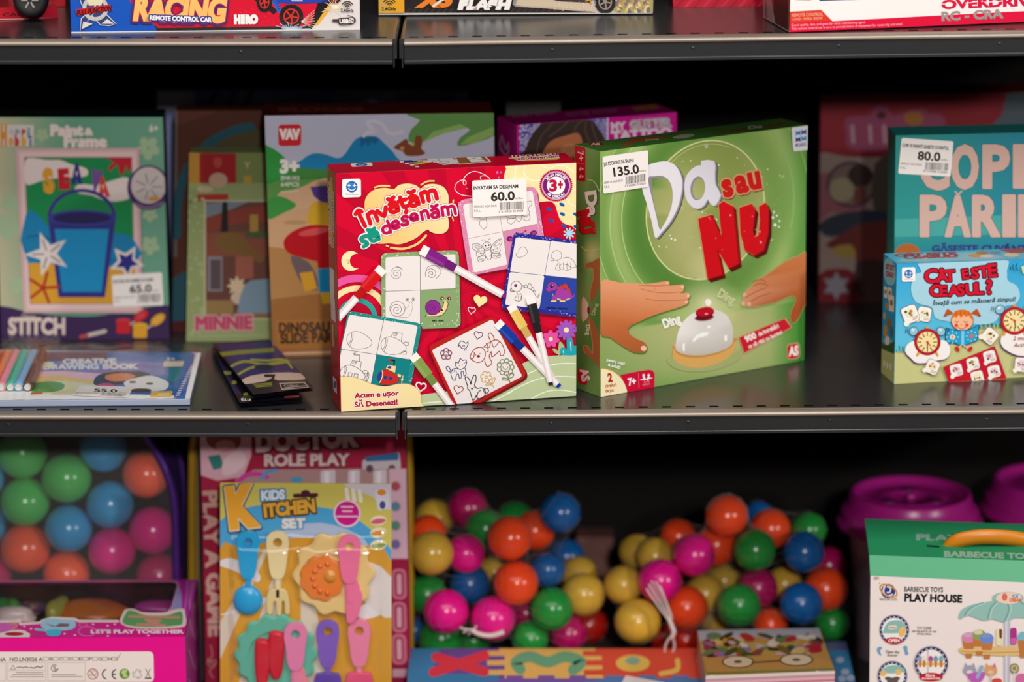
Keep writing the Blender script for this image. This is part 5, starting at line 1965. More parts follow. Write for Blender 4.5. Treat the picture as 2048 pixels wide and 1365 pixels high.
# --- the block set
a = BLOCKS.front()
a.base('b3b3c6')
a.frame(520, 190, 4.096)
a.poly([(20, 590), (300, 600), (600, 590), (2000, 540), (2000, 760), (20, 770)], '3f7f3a')
a.poly([(330, 600), (350, 530), (440, 480), (540, 490), (640, 520), (700, 480), (760, 390), (820, 345), (950, 342), (1010, 390), (1060, 440), (1110, 500), (1130, 620)], '1a7cae', smooth=3)
a.poly([(820, 345), (950, 342), (975, 372), (935, 410), (915, 380), (885, 430), (870, 390), (825, 440)], '15608e')
a.line([(850, 340), (880, 310), (940, 300), (900, 260), (880, 225), (950, 215), (1010, 250), (1040, 300), (1100, 320), (1170, 300)], 26, 'c6c0cc', smooth=4)
a.poly([(1200, 140), (1310, 205), (1240, 280), (1215, 380), (1330, 390), (1450, 300), (1650, 265), (1720, 290), (1640, 350), (1620, 420), (1760, 395), (1960, 310), (1990, 130)], '5c8a48', smooth=2)
a.poly([(1330, 390), (1420, 300), (1640, 240), (1700, 270), (1500, 320)], '86a85c')
a.poly([(1640, 410), (1700, 350), (1960, 240), (1960, 310), (1760, 395)], '86a85c')
a.poly([(1095, 435), (1150, 390), (1200, 360), (1220, 400), (1260, 410), (1275, 340), (1320, 340), (1330, 400), (1320, 440), (1355, 480), (1300, 500), (1200, 500), (1170, 465)], '7c4024', smooth=3)
a.ell(1165, 440, 18, None, 'b8825a', n=12)
a.ell(1250, 405, 16, 14, 'a8b060', n=12)
a.poly([(20, 428), (80, 430), (150, 470), (210, 530), (230, 620), (180, 740), (20, 760)], '2f8f3e', smooth=3)
a.poly([(20, 750), (300, 700), (560, 700), (560, 800), (400, 860), (300, 1020), (20, 1050)], '5e9448', smooth=2)
a.poly([(360, 750), (470, 700), (600, 720), (600, 1150), (40, 1160), (60, 1010), (180, 980), (290, 920), (270, 880), (150, 870), (160, 800), (260, 780)], 'cfa782', smooth=3)
a.frame(300, 160, 2.2737)
a.poly([(530, 640), (600, 600), (880, 560), (880, 1300), (540, 1300)], 'cba07a')
a.poly([(540, 760), (700, 780), (880, 800), (880, 1300), (545, 1300)], 'b0804e', smooth=0)
a.poly([(545, 1000), (880, 960), (880, 1300), (548, 1300)], '9a6636')
a.poly([(526, 560), (590, 530), (660, 570), (600, 610), (535, 635)], '3f9444', smooth=3)
a.ell(660, 650, 52, 10, 'b58e62')
a.poly([(728, 488), (800, 482), (860, 490), (860, 580), (790, 565), (745, 530)], '553a86')
a.poly([(740, 560), (800, 560), (860, 580), (860, 660), (720, 660), (722, 600)], 'd0a22c', smooth=2)
a.poly([(608, 735), (650, 690), (730, 662), (810, 665), (880, 680), (880, 830), (780, 830), (690, 810), (625, 785)], 'b8141f', smooth=3)
a.ell(745, 692, 70, 16, 'd05050', rot=-10)
a.poly([(640, 800), (720, 830), (760, 900), (760, 960), (700, 940), (660, 870)], '6a5a5c', smooth=2)
a.poly([(680, 880), (740, 872), (760, 950), (705, 965)], 'd0962c')
a.poly([(755, 800), (880, 790), (880, 860), (765, 858)], 'b8141f')
a.poly([(762, 862), (880, 850), (880, 965), (770, 968)], '1a86b8')
a.poly([(775, 968), (880, 965), (880, 1015), (785, 1020)], 'd0a22c')
a.poly([(572, 1095), (880, 1085), (880, 1220), (580, 1225)], 'a86e38')
a.text('DINOSAUR', 586, 1150, 270, 42, '33200f', ang=1.5, bold=0.04)
a.text('SLIDE PARK', 592, 1198, 275, 42, '33200f', ang=1.5, bold=0.04)
a.line([(612, 1245), (860, 1238)], 12, 'c8a488')
a.rr([(583, 204), (688, 202), (688, 300), (584, 302)], 18, 'c4202c')
a.text('VAV', 588, 268, 94, 42, 'eadad6', bold=0.05, grow=1.5)
a.text('3+', 590, 422, 90, 56, 'e4dcd4', bold=0.06)
a.text('ZNK1K2', 592, 455, 88, 16, 'd8d8cc', bold=0.03)
a.text('64PCS', 595, 485, 84, 18, 'd8d8cc', bold=0.03)
a.line([(596, 510), (676, 508)], 5, 'c8ccb8')
a.build('front_panel', BLOCKS.root)
a = BLOCKS.top()
a.base('4a1714')
a.frame(520, 190, 4.096)
a.text('BLOCKS', 150, 135, 700, 30, '6a302a', bold=0.08)
a.build('top_panel', BLOCKS.root)

# --- glitter tattoo kit
a = GLITTER.front()
a.base('c00f86')
a.frame(960, 180, 4.6545)
a.poly([(372, 310), (1180, 252), (1180, 1500), (372, 1500)], '5f4aa0')
a.speckle([(372, 310), (560, 300), (470, 600), (372, 600)], 130, 11, 'b9b4d8', 2, 0.6)
a.speckle([(1060, 262), (1180, 255), (1180, 470), (1130, 470)], 80, 10, 'a9a4d0', 3, 0.6)
a.speckle([(372, 310), (1180, 255), (1180, 600), (372, 600)], 120, 6, '40308c', 5, 0.6)
hr = [(400, 640), (420, 560), (470, 440), (520, 370), (590, 300), (700, 270), (850, 262), (980, 275), (1060, 300), (1100, 360), (1150, 440), (1190, 640)]
a.poly(hr, '3a2a26', smooth=3)
for pts in ([(700, 275), (640, 350), (560, 450), (520, 600)], [(840, 270), (760, 350), (640, 440)], [(960, 280), (900, 330), (880, 390)], [(1040, 300), (1060, 400), (1100, 500)], [(990, 285), (980, 380), (1020, 480)]):
    a.line(pts, 14, '54403a', smooth=4)
a.poly([(600, 640), (620, 520), (690, 460), (800, 425), (900, 400), (940, 440), (960, 520), (980, 640)], 'b06a44', smooth=3)
a.ell(840, 560, 90, 60, 'c07c54')
a.poly([(1180, 252), (1196, 251), (1196, 1500), (1180, 1500)], 'd8bcd4')
a.text('MY', 1220, 380, 142, 72, 'dcc4d4', ang=4, bold=0.05)
a.text('GLITTER', 1395, 365, 395, 76, 'b8a2b0', ang=4, bold=0.07, outline=('96768c', 5))
a.text('TATTOO', 1222, 470, 570, 78, 'dcc4d4', ang=4, bold=0.07)
a.speckle([(1390, 280), (1790, 255), (1790, 350), (1390, 370)], 60, 5, 'd8ccd4', 6)
a.line([(1836, 200), (1836, 900)], 5, '7a0a54')
a.build('front_panel', GLITTER.root)
a = GLITTER.top()
a.base('8a0a58')
a.frame(960, 180, 4.6545)
a.text('Barbie', 300, 262, 400, 40, 'a85c88', ang=5, skew=0.3)
a.text('GLITTER TATTOO', 800, 248, 480, 34, '9c4a7c', ang=5, bold=0.04)
a.poly([(1400, 165), (1620, 135), (1680, 170), (1450, 195)], '8a5a2a')
a.build('top_panel', GLITTER.root)
a = GLITTER.left([(995.5, 228), (1033, 250), (1037, 716), (997, 690)])
a.base('b50f7c')
a.frame(960, 180, 4.6545)
a.line([(185, 480), (205, 400), (240, 520), (262, 470), (265, 560), (225, 560), (190, 500)], 16, 'd090b4', smooth=3)
a.line([(338, 325), (340, 900)], 6, '7a0a54')
a.build('side_panel', GLITTER.root)

# --- puzzle with a street picture
a = PUZZLE.front()
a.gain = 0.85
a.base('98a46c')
a.frame(300, 160, 2.2737)
a.rect(170, 330, 225, 470, 'b8862e')
a.rect(225, 325, 392, 468, 'a8161c')
a.rect(392, 325, 520, 468, '7f8c4e')
a.ell(308, 375, 20, 24, 'b84a3a')
a.ell(310, 455, 42, 34, 'c8a48a')
a.text('Y', 425, 400, 34, 26, 'c0b880', bold=0.05)
a.rect(425, 435, 462, 468, 'c09a3a')
a.ell(250, 495, 38, 14, 'c8b890')
a.rr([(212, 520), (356, 516), (356, 546), (214, 552)], 8, 'b02a24')
a.speckle([(170, 480), (250, 480), (240, 1180), (170, 1180)], 34, 9, 'aab684', 4)
a.rect(246, 545, 640, 1090, 'c2c09a')
a.rect(254, 552, 640, 1082, '6a4034')
a.poly([(254, 560), (340, 552), (450, 552), (360, 590), (254, 625)], '7a8490')
a.poly([(254, 625), (420, 580), (640, 560), (640, 640), (400, 650), (254, 690)], '8c3c2e')
a.poly([(330, 552), (352, 552), (356, 690), (322, 690)], '1c1612')
a.rect(254, 690, 640, 800, '8a4a38')
a.rect(455, 610, 492, 690, 'b08a3e')
a.rect(262, 800, 330, 960, '8a8088')
a.rect(275, 815, 322, 950, '5a4a50')
a.poly([(300, 705), (400, 690), (470, 770), (520, 800), (500, 830), (400, 790), (310, 770)], '7c5a2c', smooth=2)
a.poly([(430, 690), (640, 680), (640, 720), (430, 715)], '4a5a34')
a.rect(390, 800, 470, 900, 'a05a4c')
a.star(395, 935, 48, 28, 8, 'd8c09c')
a.ell(405, 990, 38, 30, 'd0b8a0')
a.poly([(400, 1040), (430, 930), (500, 905), (640, 915), (640, 1050), (420, 1060)], '7c94a4', smooth=2)
a.rect(254, 1000, 380, 1082, '9a7a4c')
a.rect(254, 1060, 640, 1082, '8c6a48')
a.text('MINNIE', 208, 1135, 258, 58, 'c0486a', bold=0.04, outline=('d8a8a4', 6), grow=1.5, ang=1)
a.line([(215, 1165), (520, 1160)], 6, 'aab48a')
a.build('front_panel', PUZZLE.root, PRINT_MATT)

# --- boxes in the shade behind
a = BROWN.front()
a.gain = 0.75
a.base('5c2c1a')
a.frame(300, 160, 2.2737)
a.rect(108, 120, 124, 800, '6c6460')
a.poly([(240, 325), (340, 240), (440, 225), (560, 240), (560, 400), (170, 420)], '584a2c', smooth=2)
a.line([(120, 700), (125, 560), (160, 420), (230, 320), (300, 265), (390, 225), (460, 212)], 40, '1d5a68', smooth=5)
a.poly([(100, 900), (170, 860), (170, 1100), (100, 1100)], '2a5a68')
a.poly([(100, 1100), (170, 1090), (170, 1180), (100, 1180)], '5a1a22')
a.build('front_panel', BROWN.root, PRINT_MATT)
a = VIOLET.front()
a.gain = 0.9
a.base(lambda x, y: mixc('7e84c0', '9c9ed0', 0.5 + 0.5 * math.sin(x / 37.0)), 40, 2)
a.frame(0, 150, 3.657)
a.rr([(1150, 128), (1425, 125), (1425, 250), (1150, 258)], 12, 'd0c0d8')
for x in (1500, 1640, 1760):
    a.poly([(x, 240), (x + 60, 115), (x + 105, 115), (x + 50, 240)], '50547c')
for x, c in ((620, '5078c8'), (740, 'b0b4d8'), (860, '6070b0')):
    a.frame()
    a.poly([(x, 215), (x + 30, 182), (x + 55, 182), (x + 40, 215)], c)
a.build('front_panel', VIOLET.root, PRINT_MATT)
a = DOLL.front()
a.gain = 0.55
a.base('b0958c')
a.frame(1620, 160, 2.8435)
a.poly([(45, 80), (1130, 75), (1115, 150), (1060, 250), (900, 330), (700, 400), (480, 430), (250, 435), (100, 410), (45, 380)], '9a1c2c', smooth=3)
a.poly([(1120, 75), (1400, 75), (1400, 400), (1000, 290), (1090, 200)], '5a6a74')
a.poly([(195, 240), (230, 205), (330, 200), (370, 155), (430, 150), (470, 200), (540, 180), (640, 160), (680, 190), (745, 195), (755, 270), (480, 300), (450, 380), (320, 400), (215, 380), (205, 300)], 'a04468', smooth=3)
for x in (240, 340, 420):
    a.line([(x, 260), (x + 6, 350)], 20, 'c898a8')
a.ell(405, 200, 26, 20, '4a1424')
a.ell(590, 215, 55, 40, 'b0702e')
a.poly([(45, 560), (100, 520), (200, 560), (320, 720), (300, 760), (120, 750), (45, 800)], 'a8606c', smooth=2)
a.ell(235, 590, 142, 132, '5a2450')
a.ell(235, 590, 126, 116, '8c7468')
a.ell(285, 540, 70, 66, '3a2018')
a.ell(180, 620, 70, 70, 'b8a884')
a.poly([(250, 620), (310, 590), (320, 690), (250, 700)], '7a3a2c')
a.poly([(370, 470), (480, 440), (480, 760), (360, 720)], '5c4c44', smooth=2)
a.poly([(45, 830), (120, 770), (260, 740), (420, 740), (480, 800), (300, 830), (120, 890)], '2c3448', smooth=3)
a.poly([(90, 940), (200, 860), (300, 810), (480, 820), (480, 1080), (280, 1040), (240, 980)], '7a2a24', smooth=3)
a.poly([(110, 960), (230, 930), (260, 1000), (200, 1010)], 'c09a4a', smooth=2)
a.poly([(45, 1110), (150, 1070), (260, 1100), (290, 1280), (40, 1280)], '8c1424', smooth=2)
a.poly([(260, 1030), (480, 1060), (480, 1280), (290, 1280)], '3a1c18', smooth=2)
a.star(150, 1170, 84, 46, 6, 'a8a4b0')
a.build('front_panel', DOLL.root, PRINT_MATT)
# ------------------------------------------------------------------ printing: the car boxes of the upper shelf
def wheel(a, x, y, r, rim, tyre='1c191a', rx=1.0):
    a.ell(x, y, r * rx, r, tyre, n=36)
    for k in range(18):
        t = math.radians(20 * k)
        a.line([(x + r * rx * 0.86 * math.cos(t), y + r * 0.86 * math.sin(t)), (x + r * rx * 0.99 * math.cos(t), y + r * 0.99 * math.sin(t))], r * 0.09, '2f2b2c')
    a.ell(x, y, r * rx * 0.66, r * 0.66, rim)
    a.ell(x, y, r * rx * 0.54, r * 0.54, '2a1716')
    for k in range(5):
        t = math.radians(72 * k + 10)
        a.line([(x, y), (x + r * rx * 0.6 * math.cos(t), y + r * 0.6 * math.sin(t))], r * 0.13, rim)
    a.ell(x, y, r * 0.14, None, rim)


def wifi(a, x, y, r, col):
    for k in (1, 0.66, 0.34):
        a.ring(x, y, r * k, r * 0.17, col, 215, 325, n=12)
    a.ell(x, y - r * 0.08, r * 0.1, None, col)


a = RACER.front()
a.base('1652b4')
a.frame(0, 0, 2.56)
a.poly([(590, -300), (690, 0), (760, 50), (800, 158), (1900, 152), (1900, -300)], '1d1718')
a.poly([(620, -300), (660, 0), (780, 120), (810, 143), (1590, 133), (1720, -300)], 'cf1230')
a.speckle([(800, 50), (1400, 40), (1400, 130), (820, 140)], 160, 2.5, 'e0283e', 2)
a.poly([(1700, 0), (1760, -60), (1900, -60), (1900, 150), (1590, 153), (1640, 90)], 'd9d2ce')
a.poly([(1705, -10), (1740, -10), (1625, 132), (1608, 132)], 'e0a83a')
a.ell(1520, -20, 260, 40, '2c2a66')
a.poly([(1300, -30), (1700, -30), (1640, 14), (1400, 18)], '2440a8')
a.poly([(1300, 0), (1330, -20), (1420, 55), (1400, 75)], '2a1c1c')
a.line([(1400, 0), (1428, 55)], 22, '2a5fc0')
for k in range(5):
    a.line([(1395 + 7 * k, 2 + 11 * k), (1412 + 7 * k, -4 + 11 * k)], 5, '1d4390')
wheel(a, 1490, 84, 62, 'c8302c')
wheel(a, 1352, 8, 56, 'c8302c', rx=0.7)
wheel(a, 1712, -18, 40, 'c8302c')
a.text('WARRIOR', 1490, 6, 60, 10, 'd8d0e0', bold=0.04)
for k in range(26):
    t = math.radians(200 + 13 * k)
    L = 30 + (k * 29 % 50)
    a.line([(1480, 148), (1480 + L * 1.4 * math.cos(t), 148 + L * 0.5 * math.sin(t))], 3, 'b8c8d8', disc=0)
    a.line([(1712, 35), (1712 + L * math.cos(t), 35 + L * 0.7 * math.sin(t))], 2.5, 'f0e2c8', disc=0)
for x0, y0 in ((1540, 110),):
    for k in range(8):
        a.line([(x0, y0), (x0 + 70, y0 - 60 + 14 * k)], 2, 'e8c8b8', disc=0)
# emblem
for q in ([(400, -40), (430, -40), (590, 120), (560, 128), (515, 125), (420, 20)], [(590, -40), (560, -40), (412, 152), (418, 95), (500, 20)]):
    a.line(q, 7, 'e2dedc', closed=True)
    a.poly(q, '33406c')
for q in ([(425, 105), (480, 120), (415, 152)], [(515, 122), (548, 92), (590, 122)]):
    a.poly(q, 'd6d0ce')
    a.line(q, 6, '33406c', closed=True)
a.ring(488, 40, 56, 20, 'bdb9b8')
a.poly([(440, -20), (530, -20), (520, 25), (455, 28)], 'd8cfae')
a.rr([(385, 48), (560, 22), (578, 52), (398, 80)], 5, 'c8141f')
a.text('FULL FUNCTION', 394, 78, 178, 24, '2a1a1c', ang=8, bold=0.05, skew=0.2)
a.text('RACING', 680, 100, 470, 118, '4a2a6a', ang=-1.5, bold=0.06, grow=11, skew=0.1)
a.text('RACING', 680, 96, 470, 116, 'f0b868', ang=-1.5, bold=0.06, skew=0.1, outline=('c8202c', 3))
a.text('REMOTE CONTROL CAR', 765, 100, 318, 22, 'f2eef2', ang=-2.0, bold=0.05, outline=('38307c', 6))
a.text('HERO', 1196, 117, 124, 38, 'f2ebe8', ang=0.5, bold=0.11)
wifi(a, 1778, 38, 32, '4a302c')
a.text('2.4GHz', 1744, 60, 66, 17, '3a2826', ang=0.5, bold=0.03)
a.rr([(1732, 90), (1815, 86), (1815, 120), (1732, 124)], 8, '3a2a2a')
a.text('USB', 1737, 117, 48, 20, 'efe8e6', bold=0.05)
a.rect(1786, 92, 1810, 116, 'd9d2ce')
for x, y in ((1793, 99), (1803, 104), (1793, 110)):
    a.rect(x - 3, y - 3, x + 3, y + 3, '3a2a2a')
a.line([(1702, 104), (1732, 104)], 16, '4a3a3a', disc=0)
a.ring(1760, 102, 60, 4, '4a3a3a', -70, 110, ry=26)
a.line([(360, 165), (1850, 149)], 7, 'd9d5d4')
a.build('front_panel', RACER.root)
a = RACER.left()
a.base('1d4aa6')
a.build('side_panel', RACER.root)

a = FLASH.front()
a.base('b9b3ad')
a.frame(700, 0, 2.926)
a.poly([(150, -300), (1500, -300), (1480, 0), (980, 50), (600, -50), (150, -60)], '8e8a88')
a.poly([(165, 76), (1440, 74), (1380, 62), (970, 40), (900, -20), (300, -20), (165, 20)], '241f1f')
for k in range(26):
    a.line([(330 + 36 * k, 72), (352 + 36 * k, 50)], 9, '38322f', disc=0)
a.poly([(970, 30), (1000, -60), (1330, -60), (1420, 20), (1440, 72), (1380, 60), (1100, 45)], 'c6b49c')
a.poly([(960, 34), (1200, 38), (1430, 70), (1300, 62)], 'b8a894')
a.poly([(1560, 74), (1500, 20), (1540, -40), (1800, -40), (1800, 74)], 'a89a5c')
for k in range(60):
    x, y = 1560 + (k * 53 % 210), -10 + (k * 31 % 80)
    a.ell(x, y, 10 + k % 9, 6 + k % 5, ('c8b468', '8c7a54', 'b07a6c', 'd0c49a', '6c6a70')[k % 5], n=10, rot=k * 20)
a.poly([(1060, -40), (1420, -40), (1410, 15), (1220, 5)], '3a3030')
wheel(a, 1495, 10, 70, '8c8478', rx=0.86)
for k in range(30):
    a.ell(1200 + (k * 71 % 260), 5 + (k * 37 % 60), 2.5, None, 'e8dcc8', n=6)
a.line([(1380, 5), (1405, -2), (1412, 20)], 8, 'c8902e', smooth=2)
a.text('X5', 380, 36, 215, 78, 'e07a2a', ang=0.5, bold=0.08, skew=0.3)
a.line([(490, 34), (580, -30)], 14, 'd9d4d0')
a.text('FLASH', 632, 50, 305, 50, '1c1818', ang=0.3, bold=0.10, skew=0.25, grow=9)
a.text('FLASH', 632, 50, 305, 50, 'e9e4e0', ang=0.3, bold=0.10, skew=0.25)
a.poly([(165, -60), (318, -60), (320, 74), (165, 76)], 'e5a52a')
a.poly([(165, -60), (250, -60), (230, 76), (165, 76)], 'd9a848')
wifi(a, 232, 32, 40, '33261c')
a.text('2.4GHz', 186, 60, 86, 18, '33261c', bold=0.04)
a.line([(162, 84), (1775, 78)], 6, 'ddd8d4')
a.build('front_panel', FLASH.root)
a = FLASH.left()
a.base('c8bcb6')
a.build('side_panel', FLASH.root)

a = PLAINRED.front()
a.base('bd1a30')
for k in range(16):
    a.line([(1330 + 18 * k, 20), (1400 + 18 * k, -60)], 4 + k % 3, 'a8122a' if k % 2 else 'cc3048', disc=0)
a.build('front_panel', PLAINRED.root)

a = DRIVE.front()
a.base('ece4e1')
a.frame(1300, 0, 2.738)
a.poly([(920, -200), (1250, -200), (1240, -5), (925, 6)], '3a3a5c')
a.poly([(1000, -30), (1120, -34), (1120, 0), (1010, 2)], '2a2ab0')
a.poly([(764, 64), (935, 54), (995, 116), (1560, 86), (2300, 48), (2300, 130), (764, 180)], 'd6103a')
a.poly([(764, 64), (935, 54), (992, 112), (770, 126)], 'cf3a22')
a.poly([(800, -10), (880, -12), (880, 2), (800, 0)], 'b83a30')
a.text('REMOTE CONTROL', 777, 92, 168, 17, 'e6b4a4', ang=2, bold=0.0)
a.text('-LAND - SPEED- SNOW', 777, 112, 165, 13, 'e6b4a4', ang=2.2)
a.text('Good quality, fast, and goes far while maintaining signal.', 774, 144, 402, 13, 'eeb8bc', ang=2.4)
a.text('This remote control car is sure to provide hours of enjoyment for racers big and small.', 774, 164, 604, 13, 'eeb8bc', ang=2.5)
a.frame(1648, 0, 5.12)
a.text('OVERDRIVE', 1190, 92, 1010, 86, 'cf1240', ang=2.4, bold=0.05)
for x, w_ in ((1195, 90), (1440, 70), (1640, 110), (1760, 60)):
    a.line([(x - 10, 42 - (x - 1195) * 0.045), (x + w_, 36 - (x - 1195) * 0.045)], 8, 'ece4e1', disc=0)
a.text('RC - CRA', 1192, 214, 640, 88, '8c7a78', ang=2.6, bold=0.05)
a.text('RC - CRA', 1192, 208, 640, 84, 'a08e8c', ang=2.6, bold=0.03)
a.build('front_panel', DRIVE.root)
a = DRIVE.left([(1509, -190), (1583, -150), (1578, 64.6), (1504.5, 35)])
a.base('2e211b')
a.poly([(1504, -60), (1516, -60), (1541, 50), (1540, 50), (1504, 36)], '8a8480')
a.poly([(1509, 4), (1514, 0), (1518, 40), (1509, 36)], '5c5652')
a.line([(1504.5, 33), (1541, 49), (1578, 63)], 2.0, 'a89c94')
a.line([(1577, -60), (1577, 62)], 2.2, '8a6a4c')
a.build('side_panel', DRIVE.root)
# clear plastic window wrapping the open side
c = [DRIVE.B4[0], DRIVE.F4[0], DRIVE.F4[3], DRIVE.B4[3]]
o = -(DRIVE.F4[1] - DRIVE.F4[0]).normalized() * 0.0015
mesh_world('clear_window', [c[0] + o, c[0] * 0.5 + c[1] * 0.5 + o, c[2] * 0.5 + c[3] * 0.5 + o * 2, c[3] + o], [(0, 1, 2, 3)], FILM, DRIVE.root)

a = TRAY.front()
a.base('c01c30')
a.frame(0, 0, 2.56)
a.text('RACING CAR', -190, 89, 320, 17, '5a1018', ang=1.5, bold=0.02)
a.line([(-400, 108), (300, 92)], 4, 'e0a8a4')
a.build('front_panel', TRAY.root)
# black wheel of the toy car showing above the tray, with its red rim
wc = hit_y((62, -2), TRAY.F4[0].y + 0.02)
bm = bmesh.new()
prof = [(0.004, -0.009), (0.0085, -0.0095), (0.0125, -0.0105), (0.0165, -0.009), (0.0178, -0.005), (0.0178, 0.005), (0.0165, 0.009), (0.0125, 0.0105), (0.0085, 0.0095), (0.004, 0.009)]
lathe(bm, prof, (0, 0, 0), 32)
bmesh.ops.transform(bm, matrix=Matrix.Translation(wc) @ Matrix.Rotation(math.radians(90), 4, 'X'), verts=bm.verts)
w_ = bm_world('toy_wheel', bm, mat('black_rubber', '1a1819', rough=0.6), TRAY.root, smooth=True)
bm = bmesh.new()
for k in range(6):
    t = math.pi / 3 * k
    bm_box(bm, (0.002, -0.0108, -0.0011), (0.0088, -0.0096, 0.0011), 0.0003, 1, Matrix.Translation(wc) @ Matrix.Rotation(t, 4, 'Y'))
bm_world('wheel_spokes', bm, mat('grey_spokes', 'a09890', rough=0.35), w_)
a = TRAY.top()
a.base('a01622')
a.build('top_panel', TRAY.root)
tl, tr = TRAY.F4[0], TRAY.F4[1]
upv = Vector((0, 0, 0.09))
bk = -TRAY.n * 0.004
mesh_world('clear_window', [tl + bk, tr + bk, tr + bk + upv, tl + bk + upv], [(0, 1, 2, 3)], FILM, TRAY.root)
# ------------------------------------------------------------------ lowest shelf: playset boxes
def toy_piece(name, art, pts, thick, color, parent, smooth=0, off=0.001, rough=0.3, bevel=0.0012, hole=None, label=None):
    """a moulded plastic piece lying on a card: outline in picture pixels, given real thickness"""
    if smooth:
        pts = catmull(pts, smooth)
    lo = art.at(pts, art.off + off)
    n = Vector(art.n)
    bm = bmesh.new()
    vs = [bm.verts.new(v) for v in lo]
    if hole:
        hv = [bm.verts.new(v) for v in art.at(hole, art.off + off)]
        es = [bm.edges.new((vs[i], vs[(i + 1) % len(vs)])) for i in range(len(vs))]
        es += [bm.edges.new((hv[i], hv[(i + 1) % len(hv)])) for i in range(len(hv))]
        bmesh.ops.triangle_fill(bm, edges=es, use_beauty=True)
    else:
        bm.faces.new(vs)
    r = bmesh.ops.extrude_face_region(bm, geom=list(bm.faces))
    nv = [g for g in r['geom'] if isinstance(g, bmesh.types.BMVert)]
    bmesh.ops.translate(bm, verts=nv, vec=n * thick)
    bmesh.ops.recalc_face_normals(bm, faces=bm.faces)
    if bevel:
        es = [e for e in bm.edges if e.verts[0] in nv and e.verts[1] in nv and e.calc_face_angle(0) > 0.6]
        bmesh.ops.bevel(bm, geom=es, offset=bevel, segments=3, affect='EDGES', profile=0.5, clamp_overlap=True)
    return bm_world(name, bm, mat('toy_plastic_' + color, color, rough=rough, noise=0.02), parent, smooth=False, label=label)


def disc_pts(x, y, rx, ry=None, n=20):
    ry = ry or rx
    return [(x + rx * math.cos(2 * math.pi * k / n), y + ry * math.sin(2 * math.pi * k / n)) for k in range(n)]


def dome(name, art, x, y, rx, ry, height, color, parent, off=0.001, sink=False, rough=0.28):
    c = art.at([(x, y), (x + rx, y), (x, y + ry)], art.off + off)
    ex, ey, n = c[1] - c[0], c[2] - c[0], Vector(art.n)
    V, Fc = [], []
    N, M = 24, 7
    for j in range(M + 1):
        t = math.pi / 2 * j / M
        for k in range(N):
            a_ = 2 * math.pi * k / N
            h = height * math.sin(t) if not sink else height * (1 - math.sin(t) * 0.85)
            V.append(c[0] + ex * math.cos(t) * math.cos(a_) + ey * math.cos(t) * math.sin(a_) + n * h)
    for j in range(M):
        for k in range(N):
            Fc.append((j * N + k, j * N + (k + 1) % N, (j + 1) * N + (k + 1) % N, (j + 1) * N + k))
    return mesh_world(name, V, Fc, mat('toy_plastic_' + color, color, rough=rough, noise=0.02), parent, smooth=True)


# --- doctor set
a = DOCTOR.front()
a.base('a2143c')
a.frame(360, 860, 2.702)
a.poly([(100, -200), (385, -200), (385, 140), (340, 250), (200, 270), (110, 240)], 'd6a6b4', smooth=0)
a.poly([(140, 40), (180, 0), (300, -10), (330, 60), (300, 100), (230, 110), (165, 90)], '8a4a44', smooth=3)
a.ell(245, 85, 55, 32, 'c88a88')
a.poly([(150, 140), (215, 130), (240, 200), (180, 212)], '2f7a72')
a.poly([(240, 150), (330, 110), (360, 170), (300, 230), (230, 240)], 'e0c0c8', smooth=2)
a.text('DOCTOR', 410, 112, 560, 90, '5e1024', ang=3, bold=0.07, grow=12)
a.text('DOCTOR', 410, 110, 560, 90, 'd8b4b4', ang=3, bold=0.07)
a.text('ROLE PLAY', 455, 192, 465, 58, '6c0e2a', ang=0.5, bold=0.06, grow=6)
a.text('ROLE PLAY', 455, 190, 465, 58, 'd9bcbc', ang=0.5, bold=0.05)
a.poly([(300, 262), (400, 210), (980, 205), (1140, 200), (1140, 300), (300, 300)], 'b08a8a')
a.line([(310, 280), (360, 240), (430, 235), (470, 250)], 26, 'd03a9c', smooth=4)
a.line([(440, 260), (470, 225), (520, 215)], 18, '4a9cd0', smooth=4)
a.ell(630, 265, 35, 16, '4a9cc0')
for x, w_ in ((800, 40), (940, 32), (1080, 36)):
    a.rr([(x - w_, 215), (x + w_, 210), (x + w_, 300), (x - w_, 300)], 14, 'd6c8d4')
    a.rr([(x - w_ * 0.5, 220), (x + w_ * 0.2, 218), (x + w_ * 0.2, 290), (x - w_ * 0.5, 290)], 8, 'ece4ec')
a.rr([(985, 160), (1185, 115), (1195, 205), (985, 210)], 14, 'c8bcc4')
a.rr([(1000, 142), (1180, 118), (1182, 160), (1005, 168)], 8, '2f6aa0')
for x in (1025, 1145):
    a.ell(x, 204, 20, None, '5a4a50', n=14)
a.rect(1130, 205, 1235, 690, 'd9b2c4')
for y, c in ((300, 'b04a5c'), (408, '5a8a9c'), (512, '5a8c7a'), (612, '6f6aa4')):
    a.ell(1165, y, 30, None, 'c69aa8', n=20)
    a.ell(1165, y, 24, None, c, n=20)
a.poly([(1130, 720), (1180, 700), (1240, 700), (1250, 1500), (1130, 1500)], '9c1040')
for y0 in (745, 925, 1100):
    a.rr([(1145, y0), (1220, y0), (1224, y0 + 165), (1149, y0 + 165)], 32, 'c8788c')
    a.rr([(1156, y0 + 12), (1210, y0 + 12), (1213, y0 + 153), (1160, y0 + 153)], 24, 'a8355a')
    a.rr([(1172, y0 + 28), (1196, y0 + 28), (1198, y0 + 138), (1174, y0 + 138)], 10, 'd4a0ac')
a.rect(1148, 1290, 1240, 1335, 'd2a0b4')
a.text('PLAY A GAME', 126, 324, 790, 74, 'd8a89c', ang=-87.7, bold=0.05)
a.line([(165, 1160), (175, 1220), (150, 1240), (185, 1270), (160, 1300), (180, 1340)], 5, 'c89088', smooth=3)
a.heart(172, 1260, 24, 'c89088', w=5)
a.build('front_panel', DOCTOR.root, PRINT_MATT)

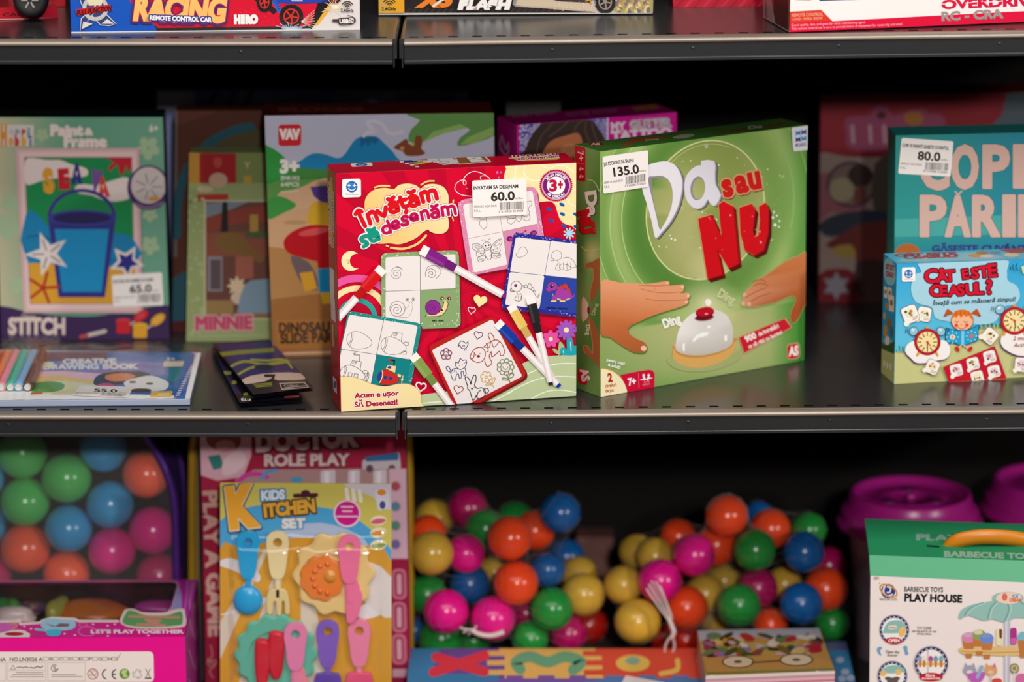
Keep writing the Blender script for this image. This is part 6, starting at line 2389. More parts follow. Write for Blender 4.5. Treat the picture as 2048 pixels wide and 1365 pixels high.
# --- kitchen card
a = KITCHEN.front()
a.base('c9bd5c')
a.frame(360, 860, 2.702)
a.poly([(200, 520), (300, 440), (480, 400), (700, 410), (900, 450), (1060, 560), (1150, 660), (1150, 750), (900, 700), (700, 640), (500, 620), (200, 690)], '4a9ed0', smooth=4)
a.poly([(560, 540), (760, 500), (960, 560), (1000, 640), (700, 620)], 'a8b8d4', smooth=3)
a.poly([(200, 670), (350, 640), (520, 590), (760, 580), (960, 620), (1150, 720), (1150, 1500), (200, 1500)], 'c99130', smooth=3)
for k, (x0, x1) in enumerate(((-60, 20), (300, 400), (700, 790))):
    a.poly([(600 + (x0 - 500) * 0.25, 640), (600 + (x1 - 500) * 0.25, 640), (x1 + 60, 1550), (x0 - 40, 1550)], 'cdbfae')
for pts in ([(200, 720), (300, 760), (420, 820), (420, 760), (280, 690)], [(200, 1000), (420, 960), (460, 900), (260, 980)], [(960, 960), (1150, 880), (1150, 960), (1000, 1020)]):
    a.poly(pts, 'd6d0d2', smooth=3)
for q in ([(840, 745), (1040, 960), (1150, 1010), (1150, 800), (1000, 700)],):
    a.poly(q, 'd2c8c4', smooth=2)
a.poly([(860, 280), (1150, 280), (1150, 430), (1100, 430), (1040, 360), (930, 320)], 'cfc6d2', smooth=0)
for k, x in enumerate((900, 935, 970)):
    a.line([(x, 320 + 6 * k), (x + 8, 375 + 4 * k)], 22, 'e8dcd4')
a.text('K', 270, 528, 162, 200, '344a6a', ang=7, bold=0.06, grow=15)
a.text('K', 270, 524, 162, 196, 'd2c4a8', ang=7, bold=0.06, grow=8)
a.text('K', 270, 520, 162, 196, 'e2a032', ang=7, bold=0.06, grow=3)
a.text('KiDS', 440, 378, 130, 46, '4a86b0', ang=3, bold=0.06, grow=9)
a.text('KiDS', 440, 378, 130, 46, 'd9e2ea', ang=3, bold=0.06)
a.text('ITCHEN', 456, 470, 280, 66, '54401f', ang=6, bold=0.06, grow=9)
a.text('ITCHEN', 456, 468, 280, 64, 'd8a03c', ang=6, bold=0.06)
a.text('SET', 552, 528, 128, 46, '5a90b8', ang=2, bold=0.06, grow=8)
a.text('SET', 552, 528, 128, 46, 'dcd8d8', ang=2, bold=0.06)
a.rr([(612, 345), (748, 342), (748, 362), (612, 366)], 9, '4a1430')
a.ell(680, 340, 24, 14, '4a1430')
a.ell(904, 450, 74, None, 'e4c6d4')
a.ell(904, 450, 64, None, 'c41684')
for y, w_ in ((415, 62), (438, 48), (466, 110)):
    a.line([(904 - w_ / 2, y), (904 + w_ / 2, y)], 10, 'e4b0cc')
a.rr([(1050, 325), (1130, 318), (1128, 420), (1070, 440)], 22, 'd8d4e2')
a.ell(1090, 338, 24, 16, 'e08a2a')
a.ell(1095, 405, 16, 22, '4a4a8c')
for y, c in ((488, 'd05a72'), (552, 'd8923a'), (618, '8a9a4a')):
    a.ell(1072, y, 44, 28, 'e4d8b8', rot=-8)
    a.ell(1072, y + 4, 40, 14, c, rot=-8)
a.build('card_print', KITCHEN.root, PRINT)
KR = KITCHEN.root
dk = lambda pts: pts


def tool(kind, name, x, y, col, col2=None, off=0.001):
    """handle with an eye, plus the head of a toy spoon, fork, knife or spatula"""
    h = catmull([(x - 62, y), (x - 44, y - 50), (x, y - 64), (x + 44, y - 50), (x + 62, y), (x + 52, y + 80), (x + 44, y + 145), (x + 24, y + 190), (x - 24, y + 190), (x - 44, y + 145), (x - 52, y + 80)], 4)
    hd = toy_piece('toy_' + kind, a, h, 0.0050, col, KR, off=off, hole=disc_pts(x, y - 2, 24), label=name)
    toy_piece('handle_neck', a, [(x - 16, y + 170), (x + 16, y + 170), (x + 14, y + 300), (x - 14, y + 300)], 0.0040, col, hd, off=off)
    if kind == 'spoon':
        dome('bowl', a, x - 2, y + 312, 80, 80, 0.0065, col2 or col, hd, off=0.002)
        toy_piece('bowl_rim', a, disc_pts(x - 2, y + 312, 80), 0.0028, col, hd, hole=disc_pts(x - 2, y + 312, 66))
    elif kind == 'fork':
        pts = [(x - 60, y + 290), (x - 36, y + 250), (x + 36, y + 250), (x + 60, y + 290), (x + 66, y + 380), (x + 40, y + 382), (x + 36, y + 320), (x + 24, y + 320), (x + 20, y + 388), (x - 6, y + 388), (x - 10, y + 322), (x - 22, y + 322), (x - 28, y + 382), (x - 58, y + 380)]
        toy_piece('fork_head', a, pts, 0.0040, col2 or col, hd, smooth=2)
    elif kind == 'knife':
        pts = [(x - 22, y + 180), (x + 40, y + 178), (x + 56, y + 230), (x + 70, y + 260), (x + 58, y + 340), (x + 30, y + 400), (x - 14, y + 408), (x - 20, y + 300)]
        toy_piece('blade', a, pts, 0.0034, col2 or col, hd, smooth=2, off=off)
    elif kind == 'spatula':
        pts = [(x - 70, y + 250), (x - 40, y + 225), (x + 40, y + 225), (x + 70, y + 250), (x + 74, y + 420), (x - 74, y + 420)]
        toy_piece('scoop_head', a, pts, 0.0060, col2 or col, hd, smooth=2)
    return hd


def wavy(x, y, r, amp, n, rot=0.0, ry=1.0):
    return [(x + (r + amp * math.cos(n * t + rot)) * math.cos(t), y + (r + amp * math.cos(n * t + rot)) * ry * math.sin(t)) for t in [2 * math.pi * k / 90 for k in range(90)]]


pl = toy_piece('toy_plate', a, wavy(832, 770, 212, 13, 10, 0.4, 1.02), 0.0034, 'e0c084', KR, label='cream scalloped toy plate')
toy_piece('plate_rim', a, wavy(832, 770, 202, 12, 10, 0.4, 1.02), 0.0060, 'd9b878', pl, hole=disc_pts(790, 785, 140, 130, 40))
pz = toy_piece('toy_flower_food', a, wavy(772, 786, 118, 6, 9), 0.0078, 'd9742c', KR, label='orange ring shaped toy food')
dome('food_center', a, 815, 775, 50, 52, 0.011, 'c8862c', pz)
for k in range(7):
    t = math.radians(90 + 30 * k)
    dome('food_bead', a, 800 + 78 * math.cos(t), 785 - 78 * math.sin(t), 24, 24, 0.0105, 'd8682a', pz)
pt = toy_piece('toy_plate', a, wavy(520, 1205, 218, 10, 14, 0.2, 0.98), 0.0034, '63b39c', KR, label='mint green scalloped toy plate')
toy_piece('plate_rim', a, wavy(520, 1205, 208, 9, 14, 0.2, 0.98), 0.0058, '5aa892', pt, hole=disc_pts(520, 1215, 150, 140, 40))
for x, y, w_ in ((450, 1245, 42), (525, 1200, 44)):
    toy_piece('toy_sausage', a, [(x - w_, y - 100), (x - w_ * 0.5, y - 132), (x + w_ * 0.6, y - 128), (x + w_, y - 90), (x + w_ * 0.85, y + 60), (x + w_ * 0.4, y + 125), (x - w_ * 0.4, y + 128), (x - w_ * 0.9, y + 70)], 0.0085, 'c2182e', KR, smooth=3, bevel=0.0035, off=0.004, label='red toy sausage')
tool('spoon', 'blue toy spoon', 370, 600, '1e96cc')
tool('fork', 'cream toy fork', 530, 600, 'dcc896', 'd3bd84')
tool('knife', 'pink toy knife on the cream plate', 918, 615, 'e06a92', off=0.0068)
tool('knife', 'pale pink toy knife on the mint plate', 628, 1085, 'd878a4', 'dd7c92', off=0.0068)
tool('spatula', 'violet toy spatula', 800, 1080, '7a55b4', '5a3c9c')
tool('spatula', 'pink toy ladle', 970, 1075, 'e07a9c', 'd84a72')
# clear blister over the tools: soft edged bubble
nx, ny = 40, 44
rnd = random.Random(4)
ph = [(rnd.uniform(0, 6.3), rnd.uniform(0, 6.3), rnd.uniform(2, 5), rnd.uniform(2, 5)) for _ in range(5)]
V, Fc = [], []
for j in range(ny + 1):
    for i in range(nx + 1):
        u, v = i / nx, j / ny
        e = min(1, min(u, 1 - u, v, 1 - v) * 9)
        hgt = 0.0145 * (e * e * (3 - 2 * e)) + 0.0016 * e * sum(math.sin(p[0] + p[2] * 6 * u) * math.sin(p[1] + p[3] * 6 * v) for p in ph) / 2
        V.append(a.at([(232 + 900 * u, 545 + 950 * v)], a.off + 0.0012 + max(0, hgt))[0])
for j in range(ny):
    for i in range(nx):
        k = j * (nx + 1) + i
        Fc.append((k, k + 1, k + nx + 2, k + nx + 1))
mesh_world('clear_blister', V, Fc, BLISTER, KR, smooth=True)

# --- hot pink box with a window in its top
a = PINK.front()
a.base(lambda x, y: mixc('dc0a84', 'e8208e', y / 1365 - 0.9), 4, 4)
a.frame(0, 1140, 4.876)
a.rr([(-800, 800), (1495, 796), (1500, 1092), (-800, 1100)], 50, 'e3d6d0')
TX = '3a302e'
a.text('NA', -20, 892, 72, 36, TX, bold=0.02)
a.text('NO.LN3026 A', 90, 890, 320, 36, TX, bold=0.02)
for k, ch in enumerate('BCDEFGH'):
    a.text(ch, 477 + 96 * k, 884, 32, 32, TX, bold=0.01)
for k in range(8):
    x = 418 + 96 * k
    a.line([(x, 850), (x + 50, 850), (x + 50, 882), (x, 882)], 4, '6a5e5a', closed=True)
a.line([(1115, 860), (1135, 880), (1175, 815)], 5, '7a6e6a')
for x0, x1 in ((-300, 52), (72, 442), (462, 828)):
    a.line([(x0, 902), (x1, 902), (x1, 1078), (x0, 1078)], 3, 'a89c98', closed=True)
a.line([(72, 978), (442, 978)], 3, 'a89c98')
a.line([(100, 968), (122, 928), (146, 968)], 4, '5a4e4a', closed=True)
a.line([(160, 950), (190, 945), (220, 952), (250, 944), (272, 952)], 7, TX)
a.line([(290, 948), (330, 956), (360, 938), (390, 952), (415, 936)], 8, TX)
for y, x0, x1 in ((998, 150, 425), (1018, 115, 430), (1040, 98, 435), (1018, 498, 745), (1038, 498, 808)):
    a.line([(x0 + 7 * k, y + (k % 3) - 1) for k in range(int((x1 - x0) / 7))], 6, '8e827e', disc=0)
a.ring(528, 955, 32, 5, TX, 60, 300)
a.line([(515, 935), (540, 985), (565, 960), (545, 970), (528, 935)], 5, TX, smooth=3)
a.ring(902, 1012, 50, 7, 'a85a44')
a.ring(915, 1000, 22, 4, 'a87a64')
a.text('0-3', 868, 1032, 40, 18, '8a5a4a')
a.line([(868, 975), (938, 1050)], 6, 'a85a44')
a.ring(1042, 1014, 46, 11, TX, 105, 255)
a.ring(1138, 1014, 46, 11, TX, 105, 255)
a.line([(1092, 1014), (1125, 1014)], 10, TX)
a.ell(1212, 1010, 50, None, '5f8a3a')
a.poly([(1180, 1000), (1200, 970), (1240, 975), (1225, 1010), (1245, 1040), (1205, 1045), (1195, 1015)], 'b4c47c', smooth=3)
for k in range(3):
    a.ring(1338, 1012, 44, 6, 'a49a96', 120 * k + 10, 120 * k + 95)
    a.ring(1338, 1012, 30, 6, 'a49a96', 120 * k + 60, 120 * k + 130)
a.line([(1420, 962), (1460, 1040)], 6, '7c706c')
a.line([(1465, 962), (1422, 1040)], 6, '7c706c')
a.line([(1415, 1052), (1470, 1052)], 11, TX)
a.build('front_panel', PINK.root)
a = PINK.top([(-240, 1152), (400, 1149), (370, 1274), (-300, 1279)])
a.frame(0, 1140, 4.876)
a.poly([(-1500, 490), (200, 492), (400, 500), (430, 480), (520, 455), (740, 465), (780, 484), (1160, 486), (1240, 440), (1400, 420), (1650, 395), (1690, 340), (1760, 110), (1745, 75), (1700, 68), (-1500, 66), (-1500, 20), (2000, 20), (2000, 700), (-1500, 700)], 'd01488')
a.poly([(1700, 40), (1990, 30), (1900, 640), (1700, 400), (1740, 330), (1782, 120)], 'a52a92')
a.line([(-300, 496), (200, 490), (215, 520), (400, 505), (440, 480), (520, 456), (740, 466), (780, 488), (1160, 490)], 26, 'e4d2ce')
a.line([(1650, 392), (1690, 340), (1755, 110), (1740, 74), (1690, 64), (1300, 62), (-300, 60)], 16, 'c08aa8')
a.poly([(1690, 340), (1760, 110), (1782, 200), (1782, 360), (1690, 388)], '8a86b8')
for pts in ([(1900, 80), (1860, 300), (1900, 500)], [(1850, 60), (1830, 250), (1800, 420)]):
    a.line(pts, 14, 'b060b0', smooth=3)
q = [(1180, 500), (1215, 400), (1240, 365), (1320, 360), (1400, 395), (1600, 400), (1700, 370), (1800, 360), (1815, 420), (1820, 520), (1760, 560), (1500, 575), (1280, 560)]
a.poly(q, 'dcc8c0', smooth=3)
a.poly([(1205, 500), (1245, 400), (1262, 378), (1320, 380), (1420, 425), (1630, 430), (1720, 400), (1780, 392), (1785, 500), (1740, 535), (1500, 552), (1290, 540)], '5a9a5c', smooth=3)
for y, x0, x1 in ((440, 1262, 1760), (475, 1420, 1580), (500, 1440, 1560), (525, 1338, 1620)):
    a.line([(x0, y), (x1, y + 12)], 24, 'c88878', disc=0)
a.text("LET'S PLAY TOGETHER", 895, 620, 900, 36, 'f0d0e0', bold=0.06)
a.ring(860, 600, 85, 12, 'dc64b0', ry=50)
a.ring(820, 530, 40, 9, 'dc64b0', ry=20)
for x, y in ((250, 548), (315, 572), (640, 625), (740, 640), (1060, 540), (1130, 525), (920, 525), (1450, 645), (1060, 650)):
    a.ell(x, y, 12, 9, 'efc4dc', n=8)
a.poly([(-60, 520), (170, 515), (175, 560), (80, 610), (-60, 640)], 'd060b4', smooth=2)
a.line([(110, 520), (175, 515), (170, 560), (60, 625)], 12, 'd09a3a')
a.poly([(-50, 640), (120, 590), (250, 590), (300, 665), (-50, 668)], 'e8d4d4', smooth=2)
a.ell(150, 628, 95, 20, 'b01438')
a.poly([(410, 540), (440, 480), (530, 465), (640, 480), (740, 480), (745, 560), (660, 590), (480, 590)], '9cc4dc', smooth=2)
a.poly([(455, 515), (550, 545), (600, 515), (690, 520), (680, 550), (600, 552), (520, 550)], '7a5450', smooth=0)
a.line([(360, 580), (440, 588), (480, 600)], 24, '7cc4dc')
a.poly([(470, 590), (600, 580), (590, 645), (480, 648)], '4ab4d8', smooth=2)
a.build('top_panel', PINK.root)
a2 = PINK.right()
a2.base('a83a94')
for k in range(5):
    y0 = 1180 + 60 * k
    a2.line([(378, y0), (390, y0 + 40), (396, y0 + 10)], 2.5, 'c47ab4', smooth=3)
a2.build('side_panel', PINK.root)
ins = 0.003
zc = PINK.F4[0].z
cen = sum(PINK.F4 + PINK.B4, Vector()) / 8
ring = []
for v in (PINK.F4[0], PINK.F4[1], PINK.B4[1], PINK.B4[0]):
    w_ = Vector((v.x + (ins if v.x < cen.x else -ins), v.y + (ins if v.y < cen.y else -ins), zc - 0.0022))
    ring.append(w_)
low = [v - Vector((0, 0, 0.045)) for v in ring]
mesh_world('interior_shade_liner', ring + low, [(k, (k + 1) % 4, 4 + (k + 1) % 4, 4 + k) for k in range(4)] + [(4, 5, 6, 7)], mat('painted_interior_shade', '1f1412', rough=0.5), PINK.root)  # near-black liner added to darken the box interior, standing in for shade


def toy_lump(name, px, py, rx, ry, z, color, seed):
    c = hit_z((px, py), z)
    s_ = scale_at(c) / 1.35
    c.y = min(c.y, 0.222 - ry / s_ * 1.9)
    bm = bmesh.new()
    bmesh.ops.create_icosphere(bm, subdivisions=3, radius=1)
    rnd = random.Random(seed)
    p = [rnd.uniform(0, 6) for _ in range(3)]
    for v in bm.verts:
        k = 1 + 0.16 * math.sin(3 * v.co.x + p[0]) * math.cos(2.6 * v.co.y + p[1]) + 0.08 * math.sin(5 * v.co.z + p[2])
        v.co = Vector((v.co.x * rx / s_ * k, v.co.y * ry / s_ * 1.6 * k, v.co.z * min(0.016, ry / s_) * k)) + c
    bm_world(name, bm, mat('toy_plastic_' + color, color, rough=0.25), PINK.root, smooth=True)


ztop = PINK.F4[0].z - 0.024
for nm, px, py, rx, ry, c in (('toy_shape', 25, 1182, 24, 16, '2f7a38'), ('toy_shape', 32, 1208, 17, 18, '3a8a40'), ('toy_shape', 195, 1200, 52, 22, 'a0561c'), ('toy_shape', 130, 1190, 18, 22, '8c8a3a'), ('toy_shape', 150, 1218, 14, 12, 'a89a3c'), ('toy_shape', 330, 1180, 38, 13, '9a3a84'), ('toy_shape', 322, 1206, 22, 10, 'b03a8c'), ('toy_shape', 75, 1185, 22, 12, '4a3a5c'), ('toy_shape', 68, 1212, 16, 11, '8c5a5a'), ('toy_ball', 177, 1232, 11, 10, 'c4141e'), ('toy_ball', 130, 1232, 9, 8, 'b0141e'), ('toy_dome', 28, 1234, 34, 14, 'c8b4b4')):
    toy_lump(nm, px, py, rx, ry, ztop, c, px)
bm = bmesh.new()
for i in range(2):
    pass
t4 = [PINK.F4[0], PINK.F4[1], PINK.B4[1], PINK.B4[0]]
V, Fc = [], []
N = 26
rnd = random.Random(11)
for j in range(13):
    for i in range(N + 1):
        u, v = i / N, j / 12
        p = t4[0] * (1 - u) * (1 - v) + t4[1] * u * (1 - v) + t4[2] * u * v + t4[3] * (1 - u) * v
        V.append(p + Vector((0, 0, -0.0012 + rnd.uniform(-0.0007, 0.0007))))
for j in range(12):
    for i in range(N):
        k = j * (N + 1) + i
        Fc.append((k, k + 1, k + N + 2, k + N + 1))
bm.free()
mesh_world('clear_window', V, Fc, film('crinkled_film', amount=0.02, rough=0.13, noise_bump=0.9, nscale=45, gloss=0.5), PINK.root, smooth=True)

# --- barbecue play house: white box with a green sloping lid and an orange strap
a = BBQ.front()
a.base('e6dad6')
a.frame(1640, 900, 2.936)
a.text('BARBECUE TOYS', 495, 832, 228, 27, '2a2624', ang=-1.0, bold=0.03)
a.text('PLAY HOUSE', 495, 888, 340, 42, '1c1a1a', ang=-1.3, bold=0.05)
a.ell(400, 830, 42, None, '2c3a7c')
a.line([(380, 800), (372, 835), (395, 858), (425, 850)], 11, 'd8d0dc', smooth=3)
a.line([(395, 805), (415, 812), (410, 835), (395, 838)], 9, 'd8d0dc', smooth=3)
a.ring(402, 828, 54, 9, 'c88a3a', 0, 360, ry=30, rot=28)
a.star(350, 785, 7, 3, 4, 'c88a3a')
a.text('SANYUAN TOYS', 348, 884, 102, 14, '4a3a34', ang=-1, bold=0.02, skew=0.2)


def inset(x, y, r, col='283868'):
    a.ell(x, y, r * 1.06, None, 'c8bab8', n=40)
    a.ell(x, y, r, None, col, n=40)
    for k in range(20):
        t = 2 * math.pi * k / 20
        a.line([(x + r * 0.9 * math.cos(t - 0.06), y + r * 0.9 * math.sin(t - 0.06)), (x + r * 0.9 * math.cos(t + 0.06), y + r * 0.9 * math.sin(t + 0.06))], r * 0.06, 'd8cfd4', disc=0)
    a.ell(x, y, r * 0.83, None, 'ece2de', n=40)


inset(436, 1056, 86)
a.poly([(372, 1060), (400, 1010), (470, 1000), (505, 1040), (490, 1070), (380, 1075)], '86b4ac', smooth=3)
a.rr([(400, 1030), (450, 1026), (452, 1050), (402, 1054)], 10, 'd8ccc0')
a.text('shop', 408, 1046, 36, 9, 'b85a3a', bold=0.03)
a.ell(482, 1066, 20, 32, 'e0b468', rot=15)
a.ell(432, 1118, 50, 20, 'b8202c')
a.text('OPEN', 400, 1126, 66, 17, 'f0e0dc', bold=0.04, skew=0.15)
inset(425, 1325, 86)
a.poly([(360, 1300), (400, 1265), (470, 1265), (500, 1300), (420, 1310)], '86b4ac', smooth=2)
for x, y in ((372, 1310), (460, 1302)):
    a.ell(x, y, 18, None, 'e0b468')
for x, y in ((400, 1340), (425, 1345), (450, 1340), (412, 1355), (440, 1356)):
    a.ell(x, y, 20, 11, '5a5450')
a.poly([(335, 1165), (352, 1152), (366, 1160), (352, 1175), (362, 1205), (342, 1190)], '6a9ac0', smooth=2)
a.poly([(490, 1152), (512, 1150), (514, 1180), (522, 1192), (504, 1202), (498, 1180)], '6a9ac0', smooth=2)
for st, x, y, w_, h_ in (('TOY COINS', 570, 1050, 85, 15), ('can be put in or out', 540, 1066, 145, 13), ('of any time.', 570, 1082, 86, 13), ('Open the', 386, 1190, 80, 17), ('drawer', 395, 1208, 62, 14)):
    a.text(st, x, y, w_, h_, '4a4440', ang=-1, bold=0.01)
inset(653, 1250, 98)
a.line([(634, 1175), (634, 1320)], 12, 'c4c0c4')
a.poly([(575, 1245), (735, 1245), (735, 1262), (575, 1262)], 'dcb878')
for x, c in ((588, '8a9ac8'), (612, 'e4d8b8'), (650, 'b0488c'), (680, '6a9ab0'), (712, '78aab8')):
    a.ell(x, 1225, 14, 20, c)
    a.line([(x, 1240), (x, 1265)], 16, 'c07a3c')
a.ell(652, 1330, 70, 26, 'b8202c')
a.text('More', 622, 1328, 52, 15, 'f0e0dc', bold=0.03, skew=0.15)
a.text('accessories', 598, 1343, 108, 14, 'f0e0dc', bold=0.02, skew=0.15)
# toy ice-cream cart
a.rect(1082, 985, 1117, 1500, 'b8b4c0')
a.rect(1090, 985, 1100, 1500, 'd4d0d8')
um = [(815, 980), (835, 935), (900, 905), (980, 890), (1040, 880), (1100, 872), (1160, 880), (1240, 895), (1400, 940), (1420, 1000), (1350, 985), (1280, 1000), (1200, 985), (1140, 985), (1080, 1008), (1010, 990), (960, 1000), (880, 970), (850, 975), (825, 990)]
a.poly(um, '8fb8b0', smooth=3)
for pts in ([(1040, 885), (1000, 930), (985, 990)], [(960, 895), (880, 930), (850, 970)], [(1090, 880), (1110, 930), (1085, 1000)], [(1170, 885), (1230, 930), (1250, 990)]):
    a.line(pts, 9, '769e98', smooth=4)
    a.line([(x + 14, y) for x, y in pts], 7, 'a8cac2', smooth=4)
a.ell(1105, 866, 92, 34, '8fb8b0')
a.ell(1110, 868, 76, 34, 'e6c8b4')
a.ell(1085, 862, 16, 22, 'd86a5a')
a.text('ICE', 1130, 866, 34, 18, '4a8ac0', bold=0.05)
a.text('CREAM', 1112, 888, 72, 17, 'd0622a', bold=0.05)
a.poly([(820, 1160), (900, 1145), (1070, 1150), (1400, 1150), (1400, 1185), (1100, 1205), (1000, 1200), (860, 1198), (825, 1185)], 'd8b478', smooth=2)
a.line([(830, 1178), (1000, 1186), (1380, 1176)], 8, 'c09a5c', smooth=3)
for x, y, c1, c2 in ((874, 1100, 'd080a8', 'c8a0c0'), (935, 1085, '8a9a5c', 'd0c8a0'), (980, 1105, '6a86cc', '7a90c4')):
    a.poly([(x - 38, y + 15), (x + 38, y + 15), (x + 28, y + 66), (x - 28, y + 66)], 'b8743a')
    a.ell(x, y - 2, 40, 32, c1)
    a.ell(x - 5, y - 18, 26, 14, c2)
    a.poly([(x - 22, y + 92), (x + 22, y + 92), (x + 16, y + 118), (x - 16, y + 118)], 'b8743a')
a.rr([(1036, 1045), (1070, 1045), (1068, 1145), (1034, 1145)], 15, 'e0d4a8')
a.rr([(1052, 1048), (1070, 1048), (1068, 1105), (1054, 1100)], 6, '6a4028')
a.rr([(1117, 1042), (1155, 1040), (1155, 1140), (1117, 1142)], 16, 'a83284')
a.rr([(1120, 1100), (1152, 1098), (1152, 1138), (1120, 1140)], 10, 'c85aa0')
a.poly([(1158, 1110), (1175, 1070), (1200, 1065), (1240, 1110)], '7ab0c0', smooth=2)
a.poly([(1162, 1115), (1240, 1115), (1220, 1215), (1175, 1215)], 'b8743a')
for x, c in ((880, '9c98ac'), (1003, 'd09a6c')):
    a.line([(x, 1320), (x, 1400)], 9, 'c8b8bc')
    a.ell(x, 1290, 38, 30, c)
    for sx in (-20, 20):
        a.poly([(x + sx - 12, 1275), (x + sx + 4 * (1 if sx > 0 else -1), 1243), (x + sx + 12, 1272)], c if sx < 0 or x < 900 else 'd06a94')
    a.ell(x, 1300, 18, 12, 'd8ccc8' if x < 900 else 'e0b48c')
a.poly([(865, 1310), (968, 1300), (955, 1345), (930, 1362), (890, 1355)], 'b85ab0', smooth=2)
a.line([(925, 1330), (950, 1268)], 20, '86a8c4')
a.ell(1142, 1278, 28, 30, '8c845c')
a.ring(1142, 1278, 16, 6, 'c8c09a')
a.line([(1142, 1305), (1142, 1400)], 8, 'd8cccc')
a.ell(1185, 1345, 36, 38, 'c86a9c')
a.ell(1040, 1352, 30, 16, 'c8483c')
for q in ([(320, 742), (345, 738), (350, 750), (320, 756)],):
    a.poly(q, 'a89a90')
a.build('front_panel', BBQ.root)
a3 = BBQ.left()
a3.base('1d4a38')
a3.build('side_panel', BBQ.root)
F0, F1, B0, B1 = BBQ.F4[0], BBQ.F4[1], BBQ.B4[0], BBQ.B4[1]
K0, K1 = hit_y((1738.5, 1111), F0.y + 0.008), hit_y((2131, 1125), F1.y + 0.008)
R0 = hit_y((1729.5, 1038.5), F0.y + 0.105)
R1 = R0 + (K1 - K0)
ROOF = mat('green_lid_print', '2f9a68', rough=0.4, noise=0.04)
rf = mesh_world('sloping_lid', [F0, F1, K1, K0, R0, R1, B0, B1], [(0, 1, 2, 3), (3, 2, 5, 4), (4, 5, 7, 6), (0, 3, 4, 6), (1, 7, 5, 2)], ROOF, BBQ.root, label='green sloping lid')
a = Art([(1729.5, 1038.5), (2122, 1051), (2131, 1125), (1738.5, 1111)], [R0, R1, K1, K0])
a.frame(1640, 900, 2.936)
a.base('27905e', 8, 3)
a.text('PLAY HOUSE', 565, 532, 660, 34, '86a898', ang=-1.3, bold=0.05)
a.text('BARBECUE TOYS', 725, 628, 560, 30, '93b4a2', ang=-1.6, bold=0.05)
a.rr([(625, 560), (700, 566), (704, 576), (630, 572)], 3, '10301f')
a.build('lid_print', rf, PRINT_MATT)
pts = catmull([(712, 578), (760, 545), (850, 518), (960, 506), (1080, 510), (1200, 526), (1300, 556), (1340, 580)], 5, closed=False)
ctr = []
for i, (x, y) in enumerate(pts):
    t = i / (len(pts) - 1)
    ctr.append(hit_y((1640 + x / 2.936, 900 + y / 2.936), (F0.y + 0.034) - 0.012 * math.sin(math.pi * t)))
bm = bmesh.new()
rows = []
for i, p in enumerate(ctr):
    t = i / (len(ctr) - 1)
    hw = 0.0035 + 0.0045 * min(1, 5 * min(t, 1 - t))
    rows.append([bm.verts.new(p + Vector((0, dy * 0.6, dz))) for dy, dz in ((-0.006, -hw), (-0.008, 0), (-0.006, hw), (-0.002, hw), (-0.003, 0), (-0.002, -hw))])
for i in range(len(rows) - 1):
    for k in range(6):
        bm.faces.new((rows[i][k], rows[i][(k + 1) % 6], rows[i + 1][(k + 1) % 6], rows[i + 1][k]))
bm.faces.new(rows[0])
bm.faces.new(list(reversed(rows[-1])))
bmesh.ops.recalc_face_normals(bm, faces=bm.faces)
bm_world('carry_strap', bm, mat('orange_plastic_strap', 'cc7a12', rough=0.35), BBQ.root, smooth=True, label='orange carry strap')
# ------------------------------------------------------------------ balls, bags, buckets, mats, books
BALL_COL = {'green': '1f8a36', 'blue': '12589c', 'orange': 'ee481a', 'pink': 'e6148a', 'magenta': 'b00f5c', 'yellow': 'd2a83c', 'red': 'b01a10', 'sky': '2f9ad2', 'lime': '4ab85a', 'coral': 'f05a38'}
BALL_MESH = {}


def ball_mesh(col):
    if col not in BALL_MESH:
        bm = bmesh.new()
        bmesh.ops.create_uvsphere(bm, u_segments=40, v_segments=24, radius=1)
        for v in bm.verts:                                   # faint moulding seam
            if abs(v.co.z) < 0.02:
                v.co *= 1.006
        me = bpy.data.meshes.new('plastic_ball')
        bm.to_mesh(me)
        bm.free()
        me.polygons.foreach_set('use_smooth', [True] * len(me.polygons))
        me.materials.append(mat('ball_plastic_' + col, BALL_COL[col], rough=0.22, spec=0.5, noise=0.03, nscale=8))
        BALL_MESH[col] = me
    return BALL_MESH[col]


def heap(rows, ox, oy, sc, group, y0, dy, where):
    """balls given by picture position and size; deeper ones pushed back until none intersect"""
    P = []
    for px, py, r, col, layer, lab in rows:
        p = (ox + px / sc, oy + py / sc)
        Y = y0 + dy * layer
        c = hit_y(p, Y)
        P.append([p, r / sc, c, col, lab])
    for _ in range(200):
        moved = False
        for i in range(len(P)):
            for j in range(i + 1, len(P)):
                a, b = P[i], P[j]
                ra, rb = a[1] / scale_at(a[2]), b[1] / scale_at(b[2])
                d = (a[2] - b[2]).length
                if d < (ra + rb) * 0.985:
                    far = b if (b[2] - CAM).length > (a[2] - CAM).length else a
                    far[2] = far[2] + ray(far[0]) * 0.002
                    moved = True
        if not moved:
            break
    out = []
    for p, r, c, col, lab in P:
        r = r / scale_at(c)
        lim = SHELF_Y1 + 0.008 - r
        if c.y > lim:
            c = c - ray(p) * ((c.y - lim) / ray(p).y)
        o = bpy.data.objects.new('plastic_ball', ball_mesh(col))
        COL.objects.link(o)
        o.location = c
        o.rotation_euler = (random.uniform(0, 3), random.uniform(0, 3), random.uniform(0, 3))
        o.scale = (r, r, r)
        tag(o, lab % where if '%s' in lab else lab, 'ball', group)
        out.append((c, r))
    return out


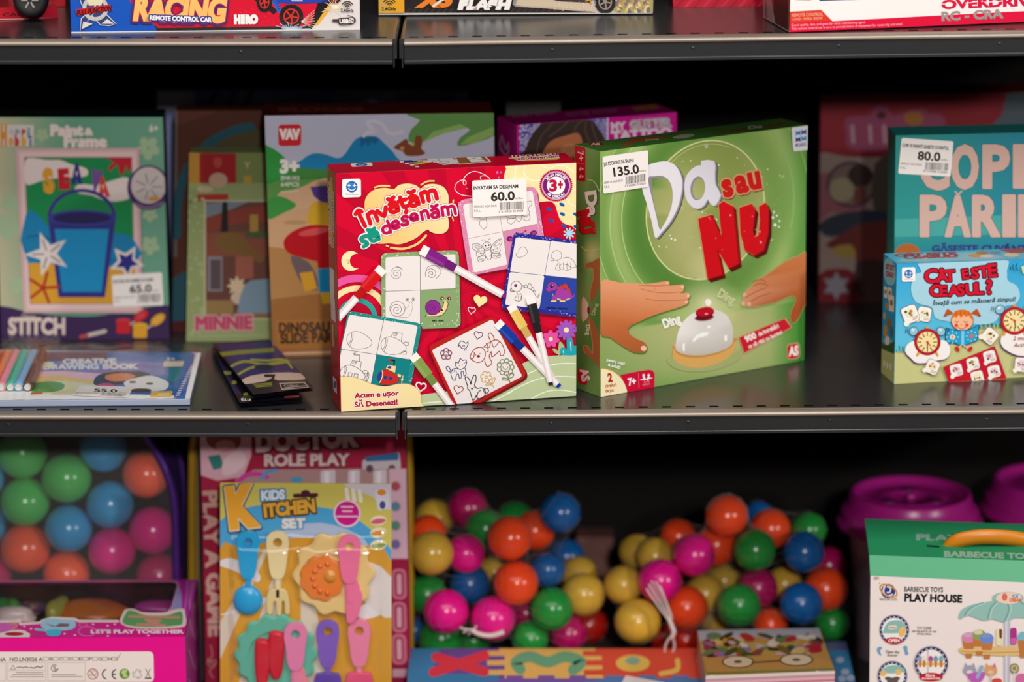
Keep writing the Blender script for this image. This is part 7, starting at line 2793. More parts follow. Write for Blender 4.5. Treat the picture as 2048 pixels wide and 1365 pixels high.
LEFT = heap([
    (645, 520, 130, 'orange', 0, 'orange ball high at the front of %s'),
    (270, 950, 132, 'pink', 0, 'bright pink ball low at the front left of %s'),
    (545, 992, 132, 'pink', 0, 'bright pink ball low in the middle of %s, wrapped in netting'),
    (890, 935, 128, 'green', 0, 'bright green ball at the lower right of %s'),
    (682, 785, 132, 'orange', 0, 'orange ball in the very middle of %s'),
    (185, 607, 130, 'yellow', 0, 'pale yellow ball at the left of %s, beside the doctor box'),
    (1075, 850, 128, 'yellow', 0.2, 'yellow ball at the right edge of %s, above the green one'),
    (410, 790, 120, 'blue', 0.5, 'blue ball above the two front pink balls of %s'),
    (865, 705, 105, 'blue', 0.7, 'blue ball right of the middle orange ball of %s'),
    (385, 610, 115, 'pink', 0.8, 'pink ball beside the pale yellow ball of %s'),
    (160, 850, 118, 'green', 0.8, 'green ball peeping out behind the front left pink one of %s'),
    (765, 1110, 108, 'green', 0.3, 'small looking green ball under the bright green one of %s'),
    (985, 1080, 112, 'magenta', 0.6, 'dark pink ball low at the right foot of %s'),
    (790, 475, 118, 'orange', 1, 'orange ball half hidden behind the high orange one of %s'),
    (500, 465, 115, 'green', 1, 'dark green ball left of the high orange one of %s'),
    (940, 370, 120, 'blue', 1.2, 'blue ball at the top right of %s'),
    (555, 720, 100, 'yellow', 1.2, 'yellow ball deep between orange and pink in %s'),
    (735, 960, 100, 'magenta', 1.2, 'dark pink ball left of the bright green one of %s'),
    (240, 1110, 130, 'green', 1, 'dark green ball on the shelf under the pink ones of %s'),
    (1110, 1030, 112, 'red', 1.2, 'dark red ball at the lower right rear of %s'),
    (1050, 735, 110, 'yellow', 1.4, 'dim yellow ball behind the right edge yellow one of %s'),
    (395, 345, 118, 'magenta', 1.8, 'dark pink ball on top at the rear left of %s'),
    (200, 405, 115, 'yellow', 1.8, 'dim yellow ball high at the rear left of %s'),
    (165, 490, 108, 'orange', 1.3, 'orange ball between two yellow ones at the left of %s'),
    (675, 415, 112, 'green', 2, 'dark green ball at the top rear of %s'),
    (975, 630, 108, 'blue', 2, 'dim blue ball deep at the right of %s'),
    (85, 1060, 80, 'blue', 1.4, 'dim blue ball low beside the doctor box, in %s'),
    (430, 1125, 100, 'green', 1.6, 'very dim green ball on the shelf in the middle foot of %s'),
], 800, 900, 2.935, 'balls of the left net bag', 0.265, 0.036, 'the left net heap')

MIDDLE = heap([
    (875, 915, 128, 'green', 0, 'bright green ball low in the centre of %s'),
    (1240, 905, 126, 'blue', 0, 'bright blue ball low at the right of %s'),
    (565, 930, 130, 'orange', 0, 'orange ball right of the white tassel of %s'),
    (280, 1010, 135, 'yellow', 0, 'yellow ball at the lower left of %s'),
    (412, 770, 130, 'pink', 0.2, 'pink ball just above the white tassel of %s'),
    (610, 620, 125, 'pink', 0.4, 'pink ball high in the left half of %s'),
    (968, 590, 125, 'green', 0.4, 'green ball high in the centre of %s'),
    (1255, 600, 122, 'blue', 0.5, 'blue ball high at the right of %s'),
    (985, 815, 120, 'magenta', 0.8, 'dark pink ball between the two green ones of %s'),
    (1385, 820, 130, 'orange', 0.6, 'orange ball at the right end of %s'),
    (195, 795, 115, 'yellow', 0.6, 'yellow ball at the left end of %s'),
    (675, 850, 120, 'yellow', 0.9, 'yellow ball above right of the tassel orange one of %s'),
    (560, 1120, 95, 'red', 0.6, 'red ball on the shelf below the tassel of %s'),
    (1060, 1030, 100, 'orange', 0.9, 'orange ball low between the front green and blue ones of %s'),
    (803, 390, 125, 'orange', 1.0, 'orange ball crowning the top of %s'),
    (1060, 465, 118, 'orange', 1.2, 'orange ball right below the top one of %s'),
    (740, 560, 125, 'orange', 1.3, 'orange ball squeezed behind pink under the top of %s'),
    (380, 625, 110, 'yellow', 1.2, 'yellow ball behind the two pink ones of %s'),
    (1140, 790, 105, 'yellow', 1.3, 'yellow ball left of the right end orange one of %s'),
    (785, 770, 110, 'yellow', 1.5, 'dim yellow ball under the high pink one of %s'),
    (440, 1110, 90, 'red', 1.2, 'dim red ball on the shelf at the left foot of %s'),
    (515, 510, 105, 'orange', 1.7, 'dim orange ball high at the rear left of %s'),
    (275, 600, 105, 'yellow', 1.8, 'dim yellow ball at the upper left rear of %s'),
    (1285, 470, 105, 'green', 1.7, 'dim green ball at the upper right rear of %s'),
    (1400, 680, 112, 'magenta', 1.7, 'dark pink ball at the right rear of %s'),
    (990, 385, 85, 'blue', 2.2, 'dim blue ball peeping out behind the top of %s'),
    (1420, 1020, 105, 'green', 1.2, 'dim green ball on the shelf at the right foot of %s'),
    (740, 985, 105, 'yellow', 1.3, 'dim yellow ball left of the bright green one of %s'),
], 1180, 900, 2.936, 'balls of the middle net bag', 0.275, 0.036, 'the middle net heap')

POUCH = heap([
    (135, 390, 135, 'lime', 0, 'green ball second from the left edge, middle row of %s'),
    (360, 262, 135, 'lime', 0, 'green ball upper centre of %s'),
    (120, 128, 138, 'lime', 0.2, 'green ball at the top left of %s, cut by the shelf board'),
    (560, 100, 130, 'sky', 0.1, 'blue ball at the top of %s, cut by the shelf board'),
    (595, 405, 130, 'sky', 0, 'blue ball in the right middle of %s'),
    (370, 535, 130, 'sky', 0, 'blue ball in the lower centre of %s'),
    (790, 240, 130, 'coral', 0, 'orange ball at the upper right of %s, against the piping'),
    (825, 545, 130, 'pink', 0, 'pink ball at the right of %s, beside the piping'),
    (605, 655, 130, 'pink', 0, 'purplish pink ball in the bottom row of %s'),
    (135, 642, 136, 'coral', 0, 'orange ball at the bottom left of %s'),
    (360, 780, 128, 'coral', 0.4, 'orange ball at the bottom centre of %s, mostly hidden'),
    (860, 790, 125, 'magenta', 0.3, 'dark pink ball at the bottom right of %s, mostly hidden'),
    (-110, 265, 132, 'sky', 0.1, 'blue ball cut by the left picture edge, upper row of %s'),
    (-100, 520, 132, 'sky', 0.1, 'blue ball cut by the left picture edge, lower row of %s'),
    (-60, 790, 125, 'magenta', 0.4, 'dark pink ball at the bottom left corner of %s'),
], 0, 860, 2.702, 'balls in the purple piped pouch', 0.272, 0.036, 'the purple pouch')


def net_bag(balls, name, label, group, tie=None):
    ctr = sum((c for c, r in balls), Vector()) / len(balls)
    zf = SHELF_Z['low'] + 0.002
    root = thing(name, label, 'net bag', (ctr.x, ctr.y, zf), group)
    nu, nv = 56, 28
    R = [[0.0] * nu for _ in range(nv + 1)]
    for j in range(nv + 1):
        t = math.pi * j / nv
        for i in range(nu):
            p = 2 * math.pi * i / nu
            d = Vector((math.sin(t) * math.cos(p), math.sin(t) * math.sin(p), math.cos(t)))
            best = 0.02
            for c, r in balls:
                q = c - ctr
                b = d.dot(q)
                disc = b * b - q.dot(q) + (r * 1.05) ** 2
                if disc > 0:
                    best = max(best, b + math.sqrt(disc))
            R[j][i] = best
    for _ in range(2):
        S = [row[:] for row in R]
        for j in range(nv + 1):
            for i in range(nu):
                nb = [R[j][(i - 1) % nu], R[j][(i + 1) % nu], R[max(j - 1, 0)][i], R[min(j + 1, nv)][i]]
                S[j][i] = max(R[j][i], sum(nb) / 4)
        R = S
    V, Fc = [], []
    for j in range(nv + 1):
        t = math.pi * j / nv
        for i in range(nu):
            p = 2 * math.pi * i / nu
            d = Vector((math.sin(t) * math.cos(p), math.sin(t) * math.sin(p), math.cos(t)))
            v = ctr + d * R[j][i]
            v.z = max(v.z, zf)
            v.y = min(v.y, SHELF_Y1 + 0.008)
            V.append(v)
    for j in range(nv):
        for i in range(nu):
            Fc.append((j * nu + i, j * nu + (i + 1) % nu, (j + 1) * nu + (i + 1) % nu, (j + 1) * nu + i))
    o = mesh_world('netting', V, Fc, mat('white_net_cord', '8a807c', rough=0.5), root)
    w = o.modifiers.new('cords', 'WIREFRAME')
    w.thickness = 0.0002
    w.use_even_offset = False
    if tie:
        ox, oy, sc, Y, strands, neck, loop = tie
        T = lambda q, dy=0.0: hit_y((ox + q[0] / sc, oy + q[1] / sc), Y + dy)
        bm = bmesh.new()
        for k, s_ in enumerate(strands):
            tube(bm, [T(q, 0.002 * (k % 3)) for q in catmull(s_, 4, closed=False)], 0.0011, 6)
        bm_world('tassel', bm, mat('white_net_tie', 'd6c4c0', rough=0.45), root, smooth=True)
        bm = bmesh.new()
        tube(bm, [T(q) for q in catmull(neck, 4, closed=False)], 0.0028, 8)
        bm_world('gathered_neck', bm, mat('white_net_tie'), root, smooth=True)
        if loop:
            bm = bmesh.new()
            tube(bm, [T(q) for q in catmull(loop, 4, closed=True)] + [T(loop[0])], 0.0013, 6)
            bm_world('cord_loop', bm, mat('white_net_tie'), root, smooth=True)
    return root


net_bag(LEFT, 'net_bag', 'fine net bag of mixed balls right beside the doctor box', 'net bags of balls',
        (800, 900, 2.935, 0.228, [[(350, 1045), (390, 1055), (430, 1060)], [(370, 1075), (400, 1060), (440, 1052)], [(400, 1085), (420, 1070), (450, 1035)]], [(420, 1060), (470, 1085), (540, 1092), (610, 1070)], None))
net_bag(MIDDLE, 'net_bag', 'fine net bag of mixed balls with a long white tassel, middle of the lowest shelf', 'net bags of balls',
        (1180, 900, 2.936, 0.228, [[(330, 815), (400, 920), (460, 1000)], [(345, 790), (410, 900), (468, 990)], [(360, 770), (425, 890), (475, 985)], [(385, 775), (440, 880), (480, 990)], [(410, 800), (450, 900), (485, 995)]], [(460, 985), (480, 1035), (492, 1075), (478, 1110)], [(478, 1100), (496, 1140), (488, 1185), (462, 1210), (440, 1185), (450, 1135)]))


# --- mesh pouches with fabric piping
def pouch(name, label, outline, yf, yb, col, mesh_front=True):
    zf = SHELF_Z['low']
    f = [hit_y(p, yf) for p in outline]
    for v in f:
        v.z = max(v.z, zf + 0.006)
    b = [Vector((v.x, yb, v.z)) for v in f]
    cx = sum(v.x for v in f) / len(f)
    root = thing(name, label, 'ball pouch', (cx, (yf + yb) / 2, zf), None)
    pm = mat('piping_' + col, col, rough=0.45)
    for nm, ring in (('front_piping', f), ('rear_piping', b)):
        bm = bmesh.new()
        tube(bm, ring, 0.0046, 10)
        bm_world(nm, bm, pm, root, smooth=True)
    n = len(f)
    mesh_world('side_gusset', f + b, [(i, i + 1, n + i + 1, n + i) for i in range(n - 1)], mat('gusset_' + col, col, rough=0.8), root, smooth=True)
    m = MATS.get('screen_mesh')
    if m is None:
        m = film('screen_mesh', amount=0.0, rough=0.5, haze=0.05)
        nt = m.node_tree
        tc = nt.nodes.new('ShaderNodeTexCoord')
        wv = nt.nodes.new('ShaderNodeTexWave')
        wv.bands_direction = 'Z'
        wv.inputs['Scale'].default_value = 90
        nt.links.new(tc.outputs['Object'], wv.inputs['Vector'])
        mr = nt.nodes.new('ShaderNodeMapRange')
        mr.inputs['To Min'].default_value = 0.03
        mr.inputs['To Max'].default_value = 0.13
        nt.links.new(wv.outputs['Fac'], mr.inputs['Value'])
        for nd in nt.nodes:
            if nd.type == 'MIX_SHADER' and any(l.to_node.type == 'OUTPUT_MATERIAL' for l in nd.outputs[0].links):
                nt.links.new(mr.outputs['Result'], nd.inputs['Fac'])
    if mesh_front:
        mesh_world('mesh_screen', f, [tuple(range(n))], m, root)
    return root


OUT = catmull([(352, 1440), (353, 1290), (353, 1147), (352, 1082), (349, 1008), (339, 960), (319, 915), (297, 880), (268, 845), (230, 818), (150, 800), (0, 796), (-150, 805), (-250, 880), (-290, 1000), (-295, 1200), (-295, 1440)], 4, closed=False)
pouch('ball_pouch', 'see-through mesh pouch with purple piping full of balls, lower left', OUT, 0.245, 0.345, '4a1c80')
OUT2 = catmull([(818, 1420), (819, 1200), (817, 1000), (812, 880), (790, 820), (700, 800), (590, 795), (480, 800), (410, 825), (388, 880), (384, 960), (384, 1150), (386, 1420)], 4, closed=False)
pouch('ball_pouch', 'mesh pouch with gold piping, hidden behind the doctor box', OUT2, 0.256, 0.30, 'a8800e')

# --- pink lidded buckets
def bucket(label, px, py, Y, rx):
    c = hit_y((px, py), Y)
    r = rx / scale_at(c)
    zt = c.z
    zb = SHELF_Z['low']
    root = thing('toy_bucket', label, 'bucket', (c.x, Y, zb), 'pink lidded buckets')
    h = zt - zb
    body = bmesh.new()
    lathe(body, [(r * 0.82, 0.001), (r * 0.86, 0.004), (r * 1.0, h - 0.050), (r * 1.02, h - 0.046), (r * 1.02, h - 0.03)], (c.x, Y, zb), 56)
    bm_world('bucket_body', body, mat('bucket_clear_side', 'b49aa6', rough=0.3, noise=0.2, nscale=30), root, smooth=True)
    lid = bmesh.new()
    lathe(lid, [(r * 1.20, h - 0.040), (r * 1.23, h - 0.036), (r * 1.22, h - 0.031), (r * 1.12, h - 0.027), (r * 1.16, h - 0.022), (r * 1.12, h - 0.017), (r * 1.04, h - 0.012), (r * 1.02, h - 0.004), (r * 1.0, h), (r * 0.95, h + 0.001), (r * 0.91, h - 0.002), (r * 0.88, h - 0.007), (r * 0.60, h - 0.007), (r * 0.58, h - 0.0055), (r * 0.3, h - 0.0055), (r * 0.28, h - 0.009), (0.001, h - 0.009)], (c.x, Y, zb), 64)
    l = bm_world('bucket_lid', lid, mat('pink_lid_plastic', 'a81c80', rough=0.3), root, smooth=True)
    kn = bmesh.new()
    lathe(kn, [(0.006, h - 0.009), (0.006, h - 0.003), (0.0045, h - 0.0015), (0.001, h - 0.001)], (c.x, Y, zb), 20)
    bm_world('lid_knob', kn, mat('pink_lid_plastic'), l, smooth=True)
    for k in range(3):
        t = math.radians(90 + 120 * k)
        d = bmesh.new()
        bmesh.ops.create_uvsphere(d, u_segments=16, v_segments=8, radius=1, matrix=Matrix.Translation((c.x + r * 0.45 * math.cos(t), Y + r * 0.45 * math.sin(t), zb + h - 0.0055)) @ Matrix.Diagonal((r * 0.14, r * 0.14, 0.0022, 1)))
        bm_world('lid_stud', d, mat('pink_lid_dark', '5c1048', rough=0.4), l, smooth=True)
    return root


bucket('pink lidded toy bucket standing behind the barbecue box, fully in view', 1821, 985, 0.36, 120)
bucket('pink lidded toy bucket cut by the right picture edge', 2106, 958, 0.40, 118)

# --- foam number mat
zm = -0.335
mt = thing('foam_puzzle_mat', 'interlocking foam number mat in purple, yellow and red, at the bottom edge', 'foam mat', tuple(hit_z((1110, 1340), zm) - Vector((0, 0, 0.05))))
X0 = [hit_z((820, 1298), zm).x, hit_z((998, 1298), zm).x, hit_z((1190, 1298), zm).x, hit_z((1392, 1298), zm).x]
Yr, Yf = hit_z((1100, 1298), zm).y, hit_z((1100, 1358), zm).y
L_ = Yr - Yf
TILE = [[('5f3f88', 'c82a38', 'X', '2f6f9c'), ('d2a252', '5f9470', '3', 'd2a252'), ('c8402a', 'd0a84a', '9', 'c8402a')], [('2f6f9c', 'd2a252', '4', '2f6f9c'), ('6a4a94', 'd8a850', '5', '6a4a94'), ('4a6a9c', 'd04a3a', '6', '4a6a9c')]]
for row in range(2):
    for i in range(3):
        c0, c1, ch, c2 = TILE[row][i]
        x0, x1 = X0[i], X0[i + 1]
        y1, y0 = Yr - row * L_, Yf - row * L_
        bm = bmesh.new()
        bm_box(bm, (x0 + 0.0004, y0 + 0.0004, zm - 0.014), (x1 - 0.0004, y1 - 0.0004, zm), 0.0008, 1)
        t = bm_world('foam_tile', bm, mat('foam_' + c0, c0, rough=0.85, bump=0.1, nscale=400), mt, label='foam tile')
        q = [proj((x0, y1, zm)), proj((x1, y1, zm)), proj((x1, y0, zm)), proj((x0, y0, zm))]
        a = Art(q, [Vector((x0, y1, zm)), Vector((x1, y1, zm)), Vector((x1, y0, zm)), Vector((x0, y0, zm))])
        Hi = np.linalg.inv(a.Hm)
        a.gain = 1.3

        def P(u, v):
            r = Hi @ np.array([u, v, 1])
            return (r[0] / r[2], r[1] / r[2])
        a.base(c0)
        if c2 != c0:
            a.poly([P(0, 0), P(0.34, 0), P(0.26, 0.85), P(1, 0.85), P(1, 1), P(0, 1)], c2)
        for k in range(3):                                   # interlocking teeth along the sides
            v = 0.08 + 0.32 * k
            if i < 2:
                nxt = TILE[row][i + 1][0]
                a.poly([P(0.87, v), P(1.0, v), P(1.0, v + 0.17), P(0.87, v + 0.17)], nxt)
            if i > 0:
                a.poly([P(0, v + 0.17), P(0.06, v + 0.17), P(0.06, v + 0.31), P(0, v + 0.31)], TILE[row][i - 1][0])
            a.poly([P(v, 0.9), P(v + 0.17, 0.9), P(v + 0.17, 1), P(v, 1)], TILE[1 - row][i][0])
        if ch == 'X':
            a.line([P(0.30, 0.30), P(0.84, 0.78)], 20, c1)
            a.line([P(0.84, 0.24), P(0.28, 0.80)], 20, c1)
        elif ch == '3':
            a.line([P(0.22, 0.70), P(0.18, 0.45), P(0.32, 0.28), P(0.50, 0.46), P(0.68, 0.28), P(0.84, 0.45), P(0.76, 0.72)], 22, c1, smooth=5)
        elif ch == '9':
            a.ell(*P(0.36, 0.50), 34, 17, c1)
            a.ell(*P(0.36, 0.42), 15, 8, '7a9a84')
            a.line([P(0.62, 0.85), P(0.78, 0.72), P(0.80, 0.40)], 10, c1, smooth=4)
        else:
            a.text(ch, *P(0.3, 0.8), 60, 34, c1, bold=0.05)
        a.build('number_inlay', t, mat('foam_inlay', attr=True, rough=0.85, noise=0.03, nscale=500))
bm = bmesh.new()
bm_box(bm, (X0[0] + 0.003, Yf - L_, SHELF_Z['low'] + 0.001), (X0[3] - 0.003, Yr - 0.003, zm - 0.0145), 0.002, 1)
bm_world('stacked_tiles', bm, mat('foam_stack', '5a4a7c', rough=0.85, noise=0.3, nscale=60), mt, label='rest of the folded mat below')
q = [(1252, 1352), (1330, 1366), (1322, 1392), (1236, 1378)]
c = [hit_z(p, zm + 0.0006) for p in q]
a = Art(q, c)
a.base('e6dcd8')
a.text('45.0', 1262, 1376, 40, 9, '3a3432', ang=-9)
pp = a.build('price_sticker', mt, PRINT_MATT, label='white price sticker')

# --- packs lying at the right of the mat
def slab(name, label, cat, q, z, thick, color, m=None):
    """flat pack: top face corners tl tr br bl in picture pixels at height z"""
    T = [hit_z(p, z) for p in q]
    c = (T[0] + T[1] + T[2] + T[3]) / 4
    root = thing(name, label, cat, (c.x, c.y, z - thick))
    d = Vector((0, 0, -thick))
    bm = bmesh.new()
    bm_hexa(bm, [T[3] + Vector(), T[2] + Vector(), T[2] + d, T[3] + d, T[0] + Vector(), T[1] + Vector(), T[1] + d, T[0] + d], min(0.0012, thick * 0.3), 2)
    body = bm_world('pack_body', bm, m or PRINT, root, ink=color)
    return root, Art(q, T), T


R_, a, T_ = slab('picture_book_pack', 'shrink-wrapped pack of picture puzzles lying right of the foam mat', 'puzzle', [(1395, 1262), (1638, 1257), (1670, 1342), (1411, 1352)], -0.300, 0.080, 'b8b0a8')
a.base('b8924c', 1, 1)
a.frame(1180, 900, 2.936)
a.poly([(630, 1060), (1345, 1045), (1360, 1110), (640, 1120)], 'a8a8b0')
rnd = random.Random(21)
for k in range(80):
    x, y = rnd.uniform(680, 1360), rnd.uniform(1085, 1225)
    a.ell(x, y, rnd.uniform(14, 55), rnd.uniform(8, 24), rnd.choice(('3c4a24', '6a5a24', '8a3a3a', 'c8a0a8', 'b85a7c', '2c2a1c', 'd0b06a', '5a7a4c', 'b0242c', 'd8c8b8', '8a6a9c', 'c08a2c')), rot=rnd.uniform(-30, 30), n=14)
a.poly([(660, 1225), (1400, 1195), (1430, 1300), (690, 1320)], 'bc8a48')
for x, y in ((875, 1250), (1218, 1238)):
    a.ell(x, y, 98, 38, '54402c')
    a.ell(x, y, 88, 32, 'd8c0a0')
    a.ell(x, y, 24, 9, '6a503a')
a.line([(960, 1255), (1120, 1245)], 10, '6a503a')
a.line([(690, 1315), (1430, 1292)], 8, '7a8a4a')
a.build('cover_picture', R_)
off = Vector((0, 0, 0.0012))
bm = bmesh.new()
bm_hexa(bm, [T_[3] + off + Vector((-0.001, -0.002, 0)), T_[2] + off + Vector((0.003, -0.002, 0)), T_[2] + Vector((0.003, -0.002, -0.03)), T_[3] + Vector((-0.001, -0.002, -0.03)), T_[0] + off, T_[1] + off + Vector((0.001, 0.001, 0)), T_[1] + Vector((0.001, 0.001, -0.03)), T_[0] + Vector((0, 0.001, -0.03))], 0.001, 2)
bm_world('shrink_wrap', bm, FILM, R_)
af = Art([proj(T_[3]), proj(T_[2]), proj(T_[2] + Vector((0, 0, -0.06))), proj(T_[3] + Vector((0, 0, -0.06)))], [T_[3], T_[2], T_[2] + Vector((0, 0, -0.06)), T_[3] + Vector((0, 0, -0.06))])
af.frame()
for k, c in enumerate(('d8c8c0', 'c8889c', 'e0a8b4', 'c86a84', 'd8d0cc', 'b87a8c')):
    af.line([(1408, 1357 + 5 * k), (1674, 1346 + 5 * k)], 4, c, disc=0)
af.build('page_edges', R_, PRINT_MATT)
R2, a, T2 = slab('activity_book', 'blue activity book lying under the right of the wrapped puzzle pack', 'book', [(1646, 1285), (1692, 1284), (1712, 1372), (1668, 1374)], -0.345, 0.036, '2f7ab0')
a.base('3f8ac0')
a.frame(1180, 900, 2.936)
a.poly([(1380, 1130), (1500, 1130), (1520, 1180), (1390, 1190)], '5a5a8c')
for x, y in ((1470, 1240), (1500, 1310), (1480, 1350), (1530, 1345)):
    a.ell(x, y, 24, 18, 'b8c8e0')
a.build('cover_picture', R2)
bm = bmesh.new()
c = hit_y((1190, 1095), 0.53)
bm_box(bm, (c.x - 0.022, 0.53, SHELF_Z['low']), (c.x + 0.022, 0.57, c.z + 0.012), 0.001, 1)
o = bm_world('toy_box', bm, mat('dim_printed_carton', '7a5048', rough=0.6, noise=0.5, nscale=60), None, origin=(c.x, 0.55, SHELF_Z['low']))
tag(o, 'small dim carton at the very back between the two ball heaps', 'toy box')

# --- drawing book set in a plastic sleeve, middle shelf, left
q = [(-60, 700), (402, 706), (380, 798), (-80, 802)]
BK, a, Tb = slab('drawing_book_set', 'spiral drawing book with coloured markers in a clear sleeve, flat on the left', 'drawing book', q, 0.0075, 0.0072, '98a2b8')
a.gain = 1.6
a.base('d8dade')
a.frame(0, 660, 3.103)
a.poly([(270, 135), (1200, 140), (1120, 420), (225, 420)], '2f5a92')
a.poly([(290, 140), (700, 140), (690, 190), (280, 200)], '5a3a44')
a.poly([(265, 215), (480, 190), (900, 200), (1080, 210), (1060, 290), (700, 280), (250, 300)], '6a6a9c')
a.poly([(255, 265), (420, 260), (700, 280), (700, 320), (240, 330)], 'cfa0a8')
a.poly([(245, 300), (400, 290), (640, 320), (640, 360), (235, 360)], 'd8a458')
a.poly([(235, 340), (420, 320), (640, 345), (620, 420), (225, 420)], 'b8b890')
a.poly([(230, 345), (330, 325), (430, 340), (420, 375), (330, 392), (225, 385)], '4a8448', smooth=3)
a.poly([(225, 392), (300, 388), (295, 412), (220, 412)], '9a5a2c')
a.poly([(225, 405), (560, 398), (900, 405), (1090, 412), (1080, 440), (210, 440)], 'dcd8d4')
a.poly([(615, 330), (640, 290), (720, 268), (860, 260), (950, 280), (960, 310), (900, 330), (700, 350), (630, 350)], '2a1e22', smooth=3)
a.poly([(690, 290), (780, 275), (860, 285), (850, 310), (760, 325), (700, 318)], 'b86a3c', smooth=3)
a.poly([(800, 330), (870, 305), (960, 290), (1040, 320), (1060, 345), (1030, 380), (900, 385), (820, 365)], 'd8cdc4', smooth=3)
a.ell(850, 330, 22, 7, '4a3a34')
a.ell(950, 340, 22, 7, '4a3a34')
a.ell(900, 380, 60, 12, '3a2a28')
a.ell(690, 350, 50, 14, 'b02a5c')
a.text('CREATIVE', 425, 218, 330, 30, 'c8d0dc', ang=1, bold=0.06)
a.text('DRAWING BOOK', 300, 252, 590, 30, 'd4cfc4', ang=0.5, bold=0.06)
a.poly([(275, 205), (370, 205), (360, 240), (270, 240)], 'dcc8a4')
a.rect(1060, 230, 1130, 330, '1f6a7c')
a.rr([(1035, 200), (1215, 198), (1205, 230), (1028, 236)], 8, 'd8b09c')
a.text('5+', 1050, 194, 50, 18, 'c8d0dc', bold=0.04)
a.poly([(1165, 150), (1215, 150), (1150, 430), (1085, 430)], '34589c')
a.rr([(958, 388), (1082, 384), (1076, 418), (950, 420)], 5, 'dc9a44')
a.line([(1000, 404), (1060, 402)], 10, 'eac8a0')
for k in range(14):
    x, y = 1195 - 6.6 * k, 230 + 14 * k
    a.line([(x - 8, y), (x + 10, y - 3)], 6, 'd8dce4')
for k in range(9):
    a.ell(150 + 115 * k, 432, 40, 7, 'c8d2e0', n=12)
a.build('book_cover', BK)
price_sticker(BK, a, [(172, 774), (275, 777), (265, 798.5), (155, 794)], '', '55.0', ['SERROX ADA BOX', 'S.R.L.'], '5 010920 020006', 13)
for k, (c_, x0, x1) in enumerate((('d02850', -8, -60), ('f07a40', 45, -30), ('f08a9c', 100, 8), ('40b89c', 150, 66), ('74b0dc', 208, 116), ('6a3c3a', 262, 172))):
    p0, p1 = (x0 / 3.103, 660 + 150 / 3.103), (x1 / 3.103, 660 + 352 / 3.103)
    A_, B_ = hit_z(p0, 0.0125), hit_z(p1, 0.0125)
    d = B_ - A_
    bm = bmesh.new()
    tube(bm, [A_, A_ + d * 0.45, A_ + d * 0.46, A_ + d * 0.97, B_], [0.0056, 0.0056, 0.0062, 0.0062, 0.0052], 14)
    mk = bm_world('marker_pen', bm, mat('pen_plastic_' + c_, c_, rough=0.35), BK, smooth=False, label='felt marker in the sleeve')
    bm = bmesh.new()
    tube(bm, [B_, B_ + d.normalized() * 0.004], [0.0036, 0.0034], 12)
    bm_world('pen_end', bm, mat('pen_end_white', 'd8d4d0', rough=0.4), mk)
V, Fc = [], []
rnd = random.Random(5)
q2 = [(-90, 692), (416, 698), (384, 810), (-110, 812)]
nx, ny = 34, 14
for j in range(ny + 1):
    for i in range(nx + 1):
        u, v = i / nx, j / ny
        x = (q2[0][0] * (1 - u) + q2[1][0] * u) * (1 - v) + (q2[3][0] * (1 - u) + q2[2][0] * u) * v
        y = (q2[0][1] * (1 - u) + q2[1][1] * u) * (1 - v) + (q2[3][1] * (1 - u) + q2[2][1] * u) * v
        e = min(u, 1 - u, v, 1 - v)
        hgt = 0.0012 + 0.0168 * min(1, e * 14) ** 0.6 * (1.0 if u < 0.42 else 0.66) + rnd.uniform(-0.0007, 0.0007)
        g = hit_z((x, y), 0.0)
        V.append(g + Vector((0, 0, hgt)))
for j in range(ny):
    for i in range(nx):
        k = j * (nx + 1) + i
        Fc.append((k, k + 1, k + nx + 2, k + nx + 1))
mesh_world('clear_sleeve', V, Fc, FILM, BK, smooth=True)

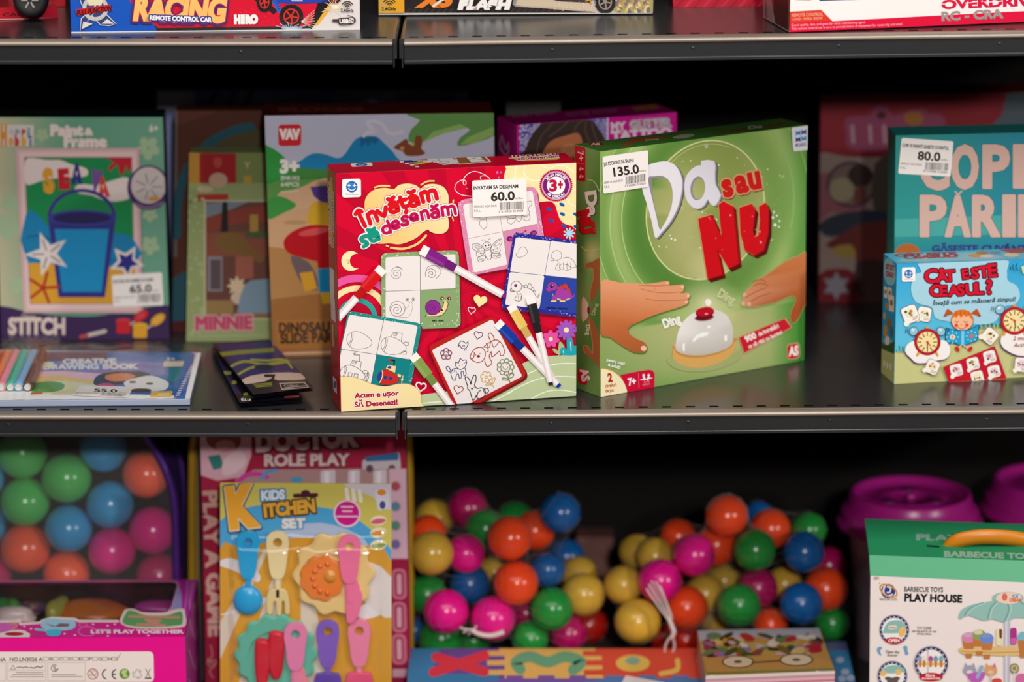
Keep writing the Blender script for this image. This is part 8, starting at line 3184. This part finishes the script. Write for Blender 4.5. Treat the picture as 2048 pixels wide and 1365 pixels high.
# --- two dark sachets
def sachet(label, q, z, seed, top):
    T = [hit_z(p, z) for p in q]
    c = sum(T, Vector()) / 4
    root = thing('toy_sachet', label, 'sachet', (c.x, c.y, z - 0.004 if z > 0.006 else 0.0), 'dark foil sachets')
    V, Fc = [], []
    n = 10
    for s_ in (1, -1):
        for j in range(n + 1):
            for i in range(n + 1):
                u, v = i / n, j / n
                p = (T[0] * (1 - u) + T[1] * u) * (1 - v) + (T[3] * (1 - u) + T[2] * u) * v
                V.append(p + Vector((0, 0, s_ * (0.0006 + 0.0022 * (math.sin(math.pi * u) * math.sin(math.pi * v)) ** 0.7))))
    m_ = (n + 1) ** 2
    for o_ in (0, m_):
        for j in range(n):
            for i in range(n):
                k = o_ + j * (n + 1) + i
                Fc.append((k, k + 1, k + n + 2, k + n + 1))
    mesh_world('foil_bag', V, Fc, mat('dark_foil', '15121e', rough=0.3, noise=0.2), root, smooth=True)
    up = Vector((0, 0, 0.0030))
    a = Art(q, [t + up for t in T])
    a.frame(0, 660, 3.103)
    if top:
        a.base('141220')
        a.poly([(1350, 105), (1700, 90), (1860, 290), (1480, 310)], '2a2460')
        a.line([(1355, 170), (1480, 155), (1690, 140)], 26, '8a8a2c')
        a.line([(1425, 245), (1520, 210), (1650, 230), (1800, 210)], 16, '9a9a34', smooth=4)
        a.line([(1480, 290), (1560, 250), (1700, 220), (1790, 200)], 16, '9a9a34', smooth=4)
        a.line([(1560, 200), (1660, 205), (1760, 200), (1810, 250)], 12, 'a8a844', smooth=4)
        a.ell(1640, 245, 60, 16, '1c1830')
        a.poly([(1488, 335), (1560, 300), (1700, 282), (1860, 285), (1890, 325), (1730, 330), (1690, 315), (1650, 335), (1510, 355)], 'd0b4a8', smooth=2)
        a.line([(1650, 300), (1700, 300), (1690, 340)], 18, '0e0c14')
        for k in range(3):
            a.line([(1570 + 10 * k, 355 + 9 * k), (1690, 347 + 9 * k)], 6, '8a8a34')
        a.line([(1790, 335), (1890, 340)], 14, '4a4a1c')
        a.line([(1738, 350), (1890, 345), (1915, 375), (1755, 388)], 5, 'c8b8b0', closed=True)
        a.text('Collect', 1765, 368, 90, 12, 'c8b8b0')
        a.line([(1770, 378), (1895, 366)], 6, 'a89890')
    else:
        a.base('100e18')
        a.poly([(1340, 180), (1400, 240), (1500, 420), (1440, 400)], '201c4a')
        for x, y, w_ in ((1400, 270, 30), (1445, 330, 16), (1520, 410, 16)):
            a.ell(x, y, w_, 12, '8a8a3c')
        a.rr([(1490, 438), (1550, 436), (1558, 456), (1498, 460)], 9, 'd8ccc4')
        a.text('18', 1508, 454, 34, 13, '14121c', bold=0.04)
        a.ell(1545, 430, 50, 12, '3a4a2c')
        a.line([(1768, 432), (1848, 428)], 16, '8a3a34')
    a.build('printed_face', root)
    return root


sachet('lower dark foil sachet with a small white number badge, right of the drawing book', [(422, 702), (520, 694), (606, 804), (480, 813)], 0.0032, 1, False)
sachet('upper dark foil sachet with yellow lettering, resting on the other sachet', [(424, 693), (538, 684), (628, 781), (507, 796)], 0.0105, 2, True)
